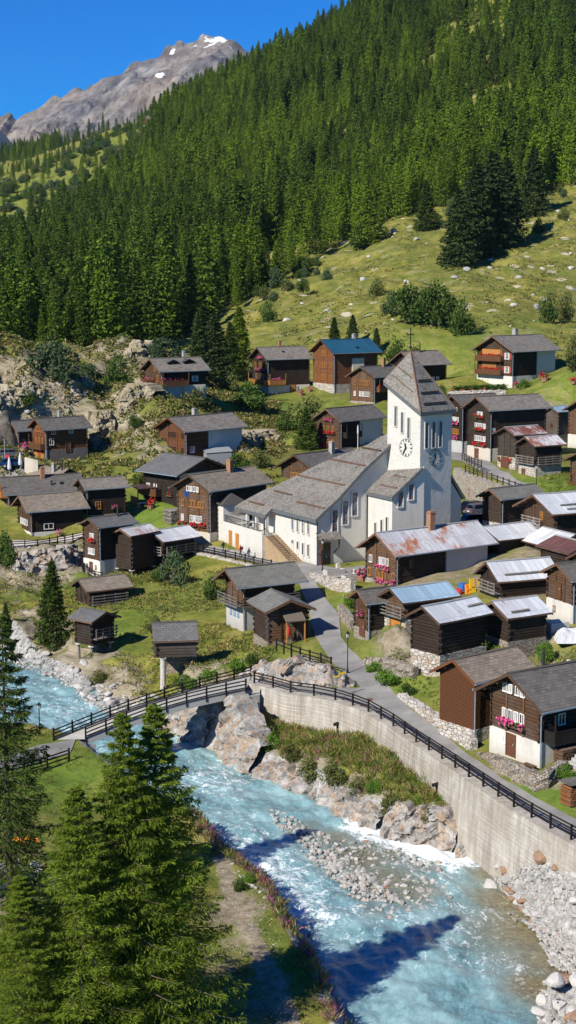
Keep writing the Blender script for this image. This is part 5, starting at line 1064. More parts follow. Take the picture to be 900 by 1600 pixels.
    m = MB(); m.box(-2.1, -.02, 10.0, 22.5, -2.2, zt_); m.box(-2.28, -2.1, 10.0, 22.5, -2.2, zt_+.35); m.box(-2.3, 1.2, 20.6, 22.4, zt_, zt_+2.6); m.box(-.02, 3.2, 16.5, 22.5, -2.2, zt_)
    m.build('terrace_wall', 'church_wall', root)
    m = MB(); a_ = [(-2.7, 20.2, zt_+2.6), (1.6, 20.2, zt_+2.6), (1.6, 22.8, zt_+2.6), (-2.7, 22.8, zt_+2.6), (-.5, 21.5, zt_+4.0)]
    m.add(a_, [(0, 1, 4), (1, 2, 4), (2, 3, 4), (3, 0, 4), (3, 2, 1, 0)]); m.build('corner_roof', 'slate_dark', root)
    m = MB(); a_ = [(-2.5, 16.3, zt_+1.7), (-.2, 16.3, zt_+1.7), (-.2, 18.4, zt_+1.7), (-2.5, 18.4, zt_+1.7), (-1.0, 17.2, zt_+2.8)]
    m.add(a_, [(0, 1, 4), (1, 2, 4), (2, 3, 4), (3, 0, 4), (3, 2, 1, 0)]); m.build('corner_roof', 'shingle', root)
    for y in (10.4, 13.1, 15.6):
        b = MB(); b.box(-1.5, -1.15, y-.17, y+.17, -2 if y < 11 else zt_, hz(-1.3)-.5); b.build('column', 'church_wall', root)
    for y0, y1 in ((10.6, 12.9), (13.3, 15.4), (15.8, 20.5)):
        b = MB(); n = int((y1-y0)/.22)
        for k in range(n+1): y = y0+(y1-y0)*k/n; b.box(-2.2, -2.17, y-.015, y+.015, zt_+.35, zt_+1.25)
        b.box(-2.23, -2.15, y0, y1, zt_+1.22, zt_+1.29); b.box(-2.22, -2.16, y0, y1, zt_+.42, zt_+.46); b.build('railing', 'iron', root)
    n = 16; m = MB()
    for k in range(n):
        y1 = 10.0 - k*.42; m.box(-1.9, -.03, y1-.42, y1-.005, -1.2, zt_ - (k+1)*(zt_+.1)/(n+1))
    m.build('stairs', 'step_wood', root)
    b = MB(); zz = lambda y: zt_ + 1.0 - (10-y)/.42*(zt_+.1)/(n+1)
    b.tube((-1.93, 10, zz(10)), (-1.93, 3.4, zz(3.4)), .035, n=5)
    for k in range(30): y = 10-k*.22; b.tube((-1.93, y, zz(y)-.95), (-1.93, y, zz(y)), .016, n=4)
    b.build('railing', 'iron', root)
    m = MB(); m.obox((-.02, 9.9, zt_), (-.04, 0, 0), (0, -6.5, -zt_), (0, 0, .9)); m.build('stair_wall', 'church_wall', root)
    for y, z in ((18.6, .1), (16.7, -.05)):
        m = MB(); m.box(-2.34, -2.29, y-.45, y+.45, z-.2, z+2.0); dd = m.build('door', 'door_gold', root); m = MB(); m.box(-2.38, -2.34, y+.3, y+.36, z+.8, z+.95); m.build('handle', 'steel', dd)
    for (x, y, zt2) in ((-.12, -.12, 6.1), (7.28, -.14, 9.2), (-1.75, 10.25, 4.9)):
        b = MB(); b.tube((x, y, -.5), (x, y, zt2), .07, n=6); b.build('downpipe', 'iron', root)
simple('step_wood', (.34, .24, .14), .8, .25)
simple('slate_edge', (.11, .115, .12), .6, .3, 5, .4)
church()

# ------------------------------------------------------------------ walls, bridge, fences
def offs(poly, d):
    out = []; n = len(poly)
    for i in range(n):
        a = poly[max(0, i-1)]; b = poly[min(n-1, i+1)]; t = np.array(b) - np.array(a); t /= np.linalg.norm(t); out.append(np.array(poly[i]) + d * np.array([-t[1], t[0]]))
    return out
def dense(poly, st):
    o = []
    for a, b in zip(poly[:-1], poly[1:]):
        a = np.array(a, float); b = np.array(b, float); n = max(1, int(np.linalg.norm((b-a)[:2])/st))
        for k in range(n): o.append(a + (b-a)*k/n)
    o.append(np.array(poly[-1], float)); return o
def river_wall():
    P = dense(WALL, .6); f = offs(P, -.5); f2 = offs(P, -.85); b = offs(P, .45); m = MB()
    zt, zb = .13, -6.3
    for i in range(len(P)-1):
        A = [(*f2[i], zb), (*f2[i+1], zb), (*f[i+1], zt), (*f[i], zt)]
        nn = 6
        for k in range(nn):
            g0, g1 = k/nn, (k+1)/nn; L_ = lambda p, q, t: tuple(np.array(p)*(1-t)+np.array(q)*t)
            m.quad(L_(A[0], A[3], g0), L_(A[1], A[2], g0), L_(A[1], A[2], g1), L_(A[0], A[3], g1))
        m.quad((*f[i], zt), (*f[i+1], zt), (*b[i+1], zt), (*b[i], zt)); m.quad((*b[i+1], -1), (*b[i], -1), (*b[i], zt), (*b[i+1], zt))
    m.quad((*f2[0], zb), (*f[0], zt), (*b[0], zt), (*b[0], zb)); m.quad((*f2[-1], zb), (*b[-1], zb), (*b[-1], zt), (*f[-1], zt))
    o = m.build('retaining_wall', 'wall_concrete'); tag(o, 'long pale concrete wall holding up the lane above the river', 'wall')
    for i in (18, 34, 47):
        p = f[i]; nn = f[i] - b[i]; nn /= np.linalg.norm(nn); z = -1.7; m = MB(); m.tube((*(p + nn * .02), z), (*(p + nn * .55), z - .08), .16, n=8); m.build('drain_pipe', 'iron', o)
        m = MB(); q = p + nn * .16; tt = np.array([-nn[1], nn[0]]) * .14; m.add([(*(q - tt), z), (*(q + tt), z), (*(q + tt * .5 + nn * .12), z - 1.9), (*(q - tt * .7 + nn * .12), z - 1.9)], [(0, 1, 2, 3), (3, 2, 1, 0)]); m.build('rust_stain', 'stain', o)
simple('stain', (.1, .075, .05), .9, .3)
river_wall()
def rock_wall(label, pts, thick=.6, mat='dry_stone', rough=.12, name='stone_wall', st=.45, cat='wall'):
    """pts: world (x, y, ztop, zbottom); a stone wall with an uneven face"""
    P = dense([np.array(p, float) for p in pts], st); xy = [p[:2] for p in P]; f = offs(xy, -thick/2); b = offs(xy, thick/2); m = MB(); nz = 6; r_ = np.random.RandomState(len(label))
    n = len(P); V = []
    for i in range(n):
        top = P[i][2] + r_.uniform(-1, 1)*rough*.8
        for k in range(nz+1):
            t = k/nz; z = P[i][3] + (top-P[i][3])*t; nrm = (np.array(f[i])-np.array(b[i])); nrm /= np.linalg.norm(nrm)
            q = np.array(f[i]) + nrm*(r_.uniform(-1, 1)*rough + (1-t)*.15); V.append((*q, z))
        V.append((*b[i], top + r_.uniform(-1, 1)*rough*.5)); V.append((*b[i], P[i][3]))
    w_ = nz+3; F_ = []
    for i in range(n-1):
        for k in range(w_-1): a = i*w_+k; F_.append((a, a+w_, a+w_+1, a+1))
    F_.append(tuple(range(w_))[::-1]); F_.append(tuple((n-1)*w_+k for k in range(w_)))
    m.add(V, F_); o = m.build(name, mat); return tag(o, label, cat)
def wp(px, h, dz=-.6, z0=None):
    """wall points from base pixels and heights above the ground"""
    out = []
    for (u, v), hh in zip(px, h): g = G(u, v); out.append((g[0], g[1], g[2]+hh, g[2]+dz))
    return out
rock_wall('low pale stone wall on the upper side of the lane below the brown boarded barn', wp([(626,1088),(654,1108),(684,1131),(709,1150),(741,1172)], [.4,.6,.8,1.0,.9]), mat='stone_pale', rough=.08)
rock_wall('rough stone wall between the lane and the white based chalet', wp([(750,1179),(783,1201),(813,1219),(838,1233)], [.3,.9,1.2,1.3])+wp([(852,1230),(869,1217),(884,1204)], [1.3,1.1,.9]), mat='dry_stone', rough=.14)
rock_wall('pale stone wall under the fenced path left of the barn roof', [(p[0], p[1]-.4, p[2], p[3]) for p in wp([(300,862),(325,866),(350,872),(380,879),(420,890)], [.1,.1,.1,.1,.1], -2.3)], mat='stone_pale', rough=.1)
rock_wall('stone wall of the church forecourt beside the fountain', wp([(488,900),(505,912),(525,921),(552,924)], [.5,1.0,1.3,1.5]), mat='stone_pale', rough=.1)
rock_wall('short grey stone wall between lane and little dark hut', wp([(532,962),(545,975),(553,985)], [1.3,1.2,1.0]), mat='dry_stone', rough=.1)
rock_wall('high stone wall with a wooden gate below the upper lane', [(*UZ(u, v, 8.2)[:2]-np.array([0, .4]), 8.35, 3.6) for u, v in ((712,731),(735,742),(765,753),(800,766))], thick=.8, mat='stone_wall', rough=.08)
rock_wall('dry stone terrace wall between the small log huts', wp([(572,1038),(600,1047),(625,1055),(650,1058)], [.7,1.2,1.3,.9]), mat='dry_stone', rough=.16)
rock_wall('square pale wall below the golden shuttered house', wp([(40,737),(52,740),(60,741)], [2.3,2.3,2.2]), mat='concrete_beige', rough=.02)
rock_wall('pale garden wall with red flowers below the hedge of the big chalet', wp([(700,618),(740,617),(790,615)], [.9,.9,.8]), mat='stone_pale', rough=.08)
# natural rock face holding the lane below the open barn
def crag(label, pts, depth=1.6, mat='cliff', seed=1, name='crag'):
    P = np.array(dense([np.array(p, float) for p in pts], .16)); xy = [p[:2] for p in P]; f = np.array(offs(xy, -.3)); b = np.array(offs(xy, depth)); n = len(P); nz = 22
    nr = f - b; nr /= np.linalg.norm(nr, axis=1)[:, None]; s = np.arange(n) * .16; top = P[:, 2] + fbm(s / .7, s * 0 + seed, 4, 3) * .9
    t = np.linspace(0, 1, nz + 1)[None]; z = P[:, 3:4] + (top - P[:, 3])[:, None] * t; S = np.repeat(s[:, None], nz + 1, 1)
    w1, w2, wi = worley(S/1.25 + .6*fbm(S/1.5, z/1.5, 2, seed) + z*.3, z/.95 + seed, seed)
    o = (wi-.5)*.95*sstep(0, .16, w2-w1) - .28*(1-sstep(0, .12, w2-w1)) + fbm(S/.6, z/.5, 4, seed+5)*.4 + ridged(S/2.6+seed, z/2.2, 3, seed)*.4 - .9*t*t + .45*(1-t)
    q = f[:, None] + nr[:, None] * o[..., None]; zz = z + fbm(S/.8, np.repeat(np.arange(nz+1)[None], n, 0)*.4, 2, 3)*.2
    V = np.concatenate([np.concatenate([q, zz[..., None]], -1), np.concatenate([b, top[:, None]+.02], 1)[:, None], np.concatenate([b, P[:, 3:4]], 1)[:, None]], 1)
    w_ = nz+3; idx = np.arange(n*w_).reshape(n, w_); F_ = np.stack([idx[:-1, :-1], idx[1:, :-1], idx[1:, 1:], idx[:-1, 1:]], -1).reshape(-1, 4)
    o = npmesh(name, V.reshape(-1, 3), F_, mat); return tag(o, label, 'rock')
crag('pale rock face between the two lanes below the open barn', [(*UZ(388,1050,-.1)[:2],.3,-1.5)]+[(*UZ(u, v, .05)[:2], zt, -.7) for u, v, zt in ((396,1061,1.0),(420,1064,2.1),(445,1067,2.2),(470,1070,2.1),(500,1073,1.7),(530,1075,1.0),(556,1076,.3))], 1.5, seed=3)
crag('big pale rock at the bridge end with a rust orange stain', [(*UZ(u, v, WZ)[:2], zt, -6.2) for u, v, zt in ((338,1172,-2.2),(352,1178,-.4),(368,1190,-.3),(384,1200,-2.0),(400,1207,-3.2))], 2.2, seed=9)
crag('grey slab of rock and concrete beside the river under the bridge', [(*UZ(u, v, WZ)[:2], zt, -6.2) for u, v, zt in ((255,1136,-3.2),(275,1143,-1.9),(300,1157,-1.6),(322,1168,-2.6))], 1.5, seed=14)
for i, (a, zt) in enumerate((([(400,1210,-4.2),(430,1222,-3.6),(460,1232,-3.9),(490,1248,-4.0)], 0), ([(500,1254,-3.6),(530,1268,-3.3),(560,1286,-3.5),(590,1297,-3.8)], 0), ([(600,1301,-3.2),(640,1309,-2.4),(680,1318,-2.3),(712,1326,-2.9)], 0), ([(722,1327,-3.5),(750,1333,-2.9),(775,1338,-3.2),(795,1340,-3.8)], 0))):
    crag(('dark grey rock ledge at the water below the first weeds of the river wall', 'cracked grey rock ledge at the water in the middle of the wall', 'brown tinted rock ledge where the river runs white', 'smooth grey rock at the right end of the weedy bank')[i], [(*UZ(u, v, WZ)[:2], z - .55, -6.3) for u, v, z in a], 1.5, seed=20+i*3, name='rock_ledge')
crag('white rock face under the wooden fence at the left', [(*G(u, v)[:2], G(u, v)[2]+h, G(u, v)[2]-.6) for u, v, h in ((22,895,.8),(40,893,2.0),(60,889,2.3),(80,886,2.6),(100,882,2.2),(120,874,1.8),(128,868,1.0))], 1.4, seed=31)

for a, b in (('pale crag at the left edge of the knoll above the plaza', [(-10,645,3.5),(20,628,5),(45,620,4.5),(66,612,2)]), ('rounded rock crest at the top left of the knoll', [(0,604,2.5),(30,584,4),(58,575,3.5),(84,572,1.5)]), ('tall grey rock slab above the golden shuttered house', [(140,694,4),(152,686,7),(166,678,6.5),(180,672,3)]), ('cracked outcrop in the middle of the knoll', [(100,632,2),(122,616,3.8),(146,606,2.5)]), ('broad outcrop below the dense dark tree on the knoll', [(186,646,2.5),(204,634,5),(226,625,4.5),(240,622,2)]), ('bright rock crest behind the dormer chalet', [(196,560,1.5),(222,553,4),(246,551,3)]), ('low outcrop on the bank below the lawn', [(366,706,1.5),(392,694,3),(420,688,2.6),(436,686,1)])):
    crag(a, [(*(lambda g: (g[0], g[1], g[2]+h*.62, g[2]-1.2))(G(u, v)),) for u, v, h in b], 3.0, mat='knoll_rock', seed=len(a)*3+1)
def fence(label, pts, h=1.05, post=2.2, rails=(.35, .7, .98), mat='rail_dark', pw=.13, name='fence', railt=.05, railh=.11):
    """posts and rails along world points (x, y, z)"""
    P = [np.array(p, float) for p in pts]; root = thing(name, label, 'fence', P[0])
    o = P[0]; seg = []
    tot = sum(np.linalg.norm(b-a) for a, b in zip(P[:-1], P[1:])); n = max(1, round(tot/post)); ds = tot/n; S = []
    acc = 0; tgt = 0
    for a, b in zip(P[:-1], P[1:]):
        L_ = np.linalg.norm(b-a)
        while tgt <= acc+L_+1e-6 and len(S) <= n: S.append(a+(b-a)*(tgt-acc)/L_); tgt += ds
        acc += L_
    r_ = np.random.RandomState(len(label)*7)
    for i, s in enumerate(S):
        t = (S[min(i+1, len(S)-1)]-S[max(i-1, 0)]); t[2] = 0; t /= np.linalg.norm(t)+1e-9; nn = np.array([-t[1], t[0], 0]); q = s-o; m = MB(); l = np.array([r_.uniform(-.02, .02), r_.uniform(-.02, .02), h+.1])
        m.obox(q-t*pw/2-nn*pw/2-np.array([0, 0, .3]), t*pw, nn*pw, l+np.array([0, 0, .3])); m.build('post', mat, root)
    for a, b in zip(S[:-1], S[1:]):
        t = (b-a); t /= np.linalg.norm(t); nn = np.array([-t[1], t[0], 0]); nn /= np.linalg.norm(nn)
        for rh in rails:
            m = MB(); m.obox(a-o+nn*(pw/2+.004)+np.array([0, 0, rh-railh/2+r_.uniform(-.012, .012)])-t*.06, (b-a)+t*.12, nn*railt, np.array([0, 0, railh])); m.build('rail', mat, root)
    return root
WTOP = [(*p, .13) for p in dense(WALL, 1.0)]
fence('dark wooden railing along the top of the concrete river wall', WTOP[1:], 1.0, 2.35, (.38, .72, .98))
NR, NL, FR_, FL = UZ(384,1079,0.1), UZ(134,1155,-2.5), UZ(392,1056,0.1), UZ(84,1156,-2.5)
def bridge():
    root = thing('bridge', 'narrow sloping bridge with dark wooden railings over the glacial river', 'bridge', (0, 0, 0)); n = 16
    zc = lambda t: .5*math.sin(math.pi*t)
    near = [NR+(NL-NR)*k/n+np.array([0, 0, zc(k/n)]) for k in range(n+1)]; fa = [FR_+(FL-FR_)*k/n+np.array([0, 0, zc(k/n)]) for k in range(n+1)]
    m = MB(); dn = np.array([0, 0, -.55])
    for i in range(n):
        m.quad(near[i+1], near[i], fa[i], fa[i+1]); m.quad(near[i]+dn, near[i+1]+dn, near[i+1], near[i]); m.quad(fa[i+1]+dn, fa[i]+dn, fa[i], fa[i+1]); m.quad(near[i+1]+dn, near[i]+dn, fa[i]+dn, fa[i+1]+dn)
    m.build('deck', 'concrete_block', root)
    for pl, nm in ((near, 'n'), (fa, 'f')):
        k = MB()
        for i in range(n): k.obox(pl[i]+np.array([0, 0, .0]), pl[i+1]-pl[i], np.array([0, .16 if nm == 'n' else -.16, 0]), np.array([0, 0, .14]))
        k.build('kerb', 'board_grey', root)
    for a, b, c in ((NR, FR_, .0), (NL, FL, 0)):
        m = MB(); d_ = (NL-NR)*.06*(1 if a is NR else -1); d_[2] = 0; p = [a+d_, b+d_, b-d_*1.5, a-d_*1.5]; m.prism([q[:2] for q in p], -6.5, min(a[2], b[2])-.56); m.build('abutment', 'concrete_block', root)
    return near, fa
nr_, fr_ = bridge()
fence('near railing of the bridge', nr_, 1.05, 1.9, (.3, .62, .95)); fence('far railing of the bridge', [p+np.array([0, -.1, 0]) for p in fr_], 1.05, 1.9, (.3, .62, .95))
gpt = lambda px, dz=0: [tuple(G(u, v)+np.array([0, 0, dz])) for u, v in px]
fence('short dark fence left of the bridge on the near bank', gpt([(0,1220),(55,1208),(108,1190)]), 1.1, 2.4)
fence('dark fence along the path below the church terrace', gpt([(300,863),(325,867),(350,872),(380,879),(405,885),(424,889)]), 1.1, 2.2)
fence('fence on the rock above the lane beside the open barn', [(p[0], p[1], p[2]) for p in (*[tuple(UZ(u, v, z)) for u, v, z in ((432,1013,1.3),(455,1022,1.25),(476,1029,1.2),(496,1034,1.1),(517,1042,.9))],)], .9, 1.4, (.4, .8))
fence('fence on the cliff in front of the low left houses', gpt([(18,858),(50,857),(80,852),(110,847),(132,842)]), 1.1, 1.9)
fence('iron railing on the wall before the tall narrow house', gpt([(124,880),(133,897),(145,905),(160,908)], .1), 1.0, 1.2, (.2, .6, .95), 'iron', .08)
fence('brown fence on the upper lane above the car park', [(*(UZ(u, v, 8.3)[:2]), 8.35) for u, v in ((727,739),(745,745),(768,752))], 1.1, 1.7, (.35, .7, 1.0), 'rail_wood')
fence('dark fence climbing the upper lane behind the barns', [(*(UZ(u, v, 8.2)[:2]), 8.2) for u, v in ((768,752),(790,760),(812,768),(835,776))], 1.1, 2.4, (.45, .95))
fence('short fence with a bend at the top of the upper lane', [(*(UZ(u, v, 8.5)[:2]), 8.5) for u, v in ((722,718),(738,726),(752,731))], 1.1, 1.6, (.35, .7, 1.0), 'rail_wood')
strip('path', [(110,1178,118,1160),(70,1190,64,1165),(0,1212,-5,1185),(-40,1225,-40,1195)], .07, 'asphalt', 'pale path leaving the bridge on the near bank')
# ------------------------------------------------------------------ vegetation
def nrmz(a): return a / (np.linalg.norm(a, axis=-1, keepdims=True) + 1e-9)
def cards(base, d, ln, wd, rs, flat=.5, bend=.0):
    """diamond leaves: base points, directions, lengths, widths -> verts, quads"""
    n = len(base); d = nrmz(d); up = nrmz(rs.normal(size=(n, 3)) * (1 - flat) + np.array([0, 0, 1.0]) * flat)
    s = nrmz(np.cross(d, up)); ln = np.broadcast_to(ln, (n,))[:, None]; wd = np.broadcast_to(wd, (n,))[:, None]
    mid = base + d * ln * .5; tip = base + d * ln + np.array([0, 0, -1.]) * ln * bend
    V = np.stack([base, mid + s * wd * .5, tip, mid - s * wd * .5], 1).reshape(-1, 3)
    F_ = np.arange(n * 4).reshape(-1, 4); return V, F_
def conifer(h, r, nb, nt, ns, seed, droop=.25, clen=.35, cwid=.1, pw=.85, z0=.12, upt=.0, side=.55, trunk=.16, limbs=True, skirt=1.0):
    rs = np.random.RandomState(seed); B = []; D = []; LN = []; WD = []; limb = []
    for k in range(nb):
        f = (k + rs.uniform()) / nb; f = f ** 1.05; z = h * (z0 + (1 - z0) * f); L = r * (1 - f) ** pw * rs.uniform(.72, 1.15) + .12
        if f < .12: L *= skirt
        a = k * 2.39996 + rs.uniform(-.5, .5); dr = np.array([math.cos(a), math.sin(a), 0]); inc = rs.uniform(-.1, .12) + upt * f
        t = np.linspace(.08, 1, nt)[:, None]
        P = np.array([0, 0, z]) + dr * L * t + np.array([0, 0, 1.]) * (inc * L * t - droop * L * t * (1.3 - t * .9))
        limb.append((np.array([0, 0, z]), P[nt // 2], P[-1], L))
        sd = np.array([-dr[1], dr[0], 0])
        for sg in (-1, 1):
            tl = (1.08 - t[:, 0]) * L * side * rs.uniform(.7, 1.2, nt) + .08
            td = nrmz(dr * .55 + sd * sg * .8 + np.array([0, 0, -.18]) + rs.normal(size=(nt, 3)) * .18)
            for j in range(ns):
                q = (j + rs.uniform(0, 1, nt)) / ns
                b = P + td * (tl * q)[:, None]; B.append(b)
                D.append(td + rs.normal(size=(nt, 3)) * .45 + np.array([0, 0, -.15])); LN.append(clen * rs.uniform(.6, 1.25, nt) * min(1, .45 + L / r)); WD.append(cwid * rs.uniform(.7, 1.3, nt))
        B.append(P[-1:]); D.append(dr[None] + np.array([[0, 0, -.1]])); LN.append(np.array([clen])); WD.append(np.array([cwid]))
    for k in range(14):
        B.append(np.array([[0, 0, h * (.96 + .04 * rs.uniform())]])); D.append(rs.normal(size=(1, 3)) * .4 + np.array([[0, 0, .8]])); LN.append(np.array([clen])); WD.append(np.array([cwid]))
    V, F_ = cards(np.concatenate(B), np.concatenate(D), np.concatenate(LN), np.concatenate(WD), rs, .35, .15)
    m = MB(); m.path([(0, 0, -.6), (0, 0, h * .12), (0, 0, h * .5), (0, 0, h * .985)], [trunk * 1.25, trunk, trunk * .6, .02], 8)
    if limbs:
        for a, b, c, L in limb: m.path([a, b, c], [.015 + L * .012, .01 + L * .007, .006], 4)
    return V, F_, m
def tree_proto(name, spec, mat, **kw):
    V, F_, m = conifer(*spec, **kw)
    me = npmesh('crown', V, F_, mat, 'MESH'); to = m.build('trunk', 'bark'); tm = to.data; bpy.data.objects.remove(to); return me, tm, spec[0]
def place_tree(name, label, cat, protos, loc, h, rz, group=None, wf=1.0):
    crown, trunk, h0 = protos; k = h / h0; root = thing(name, label, cat, loc, rz, group); root.scale = (k * wf, k * wf, k)
    for nm, me in (('crown', crown), ('trunk', trunk)): o = bpy.data.objects.new(nm, me); COL.objects.link(o); o.parent = root
    return root
# nearest conifers in full detail
PL1 = tree_proto('larch', (19, 3.5, 190, 22, 6, 3), 'needles_larch', droop=.12, clen=.27, cwid=.055, upt=.25, pw=.75, trunk=.2, z0=.08)
PL2 = tree_proto('larch', (19, 3.6, 180, 22, 6, 8), 'needles_larch', droop=.1, clen=.27, cwid=.055, upt=.2, pw=.8, trunk=.2, z0=.06)
PS1 = tree_proto('spruce', (20, 3.3, 105, 22, 5, 5), 'needles_spruce', droop=.5, clen=.36, cwid=.075, upt=.3, pw=.7, trunk=.24, z0=.1)
def base_h(u, v, vt):
    g = G(u, v); return g, (v - vt) * g[1] / FPX
for (u, v, vt, pr, lb, wf, rz) in ((248,1612,1050,PL1,'tall light green larch with the widest crown, rightmost of the front group',1.28,.4),(200,1630,1060,PL2,'tall light green larch in the middle of the front group',1.18,2.1),(128,1648,1180,PL2,'shorter light green larch left of the two tall front ones',1.45,4.0),(40,1680,1330,PL1,'low bushy larch in the bottom left corner of the photo',1.7,1.2)):
    g, h = base_h(u, v, vt); place_tree('larch_tree', lb, 'tree', pr, tuple(g), h, rz, None, wf)
g, h = base_h(16, 1422, 925); place_tree('spruce_tree', 'tall dark spruce with drooping branches at the left edge beside the river path', 'tree', PS1, tuple(g), h, .7, None, 1.1)
# trees just outside the frame whose shadows fall over the river
# mid distance conifers
PM1 = tree_proto('spruce', (12, 2.5, 120, 9, 3, 21), 'needles_dark', droop=.3, clen=.55, cwid=.2, upt=.2, pw=.85, trunk=.16, limbs=False, z0=.04)
PM2 = tree_proto('spruce', (12, 2.4, 120, 9, 3, 22), 'needles_spruce', droop=.25, clen=.5, cwid=.19, upt=.25, pw=.9, trunk=.16, limbs=False, z0=.04)
PM3 = tree_proto('larch', (12, 2.2, 110, 8, 3, 23), 'needles_larch', droop=.15, clen=.5, cwid=.18, upt=.2, pw=.8, trunk=.14, limbs=False, z0=.08)
for (u, v, vt, pr, lb, wf) in ((83,1012,872,PM2,'single dark spruce on the river slope left of the small granary',1.15),
  (312,592,487,PM1,'dark spruce behind the dormer chalet, leftmost of the clump',1.1),(336,596,490,PM1,'dark spruce behind the dormer chalet, widest of the clump',1.4),(360,590,505,PM2,'dark spruce behind the dormer chalet, between the widest one and a pale larch',1.2),(374,585,480,PM3,'pale larch beside the spruce clump behind the dormer chalet',1.1),
  (522,548,497,PM2,'small bluish young spruce behind the blue roof ridge',1.3),(551,545,493,PM1,'small dark young spruce behind the middle of the blue roof',1.2),(588,552,513,PM1,'smallest dark spruce right of the blue roof',1.2),
  (716,416,300,PM1,'lowest dark spruce of the clump standing out on the steep meadow',1.35),(742,406,262,PM1,'tall dark spruce near the foot of the meadow clump',1.25),(768,392,245,PM1,'tallest broad dark spruce in the middle of the meadow clump',1.5),(790,378,252,PM1,'dark spruce on the upper side of the meadow clump',1.3),(832,338,235,PM1,'dark spruce at the top of the meadow clump with a long shadow',1.35),
  (665,360,285,PM2,'lone green spruce at the lower forest edge above the meadow',1.3),(575,385,300,PM3,'pale larch at the forest edge above the middle of the meadow',1.5),(10,1002,940,PM2,'slim spruce behind the tall left spruce on the far bank',1.1),(507,690,640,PM2,'dark conical tree in front of the house with red flowers',.0)):
    if wf == 0: u, v, vt, wf = 478, 702, 638, 1.7
    g, h = base_h(u, v, vt); place_tree('larch_tree' if pr is PM3 else 'spruce_tree', lb, 'tree', pr, tuple(g), h, random.uniform(0, 6), None, wf)

# forest on the mountainside
def forest_proto(nm, spec, mat, **kw):
    V, F_, m = conifer(*spec, limbs=False, **kw); V2 = np.array(m.v); me = bpy.data.meshes.new(nm)
    n = len(V); F2 = np.array([f for f in m.f if len(f) == 4]) + n
    FF = np.concatenate([F_, F2]); mi = np.concatenate([np.zeros(len(F_), int), np.ones(len(F2), int)])
    return npmesh(nm, np.concatenate([V, V2]), FF, [mat, 'bark'], 'MESH', mi=mi)
FP = [forest_proto('conifer', (22, 3.5 + .35 * (s % 3), 84 + 6 * (s % 4), 5, 2, s), mt, droop=dr, clen=1.0, cwid=.42, upt=.1, pw=.8, trunk=.25, z0=.06, side=.5) for s, mt, dr in ((41,'forest_dark',.4),(42,'forest_dark',.32),(43,'forest_dark',.45),(44,'forest_light',.2),(45,'forest_light',.15))]
FOREST = [(-400,600),(20,572),(100,566),(215,552),(300,520),(345,490),(400,458),(440,440),(480,412),(520,388),(548,378),(585,350),(640,338),(700,325),(740,312),(850,304),(905,294),(1100,240),(1400,-400),(500,-400),(400,60),(240,150),(0,235),(-400,330)]
CLEAR = [(-100,266),(40,250),(150,212),(200,190),(250,192),(232,235),(205,275),(150,318),(95,352),(50,385),(0,392),(-100,395)]
def forest():
    rs = np.random.RandomState(77); P = []
    y = 380.0
    while y < 2500:
        s = 5.5 if y < 950 else 6.6 if y < 1500 else 9.5
        xs = np.arange(-.235 * y, .235 * y, s); px = xs + rs.uniform(-.45, .45, len(xs)) * s; py = y + rs.uniform(-.5, .5, len(xs)) * s * 1.25; P.append(np.stack([px, py], 1)); y += s * 1.25
    P = np.concatenate(P); z = Tv(P[:, 0], P[:, 1]); u, v = proj(P[:, 0], P[:, 1], z)
    # ground hidden behind a nearer crest still carries trees; test on the map, not the picture, beyond the crest
    k = inpoly(u, v, FOREST) & (u > -60) & (u < 960) & (v > -60)
    c = inpoly(u, v, CLEAR); dens = fbm(P[:, 0] / 60, P[:, 1] / 60, 3, 13)
    k &= ~(c & (rs.uniform(size=len(P)) > .14)); k &= ~((dens < -.42) & (P[:, 1] < 1200)) ; k &= (rs.uniform(size=len(P)) > .04)
    # visibility from the crest: drop trees well behind it
    P = P[k]; z = z[k]; u = u[k]; v = v[k]; c = c[k]
    h = np.clip(rs.normal(19, 5.0, len(P)) + 9 * fbm(P[:, 0] / 38, P[:, 1] / 55, 2, 66), 9, 31) * np.where(P[:, 1] > 1300, .85, 1.0) * np.where(c, .6, 1.0)
    edge = np.zeros(len(P)); 
    patch = fbm(P[:, 0] / 45, P[:, 1] / 70, 3, 91) + rs.uniform(-.3, .3, len(P)) + np.where(u > 620, .14, 0) * (v > 90) - np.where((u > 450) & (v < 130), .12, 0)
    patch = patch - np.where((u < 330) & (v > 330), .7, 0); kind = np.where(patch > .10, 3 + (rs.uniform(size=len(P)) > .5), rs.randint(0, 3, len(P)))
    order = np.argsort(-h / P[:, 1]); return P[order], z[order], h[order], kind[order], rs
fP, fz, fh, fk, frs = forest()
FN = 300
src = {}
for i in range(FN):
    k = int(fk[i]); o = inst('conifer', FP[k], (fP[i, 0], fP[i, 1], fz[i] - .3), frs.uniform(0, 6.28), (fh[i] / 22 * frs.uniform(.78, 1.25),) * 2 + (fh[i] / 22,))
    if k < 3: tag(o, 'dark green spruce in the front rows of the mountainside forest', 'tree', 'spruces in the front of the forest')
    else: tag(o, 'lighter green larch in the front rows of the mountainside forest', 'tree', 'larches in the front of the forest')
    src.setdefault(k, o)
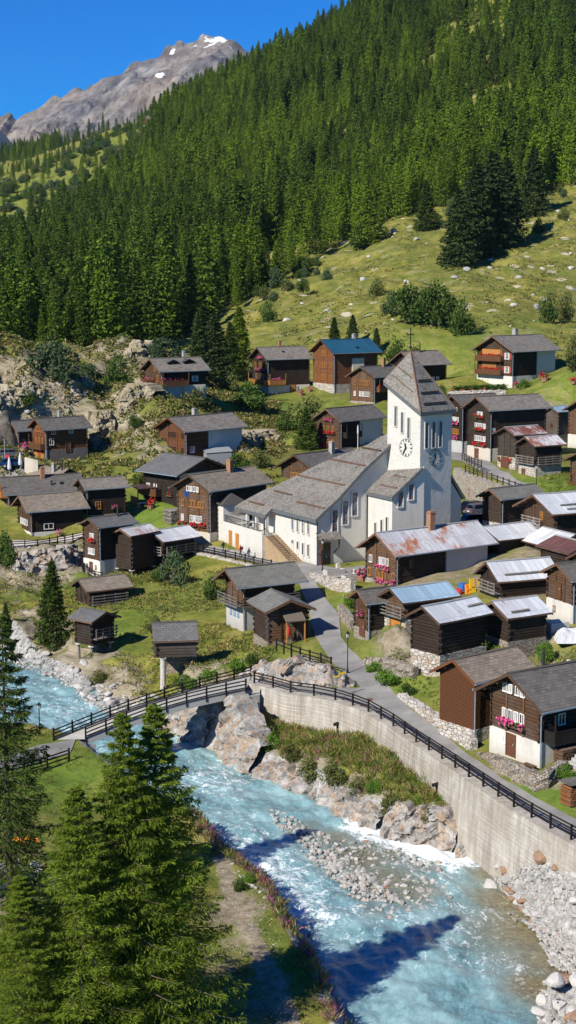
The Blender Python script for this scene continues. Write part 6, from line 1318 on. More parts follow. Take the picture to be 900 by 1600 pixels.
def forest_rest():
    n = len(fP) - FN; me = bpy.data.meshes.new('forest'); me.vertices.add(n)
    co = np.column_stack([fP[FN:], fz[FN:] - .3]).astype(np.float32); me.vertices.foreach_set('co', co.ravel())
    for nm, ty, val in (('scl', 'FLOAT', fh[FN:] / 22), ('rot', 'FLOAT', frs.uniform(0, 6.28, n)), ('wid', 'FLOAT', fh[FN:] / 22 * frs.uniform(.72, 1.2, n)), ('kind', 'INT', fk[FN:])):
        a = me.attributes.new(nm, ty, 'POINT'); a.data.foreach_set('value', np.asarray(val, np.float32 if ty == 'FLOAT' else np.int32))
    ob = bpy.data.objects.new('forest', me); COL.objects.link(ob); tag(ob, 'dense conifer forest covering the whole mountainside above the front rows', None, None, 'stuff')
    ng = bpy.data.node_groups.new('forest_nodes', 'GeometryNodeTree'); ng.interface.new_socket('Geometry', in_out='INPUT', socket_type='NodeSocketGeometry'); ng.interface.new_socket('Geometry', in_out='OUTPUT', socket_type='NodeSocketGeometry')
    N = ng.nodes; gi = N.new('NodeGroupInput'); go = N.new('NodeGroupOutput'); join = N.new('GeometryNodeJoinGeometry'); iop = N.new('GeometryNodeInstanceOnPoints')
    def named(nm, ty): a = N.new('GeometryNodeInputNamedAttribute'); a.data_type = ty; a.inputs['Name'].default_value = nm; return a.outputs['Attribute']
    outs = []
    for k in range(5):
        oi = N.new('GeometryNodeObjectInfo'); oi.transform_space = 'ORIGINAL'; oi.inputs['Object'].default_value = src[k]; oi.inputs['As Instance'].default_value = False
        iop = N.new('GeometryNodeInstanceOnPoints'); cmp_ = N.new('FunctionNodeCompare'); cmp_.data_type = 'INT'; cmp_.operation = 'EQUAL'
        ii = [s for s in cmp_.inputs if s.type == 'INT']; ng.links.new(named('kind', 'INT'), ii[0]); ii[1].default_value = k
        ng.links.new(gi.outputs[0], iop.inputs['Points']); ng.links.new(cmp_.outputs[0], iop.inputs['Selection']); ng.links.new(oi.outputs['Geometry'], iop.inputs['Instance'])
        cx = N.new('ShaderNodeCombineXYZ'); ng.links.new(named('rot', 'FLOAT'), cx.inputs[2]); ng.links.new(cx.outputs[0], iop.inputs['Rotation']); c2 = N.new('ShaderNodeCombineXYZ'); ng.links.new(named('wid', 'FLOAT'), c2.inputs[0]); ng.links.new(named('wid', 'FLOAT'), c2.inputs[1]); ng.links.new(named('scl', 'FLOAT'), c2.inputs[2]); ng.links.new(c2.outputs[0], iop.inputs['Scale'])
        outs.append(iop)
    for o in reversed(outs): ng.links.new(o.outputs[0], join.inputs[0])
    ng.links.new(join.outputs[0], go.inputs[0]); md = ob.modifiers.new('trees', 'NODES'); md.node_group = ng
forest_rest()
print('FOREST', len(fP), fk.mean())

# broadleaf trees and shrubs
def bush(seed, n=1500, ncl=9, hs=1.25, ls=.13):
    rs = np.random.RandomState(seed); C = []
    for k in range(ncl):
        a = rs.uniform(0, 6.28); q = rs.uniform(.15, .72); C.append((math.cos(a) * q, math.sin(a) * q, rs.uniform(.25, hs * (1.05 - q * .55)), rs.uniform(.28, .5)))
    C.append((0, 0, hs * .85, .42)); B = []
    for k in range(n):
        c = C[rs.randint(len(C))]; d = nrmz(rs.normal(size=3)); rr = c[3] * rs.uniform(.35, 1.08) ** .6; p = np.array(c[:3]) + d * rr * np.array([1, 1, .85])
        if p[2] > .03: B.append(p)
    B = np.array(B); V, F_ = cards(B, rs.normal(size=B.shape) + np.array([0, 0, .2]), ls * rs.uniform(.6, 1.3, len(B)), ls * .7, rs, .3)
    m = MB()
    m.path([(0, 0, -.25), (.02, 0, .25)], [.06, .05], 6)
    for c in C: m.path([(0, 0, .2), (c[0] * .5, c[1] * .5, c[2] * .62), (c[0], c[1], c[2])], [.035, .025, .008], 5)
    return V, F_, m
BP = {}
for mt in ('leaves_grey', 'leaves_green', 'leaves_bright', 'leaves_olive'):
    for s in (1, 2):
        V, F_, m = bush(s * 7 + len(mt)); me = npmesh('foliage', V, F_, mt, 'MESH'); to = m.build('stem', 'bark'); tm = to.data; bpy.data.objects.remove(to); BP[mt, s] = (me, tm)
def shrub(u, v, vt, wpx, mt, label, name='shrub', cat='shrub', group=None, dz=-.1):
    g = G(u, v) if v > 850 else G0(u, v)
    g[2] = T(g[0], g[1]); h = (v - vt) * g[1] / FPX; w_ = wpx * g[1] / FPX; me, tm = BP[mt, 1 + (int(u * 7 + v) % 2)]
    root = thing(name, label, cat, (g[0], g[1], g[2] + dz), random.uniform(0, 6.28), group); root.scale = (w_ / 1.9, w_ / 1.9, h / 1.5)
    for nm, q in (('foliage' if name == 'shrub' else 'crown', me), ('stem' if name == 'shrub' else 'trunk', tm)): o = bpy.data.objects.new(nm, q); COL.objects.link(o); o.parent = root
LG, GR, BR, OL = 'leaves_grey', 'leaves_green', 'leaves_bright', 'leaves_olive'
for a in (
 (82,592,524,80,LG,'large grey green willow on the left top of the rocky knoll'),(186,606,540,58,GR,'dense dark green tree on the knoll left of the dormer chalet'),(140,592,553,46,LG,'thin grey green bush between the two larger knoll bushes'),(258,562,517,58,LG,'grey green tree directly behind the dormer chalet'),
 (240,560,530,36,LG,'small grey bush at the knoll crest behind the dormer chalet'),(388,640,590,62,GR,'dark green bush below the path between dormer chalet and golden balcony'),(310,640,608,54,OL,'olive bush below the dormer chalet terrace'),(355,610,575,40,OL,'brownish bush at the end of the path beside the spruce clump'),
 (488,672,612,76,OL,'light green broad tree in front of the tall blue roofed house'),(446,672,640,36,GR,'small green bush at the top of the rocky bank near the red flowered house'),(8,888,822,44,GR,'dark round tree at the left edge below the low houses'),(272,916,850,48,LG,'pale birch like tree in front of the rail gallery barn'),(248,908,882,30,GR,'low green bush beside the pale birch like tree'),
 (332,938,893,34,GR,'green bush between the stone wall and the ribbed slate barn'),(190,912,893,26,GR,'small green bush behind the lone barn on the slope'),(738,1018,983,52,BR,'bright green bush between the two sheet roofed barns'),(898,580,520,34,OL,'yellowish tree at the right edge beside the big chalet'),(243,985,960,36,OL,'low olive bush right of the lone barn'),
 (152,1066,1042,34,OL,'low bush on the bank below the granary pillars'),(396,1036,1015,28,GR,'green bush at the foot of the concrete based barn'),(852,1035,995,36,BR,'bright green bush on the rocky slope above the brown chalet'),(820,1012,990,26,BR,'small bright green bush under the small log barn'),
 (640,505,438,74,GR,'left big dark bush of the pair on the meadow'),(685,508,434,74,GR,'right big dark bush of the pair on the meadow'),(722,520,458,46,GR,'round dark tree right of the big meadow bushes'),(612,496,450,34,LG,'small grey green bush left of the big meadow bushes'),(860,508,455,38,GR,'dark bush on the right meadow edge, left of its twin'),(886,504,452,32,OL,'bush at the right meadow edge, right of its twin'),
 (420,508,466,30,GR,'small round tree on the lower left meadow'),(590,456,426,32,OL,'olive bush on the middle meadow'),(474,457,428,24,GR,'little bush below the forest edge on the left meadow'),(430,448,412,30,LG,'grey bush at the forest edge on the left meadow'),(560,384,345,44,GR,'bush below the forest edge at the upper middle meadow'),(510,441,415,28,LG,'small grey bush on the upper left meadow'),
 (622,566,528,44,GR,'green tree behind the roof right of the blue roof'),(648,560,540,30,OL,'small tree right behind the church cross'),(470,424,392,34,GR,'dark bush touching the forest edge above the left meadow'),(842,362,336,24,GR,'little tree on the right upper meadow'),(880,352,330,22,OL,'tiny bush on the upper right meadow'),
 (350,690,668,26,GR,'green bush on the rocky bank below the lawn'),(405,730,700,34,OL,'bush on the bank left of the dark house behind the nave'),(372,735,700,40,GR,'green bush behind the chalet with the brick chimney'),(210,665,640,26,GR,'bush on the rock slope right of the golden shuttered house'),(134,700,678,24,GR,'small bush at the corner of the golden shuttered house'),(45,640,610,40,GR,'green bush in the rock cleft on the left knoll'),(95,655,635,30,LG,'grey bush in the middle of the knoll slope'),(215,760,735,22,GR,'small bush left of the cream gabled chalet'),
 (818,608,590,24,BR,'clipped round green bush before the big chalet'),(690,625,600,20,GR,'small green bush beside the tower roof and the hedge'),(650,1030,1012,24,BR,'green weeds bush under the dark log barn'),(604,1070,1040,44,BR,'bright green bush beside the lane above its bend'),(585,1050,1030,30,BR,'smaller bright green bush beside the lamp post lane'),(636,1085,1062,30,GR,'low green bush at the lower end of the lane verge'),(548,950,928,34,BR,'green bush at the foot of the forecourt wall'),
 (410,1165,1120,60,OL,'brownish green bush on the wall bank nearest the bridge'),(455,1190,1155,34,OL,'tan bush in the upper middle of the wall bank weeds'),(520,1225,1185,46,OL,'big olive bush on the wall bank'),(556,1245,1208,36,OL,'green bush on the wall bank right of the big olive one'),(610,1275,1232,46,OL,'olive bush on the wall bank near its narrow end'),(425,1172,1138,30,BR,'bright herb bush on the wall bank beside the brownish green bush'),(480,1220,1175,44,OL,'tan grass bush in the middle of the wall bank'),(585,1240,1212,28,BR,'bright small bush on the right half of the wall bank'),(665,1290,1255,40,OL,'dry olive bush low on the wall bank'),(728,1290,1262,30,OL,'last dry bush at the right end of the weedy bank'),(300,1080,1055,30,BR,'green bush beneath the bridge railing on the far bank'),(376,1392,1366,30,GR,'low green bush on the near bank beside the river'),(390,1378,1358,26,BR,'small bright bush on the near bank close to the fireweed'),(370,1052,1022,30,BR,'green bush on the slope beside the bridge head'),(325,1065,1040,40,BR,'bright green bush on the slope above the bridge railing'),(290,1075,1050,36,GR,'green bush beside the stone pillar of the raised shed'),(886,1222,1185,34,BR,'green bush beside the stone steps of the white based chalet'),(865,805,780,20,GR,'small bush behind the white roofed barn at the upper right')):
    shrub(*a)
rs_ = np.random.RandomState(4)
for k in range(170):
    u, v = rs_.uniform(0, 240), 0
    v = np.interp(u, [0, 60, 150, 240], [335, 300, 255, 210]) + rs_.uniform(-34, 48)
    shrub(u, v, v - rs_.uniform(9, 19), rs_.uniform(12, 26), (LG, GR, OL, LG)[k % 4], 'pale bush on the distant forest clearing at the left', group='bushes on the distant clearing')
for k in range(30):
    u = rs_.uniform(390, 900); v = np.interp(u, [390, 540, 640, 740, 900], [468, 388, 345, 310, 290]) + rs_.uniform(-4, 26); h_ = rs_.uniform(12, 26)
    shrub(u, v, v - h_, h_ * rs_.uniform(.8, 1.3), (GR, LG, OL)[k % 3], 'bush along the lower edge of the mountainside forest', group='bushes at the forest edge')
# hedge of the big chalet
m = MB(); g0 = G(708, 612); g1 = G(790, 609); rs = np.random.RandomState(3); q = rs.uniform(size=(1800, 1)); B = g0 + (g1 - g0) * q + rs.uniform(-.5, .5, (1800, 3)) + np.array([0, 0, .55]); V, F_ = cards(B, rs.normal(size=B.shape), .4, .3, rs)
tag(npmesh('hedge', V, F_, 'leaves_green'), 'long low clipped hedge in front of the big meadow chalet', 'hedge')

# ground cover
def blades(name, label, pts, hmin, hmax, nb, mats, probs, seed, wd=.07, lean=.5):
    rs = np.random.RandomState(seed); n = len(pts); P = np.repeat(pts, nb, 0) + rs.normal(size=(n * nb, 3)) * np.array([.14, .14, 0]); h = np.repeat(rs.uniform(hmin, hmax, n), nb) * rs.uniform(.6, 1.1, n * nb)
    d = rs.normal(size=(n * nb, 3)) * lean; d[:, 2] = 1; V, F_ = cards(P, d, h, wd * (.6 + h), rs, .0, .12)
    cl = np.repeat(rs.choice(len(mats), n, p=probs), nb); flip = rs.uniform(size=n * nb) < .2; cl = np.where(flip, rs.choice(len(mats), n * nb, p=probs), cl)
    return tag(npmesh(name, V, F_, mats, mi=cl), label, None, None, 'stuff')
def scatter(n, seed, x0, x1, y0, y1, test):
    rs = np.random.RandomState(seed); x = rs.uniform(x0, x1, n); y = rs.uniform(y0, y1, n); k = test(x, y, rs); x, y = x[k], y[k]; return np.stack([x, y, Tv(x, y)], 1)
def bank_test(x, y, rs):
    inb = inpoly(x, y, BANKP); dw, rw, _ = seg_dist(x, y, WALL); dr, _, _ = seg_dist(x, y, FAR); t_ = dr / (dr + dw + 1e-6)
    return inb & (t_ > .2 + .2 * rs.uniform(size=len(x)) + .15 * (vnoise(x / 2, y / 2, 8) + .1)) & (dw > .75) & (rw < 33) & (rw > 2.5)
pb = scatter(16000, 1, -4, 20, 100, 145, bank_test)
blades('bank_weeds', 'tall tangled weeds and dry grass on the bank below the concrete wall', pb, .25, 1.25, 13, ['weed_green', 'weed_dry', 'weed_pink', 'leaves_bright'], [.38, .4, .03, .19], 2, .04, .75)
def near_strip(x, y, rs):
    d, run, _ = seg_dist(x, y, NEAR); return ~inpoly(x, y, RIV) & (d < 1.5) & (d > .15) & (vnoise(x / 1.6, y / 1.6, 4) > -.18)
pn_ = scatter(6000, 3, -9, 6, 82, 116, near_strip)
blades('fireweed', 'pink fireweed and long grass along the near river bank', pn_, .35, 1.1, 9, ['weed_green', 'weed_dry', 'weed_pink'], [.42, .26, .32], 4, .05)
def turf_near(x, y, rs):
    d, _, _ = seg_dist(x, y, NEAR); tr, _, _ = seg_dist(x, y, [G0(u, v)[:2] for u, v in ((345,1340),(365,1400),(395,1470),(420,1520),(440,1560),(470,1640))]); u, v = proj(x, y, np.full(len(x), -3.5))
    return ~inpoly(x, y, RIV) & (d > 1.0) & (tr > 1.2 * rs.uniform(size=len(x)) + .4) & (vnoise(x / 1.3, y / 1.3, 14) + .3 * vnoise(x / 5, y / 5, 15) > -.02) & (u > -60) & (u < 620)
pt = scatter(26000, 5, -32, 4, 82, 136, turf_near)
blades('grass', 'short grass tufts on the near river bank', pt, .08, .26, 5, ['turf', 'weed_dry', 'leaves_bright'], [.62, .2, .18], 6, .06, .8)
def slope(x, y, rs):
    z = rbf(x, y); u, v = proj(x, y, z); k = (u > -20) & (u < 430) & (v > 895) & (v < 1110) & ~inpoly(x, y, RIV); d, _, _ = seg_dist(x, y, FAR); 
    for poly, w in ROADS: dd, _, _ = seg_dist(x, y, poly); k &= dd > w + .3
    return k & (d > 3.2) & (vnoise(x / 3, y / 3, 24) > -.12)
ps = scatter(16000, 7, -40, 2, 142, 200, slope)
blades('grass', 'rough tall grass on the river slope below the barns', ps, .15, .55, 4, ['turf', 'weed_dry', 'leaves_olive', 'weed_green'], [.3, .33, .17, .2], 8, .13, .7)
def verge(x, y, rs):
    z = rbf(x, y); u, v = proj(x, y, z); k = np.zeros(len(x), bool)
    for a in ([(585,1030),(625,1030),(690,1085),(700,1140),(640,1090),(610,1055)], [(815,1232),(900,1275),(905,1230),(860,1228)], [(700,1010),(760,1000),(905,1000),(905,1060),(800,1050)], [(520,925),(560,925),(555,960),(530,955)], [(840,740),(900,735),(900,775),(850,775)], [(395,640),(480,630),(470,680),(390,690)]): k |= inpoly(u, v, a)
    for poly, w in ROADS: dd, _, _ = seg_dist(x, y, poly); k &= dd > w + .1
    return k & (vnoise(x / 2, y / 2, 34) > -.2)
pv = scatter(90000, 9, -15, 50, 104, 300, verge)[:9000]
blades('grass', 'green verges and weeds between the lanes of the village', pv, .12, .5, 4, ['turf', 'weed_dry', 'leaves_bright', 'weed_green'], [.35, .2, .25, .2], 10, .12, .7)
def knoll(x, y, rs):
    z, rock, *_ = field(x, y); u, v = proj(x, y, z); return (u > -20) & (u < 450) & (v > 520) & (v < 760) & (vnoise(x / 4, y / 6, 44) + .5 * vnoise(x / 1.5, y / 1.5, 45) > -.06)
pk = scatter(60000, 11, -62, 6, 230, 320, knoll)
blades('grass', 'dry grass and low scrub growing over the rocky knoll', pk, .2, .8, 3, ['weed_dry', 'turf', 'leaves_olive', 'leaves_green'], [.36, .34, .2, .1], 12, .26, .8)
def meadow(x, y, rs):
    z = rbf(x, y); u, v = proj(x, y, z); k = inpoly(u, v, [(330,520),(400,462),(480,416),(560,380),(640,342),(740,312),(905,286),(905,600),(700,600),(560,520),(420,560)]) & (vnoise(x / 9, y / 14, 54) + .6 * vnoise(x / 3, y / 4, 55) > .05)
    for hx, hy in ((47, 322), (13, 338), (-2, 340), (22, 312), (30, 328)): k &= np.hypot(x - hx, y - hy) > 10
    return k
pm = scatter(60000, 13, -45, 150, 330, 680, meadow)[:16000]
blades('meadow_scrub', 'tussocks and low scrub on the steep meadow', pm, .18, .6, 3, ['turf', 'weed_dry', 'leaves_olive', 'leaves_green'], [.35, .37, .18, .1], 14, .45, .8)
# ------------------------------------------------------------------ boulders and gravel
def rock_mesh(seed, mat, sub=2, amp=.28):
    bm = bmesh.new(); bmesh.ops.create_icosphere(bm, subdivisions=sub, radius=1); rs = np.random.RandomState(seed)
    pl = nrmz(rs.normal(size=(9, 3))); of = rs.uniform(.55, .9, 9)
    for v in bm.verts:
        p = np.array(v.co); 
        for n_, o_ in zip(pl, of):
            d = p @ n_
            if d > o_: p = p - n_ * (d - o_) * .92
        p = p * (1 + rs.uniform(-.04, .04)); v.co = p * np.array([1, .78, .6])
    me = bpy.data.meshes.new('boulder'); bm.to_mesh(me); bm.free(); me.materials.append(MAT[mat]); return me
RM = {k: [rock_mesh(i * 5 + len(k), k) for i in range(4)] for k in ('rock_white', 'rock_grey', 'rock_rust', 'gravel_stone')}
def boulders(poly, n, s0, s1, mats, label, group, seed, wz=True, name='boulder', sink=.25, zmin=None):
    rs = np.random.RandomState(seed); us = [p[0] for p in poly]; vs_ = [p[1] for p in poly]; k = 0; placed = []
    N = n * 50; U = rs.uniform(min(us), max(us), N); Vv = rs.uniform(min(vs_), max(vs_), N); q_ = inpoly(U, Vv, poly); U, Vv = U[q_], Vv[q_]
    if not wz and max(vs_) > 1000:
        za = np.full(len(U), WZ)
        for it in range(8): gg = np.array([UZ(a, b, c) for a, b, c in zip(U, Vv, za)]); za = za * .4 + Tv(gg[:, 0], gg[:, 1]) * .6
        gg[:, 2] = Tv(gg[:, 0], gg[:, 1])
    for ci in range(len(U)):
        if k >= n: break
        u, v = U[ci], Vv[ci]
        g = UZ(u, v, WZ) if wz else gg[ci] if max(vs_) > 1000 else G0(u, v); s = s0 + (s1 - s0) * rs.uniform() ** 2.2
        if any(np.hypot(g[0] - q[0], g[1] - q[1]) < (s + q[2]) * .62 for q in placed): continue
        if wz:
            t_ = T(g[0], g[1]); z = max(t_, WZ - .1)
            if zmin is not None: z = max(z, zmin)
        else: z = g[2] if max(vs_) > 1000 else T(g[0], g[1])
        placed.append((g[0], g[1], s)); mt = mats[rs.randint(len(mats))]
        o = inst(name, RM[mt][rs.randint(4)], (g[0], g[1], z + s * (.6 - sink) - .08), rs.uniform(0, 6.28), (s * rs.uniform(.8, 1.2), s, s * rs.uniform(.7, 1.15))); o.rotation_euler[0] = rs.uniform(-.3, .3); o.rotation_euler[1] = rs.uniform(-.3, .3)
        tag(o, label, 'boulder', group); k += 1
boulders([(755,1335),(790,1333),(850,1345),(905,1368),(905,1432),(860,1424),(815,1398),(785,1368)], 60, .35, 1.05, ['rock_white','rock_white','rock_rust','rock_rust','rock_grey'], 'boulder in the white and rust pile at the foot of the concrete wall', 'boulders below the end of the wall', 1, wz=False, sink=.2)
boulders([(842,1552),(905,1530),(905,1640),(842,1640)], 20, .45, 1.0, ['rock_white','rock_white','rock_white','rock_rust'], 'big white boulder in the bottom right corner beside the water', 'white boulders at the bottom right', 2, zmin=WZ + .2)
boulders([(20,1012),(80,1032),(140,1058),(200,1090),(250,1108),(250,1132),(200,1122),(150,1106),(90,1060),(20,1032)], 45, .3, .95, ['rock_white','rock_grey','rock_grey'], 'pale boulder on the upstream bank below the granary', 'boulders on the upstream bank', 3)
boulders([(470,1300),(520,1322),(560,1350),(600,1385),(640,1415),(560,1405),(500,1360),(465,1325)], 30, .18, .42, ['rock_white','gravel_stone','rock_grey'], 'small boulder on the gravel bar in the middle of the river', 'stones on the gravel bar', 4, zmin=WZ - .02)
boulders([(520,1285),(660,1330),(720,1420),(640,1440),(560,1330)], 20, .14, .4, ['rock_white','gravel_stone','rock_rust'], 'wet stone standing in the rapids of the river', 'stones in the rapids', 5, sink=.35)
boulders([(330,1312),(372,1348),(412,1386),(445,1425),(475,1480),(510,1540),(530,1560),(505,1500),(470,1430),(420,1372),(345,1305)], 15, .25, .6, ['rock_grey','rock_white','rock_rust'], 'grey boulder at the foot of the fireweed bank', 'boulders at the near water edge', 6, sink=.3)
boulders([(840,1450),(905,1475),(905,1525),(850,1505)], 15, .14, .32, ['rock_white'], 'white stone on the little gravel spit at the right edge', 'stones on the gravel spit', 7, zmin=WZ + .05)
boulders([(400,560),(520,400),(700,330),(900,310),(900,500),(760,520),(600,520)], 72, .4, 1.7, ['rock_white','rock_grey','rock_white'], 'pale rock lying on the steep meadow', 'rocks on the meadow', 8, wz=False, sink=.4)
boulders([(0,560),(200,540),(330,640),(240,700),(60,700),(0,690)], 8, .6, 1.5, ['rock_grey'], 'grey rock lump on the rocky knoll', 'rock lumps on the knoll', 9, wz=False, sink=.45)
boulders([(705,1005),(780,1000),(905,1005),(905,1040),(840,1055),(790,1040)], 10, .3, .9, ['rock_white','rock_grey'], 'pale rock on the slope behind the white based chalet', 'rocks on the village slope', 10, wz=False, sink=.4)
def gravel():
    rs = np.random.RandomState(5); bm = bmesh.new(); bmesh.ops.create_icosphere(bm, subdivisions=1, radius=1); V0 = np.array([v.co[:] for v in bm.verts]); F0 = np.array([[v.index for v in f.verts] for f in bm.faces]); bm.free()
    VV = []; FF = []; n = 0
    for poly, cnt, s0, s1, zb in (([(412,1262),(440,1266),(480,1290),(520,1312),(560,1348),(600,1388),(628,1408),(600,1412),(540,1388),(498,1352),(470,1318),(430,1290)], 700, .05, .3, WZ - .02),
        ([(500,1300),(590,1318),(690,1350),(710,1400),(640,1440),(560,1430),(510,1350)], 550, .05, .3, WZ - .06), ([(770,1350),(815,1355),(905,1375),(905,1445),(850,1432),(800,1400)], 1300, .06, .26, WZ + .08), ([(835,1452),(905,1470),(905,1528),(862,1510)], 700, .05, .2, WZ + .06),
        ([(840,1535),(905,1530),(905,1600),(842,1600)], 200, .06, .25, WZ), ([(10,1008),(80,1032),(140,1058),(200,1090),(255,1110),(255,1136),(190,1122),(150,1108),(90,1062),(10,1034)], 1500, .07, .32, WZ + .0), ([(320,1300),(372,1345),(412,1384),(447,1425),(480,1480),(548,1600),(535,1600),(470,1490),(430,1425),(350,1345)], 500, .06, .25, WZ), ([(330,1340),(380,1360),(430,1450),(470,1580),(420,1590),(370,1480)], 700, .02, .07, None)):
        us = [p[0] for p in poly]; vs_ = [p[1] for p in poly]; U = rs.uniform(min(us), max(us), cnt * 4); Vv = rs.uniform(min(vs_), max(vs_), cnt * 4); k = inpoly(U, Vv, poly); U, Vv = U[k][:cnt], Vv[k][:cnt]
        g = np.array([UZ(a, b, WZ if zb is not None else -3.6) for a, b in zip(U, Vv)]); z = Tv(g[:, 0], g[:, 1])
        if zb is not None:
            za = np.full(len(g), WZ)
            for it in range(7): za = za * .4 + np.maximum(z, zb) * .6; g = np.array([UZ(a, b, c) for a, b, c in zip(U, Vv, za)]); z = Tv(g[:, 0], g[:, 1])
            z = np.maximum(z, zb)
        s = s0 + (s1 - s0) * rs.uniform(size=len(g)) ** 2.5
        for i in range(len(g)):
            a = rs.uniform(0, 6.28); c, s_ = math.cos(a), math.sin(a); M = np.array([[c, -s_, 0], [s_, c, 0], [0, 0, 1]]); q = (V0 * rs.uniform(.8, 1.15, V0.shape)) * np.array([s[i] * rs.uniform(.9, 1.4), s[i] * rs.uniform(.7, 1), s[i] * rs.uniform(.45, .75)])
            VV.append(q @ M.T + np.array([g[i, 0], g[i, 1], z[i] + s[i] * .2])); FF.append(F0 + n); n += len(V0)
    tag(npmesh('gravel', np.concatenate(VV), np.concatenate(FF), 'gravel_stone'), 'pale gravel and cobbles on the river bars and banks', None, None, 'stuff')
gravel()
# ------------------------------------------------------------------ things about the village
def lamp(u, v, h, label):
    g = G(u, v); r = thing('street_lamp', label, 'street lamp', tuple(g), .3); m = MB(); m.lathe([(.12, -.1), (.12, .35), (.07, .5), (.05, 1.2), (.045, h - .55), (.08, h - .5), (.03, h - .42)], 8); m.build('pole', 'iron', r)
    m = MB(); m.lathe([(.11, h - .42), (.2, h - .02)], 6); m.build('lantern_glass', 'lamp_glass', r); m = MB(); m.lathe([(.25, h - .02), (.12, h + .12), (.03, h + .2), (0, h + .28)], 6)
    for k in range(6): a = k * math.pi / 3; m.tube((.11 * math.cos(a), .11 * math.sin(a), h - .42), (.2 * math.cos(a), .2 * math.sin(a), h - .02), .014, n=4)
    m.build('lantern_cap', 'iron', r)
lamp(543, 1053, 4.0, 'black lantern post standing at the edge of the lane below the open barn')
lamp(504, 893, 3.9, 'black lantern post at the corner of the church beside the small porch')
lamp(62, 1150, 2.9, 'black lantern post beside the left bridge end, half hidden by the spruce')
lamp(838, 762, 3.2, 'lantern post by the grass bank on the upper lane')
g = G(530, 1093); r = thing('signpost', 'thin steel signpost with small yellow hiking signs at the wall railing', 'signpost', tuple(g), .4); m = MB(); m.tube((0, 0, 0), (0, 0, 2.7), .035, n=6); m.build('pole', 'steel', r)
for z, x in ((2.35, 1), (2.1, -1)): m = MB(); m.add([(0, -.05, z), (.55*x, -.05, z), (.68*x, -.05, z+.08), (.55*x, -.05, z+.16), (0, -.05, z+.16), (0, -.02, z), (.55*x, -.02, z), (.68*x, -.02, z+.08), (.55*x, -.02, z+.16), (0, -.02, z+.16)], [(0, 1, 2, 3, 4), (9, 8, 7, 6, 5), (0, 5, 6, 1), (1, 6, 7, 2), (2, 7, 8, 3), (3, 8, 9, 4)]); m.build('sign_board', 'yellow_sign', r)
# stone troughs in front of the church
for u, v, rz, L_, lb in ((522, 899, .55, 2.6, 'long grey stone water trough in front of the church, the left one'), (550, 908, .55, 2.4, 'pale stone water trough in front of the church, the one with a spout block')):
    g = G(u, v); r = thing('fountain', lb, 'fountain', tuple(g), rz); m = MB(); m.box(-L_/2, L_/2, -.5, -.36, 0, .75); m.box(-L_/2, L_/2, .36, .5, 0, .75); m.box(-L_/2, -L_/2+.14, -.36, .36, 0, .75); m.box(L_/2-.14, L_/2, -.36, .36, 0, .75); m.box(-L_/2+.1, L_/2-.1, -.36, .36, 0, .2); m.build('basin', 'beige_stone', r)
    m = MB(); m.box(-L_/2+.14, L_/2-.14, -.36, .36, .55, .6); m.build('basin_water', 'glass', r)
    m = MB(); m.box(L_/2-.5, L_/2-.1, .5, .9, -.1, 1.25); m.tube((L_/2-.3, .6, 1.0), (L_/2-.3, .1, .95), .03, n=6); m.build('spout_block', 'beige_stone', r)
# log piles
def logs(label, u, v, rz, nx, nz, L_, rr, mt, cover=None, name='woodpile', dz=0):
    g = G(u, v); r = thing(name, label, 'woodpile', (g[0], g[1], g[2]+dz), rz); m = MB(); rs = np.random.RandomState(nx)
    for k in range(nz):
        for i in range(nx):
            q = rr*rs.uniform(.8, 1.05); a = rs.uniform(-.04, .04); x = (i + .5*(k % 2))*rr*1.95; m.tube((x, -L_/2+a, rr+k*rr*1.75), (x, L_/2+a, rr+k*rr*1.75), q, n=6)
    m.build('logs', mt, r)
    if cover: m = MB(); m.obox((-.2, -L_/2-.15, nz*rr*1.75+.25), (nx*rr*1.95+.5, 0, 0), (0, L_+.3, 0), (0, 0, .06)); m.build('cover', cover, r)
logs('weathered stack of grey logs beside the tall dark chalet', 262, 818, .6, 12, 7, 2.2, .16, 'board_grey'); logs('long stack of reddish split logs at the right edge beside the lane', 884, 1258, .5, 18, 8, 1.2, .1, 'log_red', 'board_grey'); logs('stacked firewood under the balcony of the white based chalet', 872, 1195, R(33), 14, 9, 1.0, .08, 'board')
# bench
g = G(828, 1204); r = thing('bench', 'small brown bench against the white wall of the lower right chalet', 'bench', tuple(g), R(123)); m = MB(); m.box(-.6, .6, -.2, .2, .42, .48); m.build('seat', 'board', r)
for x in (-.45, .45): m = MB(); m.box(x-.04, x+.04, -.17, .17, 0, .42); m.build('leg', 'board', r)
# concrete steps
g = G(893, 1200); r = thing('stone_steps', 'pale stone steps rising at the right side of the white based chalet', 'steps', tuple(g), R(33)); m = MB()
for k in range(9): m.box(k*.32, k*.32+.34, -.7, .7, -.8, .1+k*.2)
m.build('step', 'concrete_block', r)
# pillar under the raised shed
g = np.array([*UZ(255, 1071, -3.5)[:2], -3.5]); 
m = MB(); m.lathe([(.36, -.8), (.3, .3), (.27, 2.75), (.34, 2.8), (.34, 2.9)], 10); o = m.build('stone_pillar', 'beige_stone'); o.location = g; tag(o, 'slender grey stone pillar carrying the front of the raised shed', 'pillar')
rock_wall('rubble stone base under the back of the raised shed', [(p[0], p[1]+2.6, -.7, -4.2) for p in (UZ(258, 1060, -3.2), UZ(280, 1060, -3.2), UZ(302, 1058, -3.2))], mat='dry_stone', rough=.14, thick=1.4)
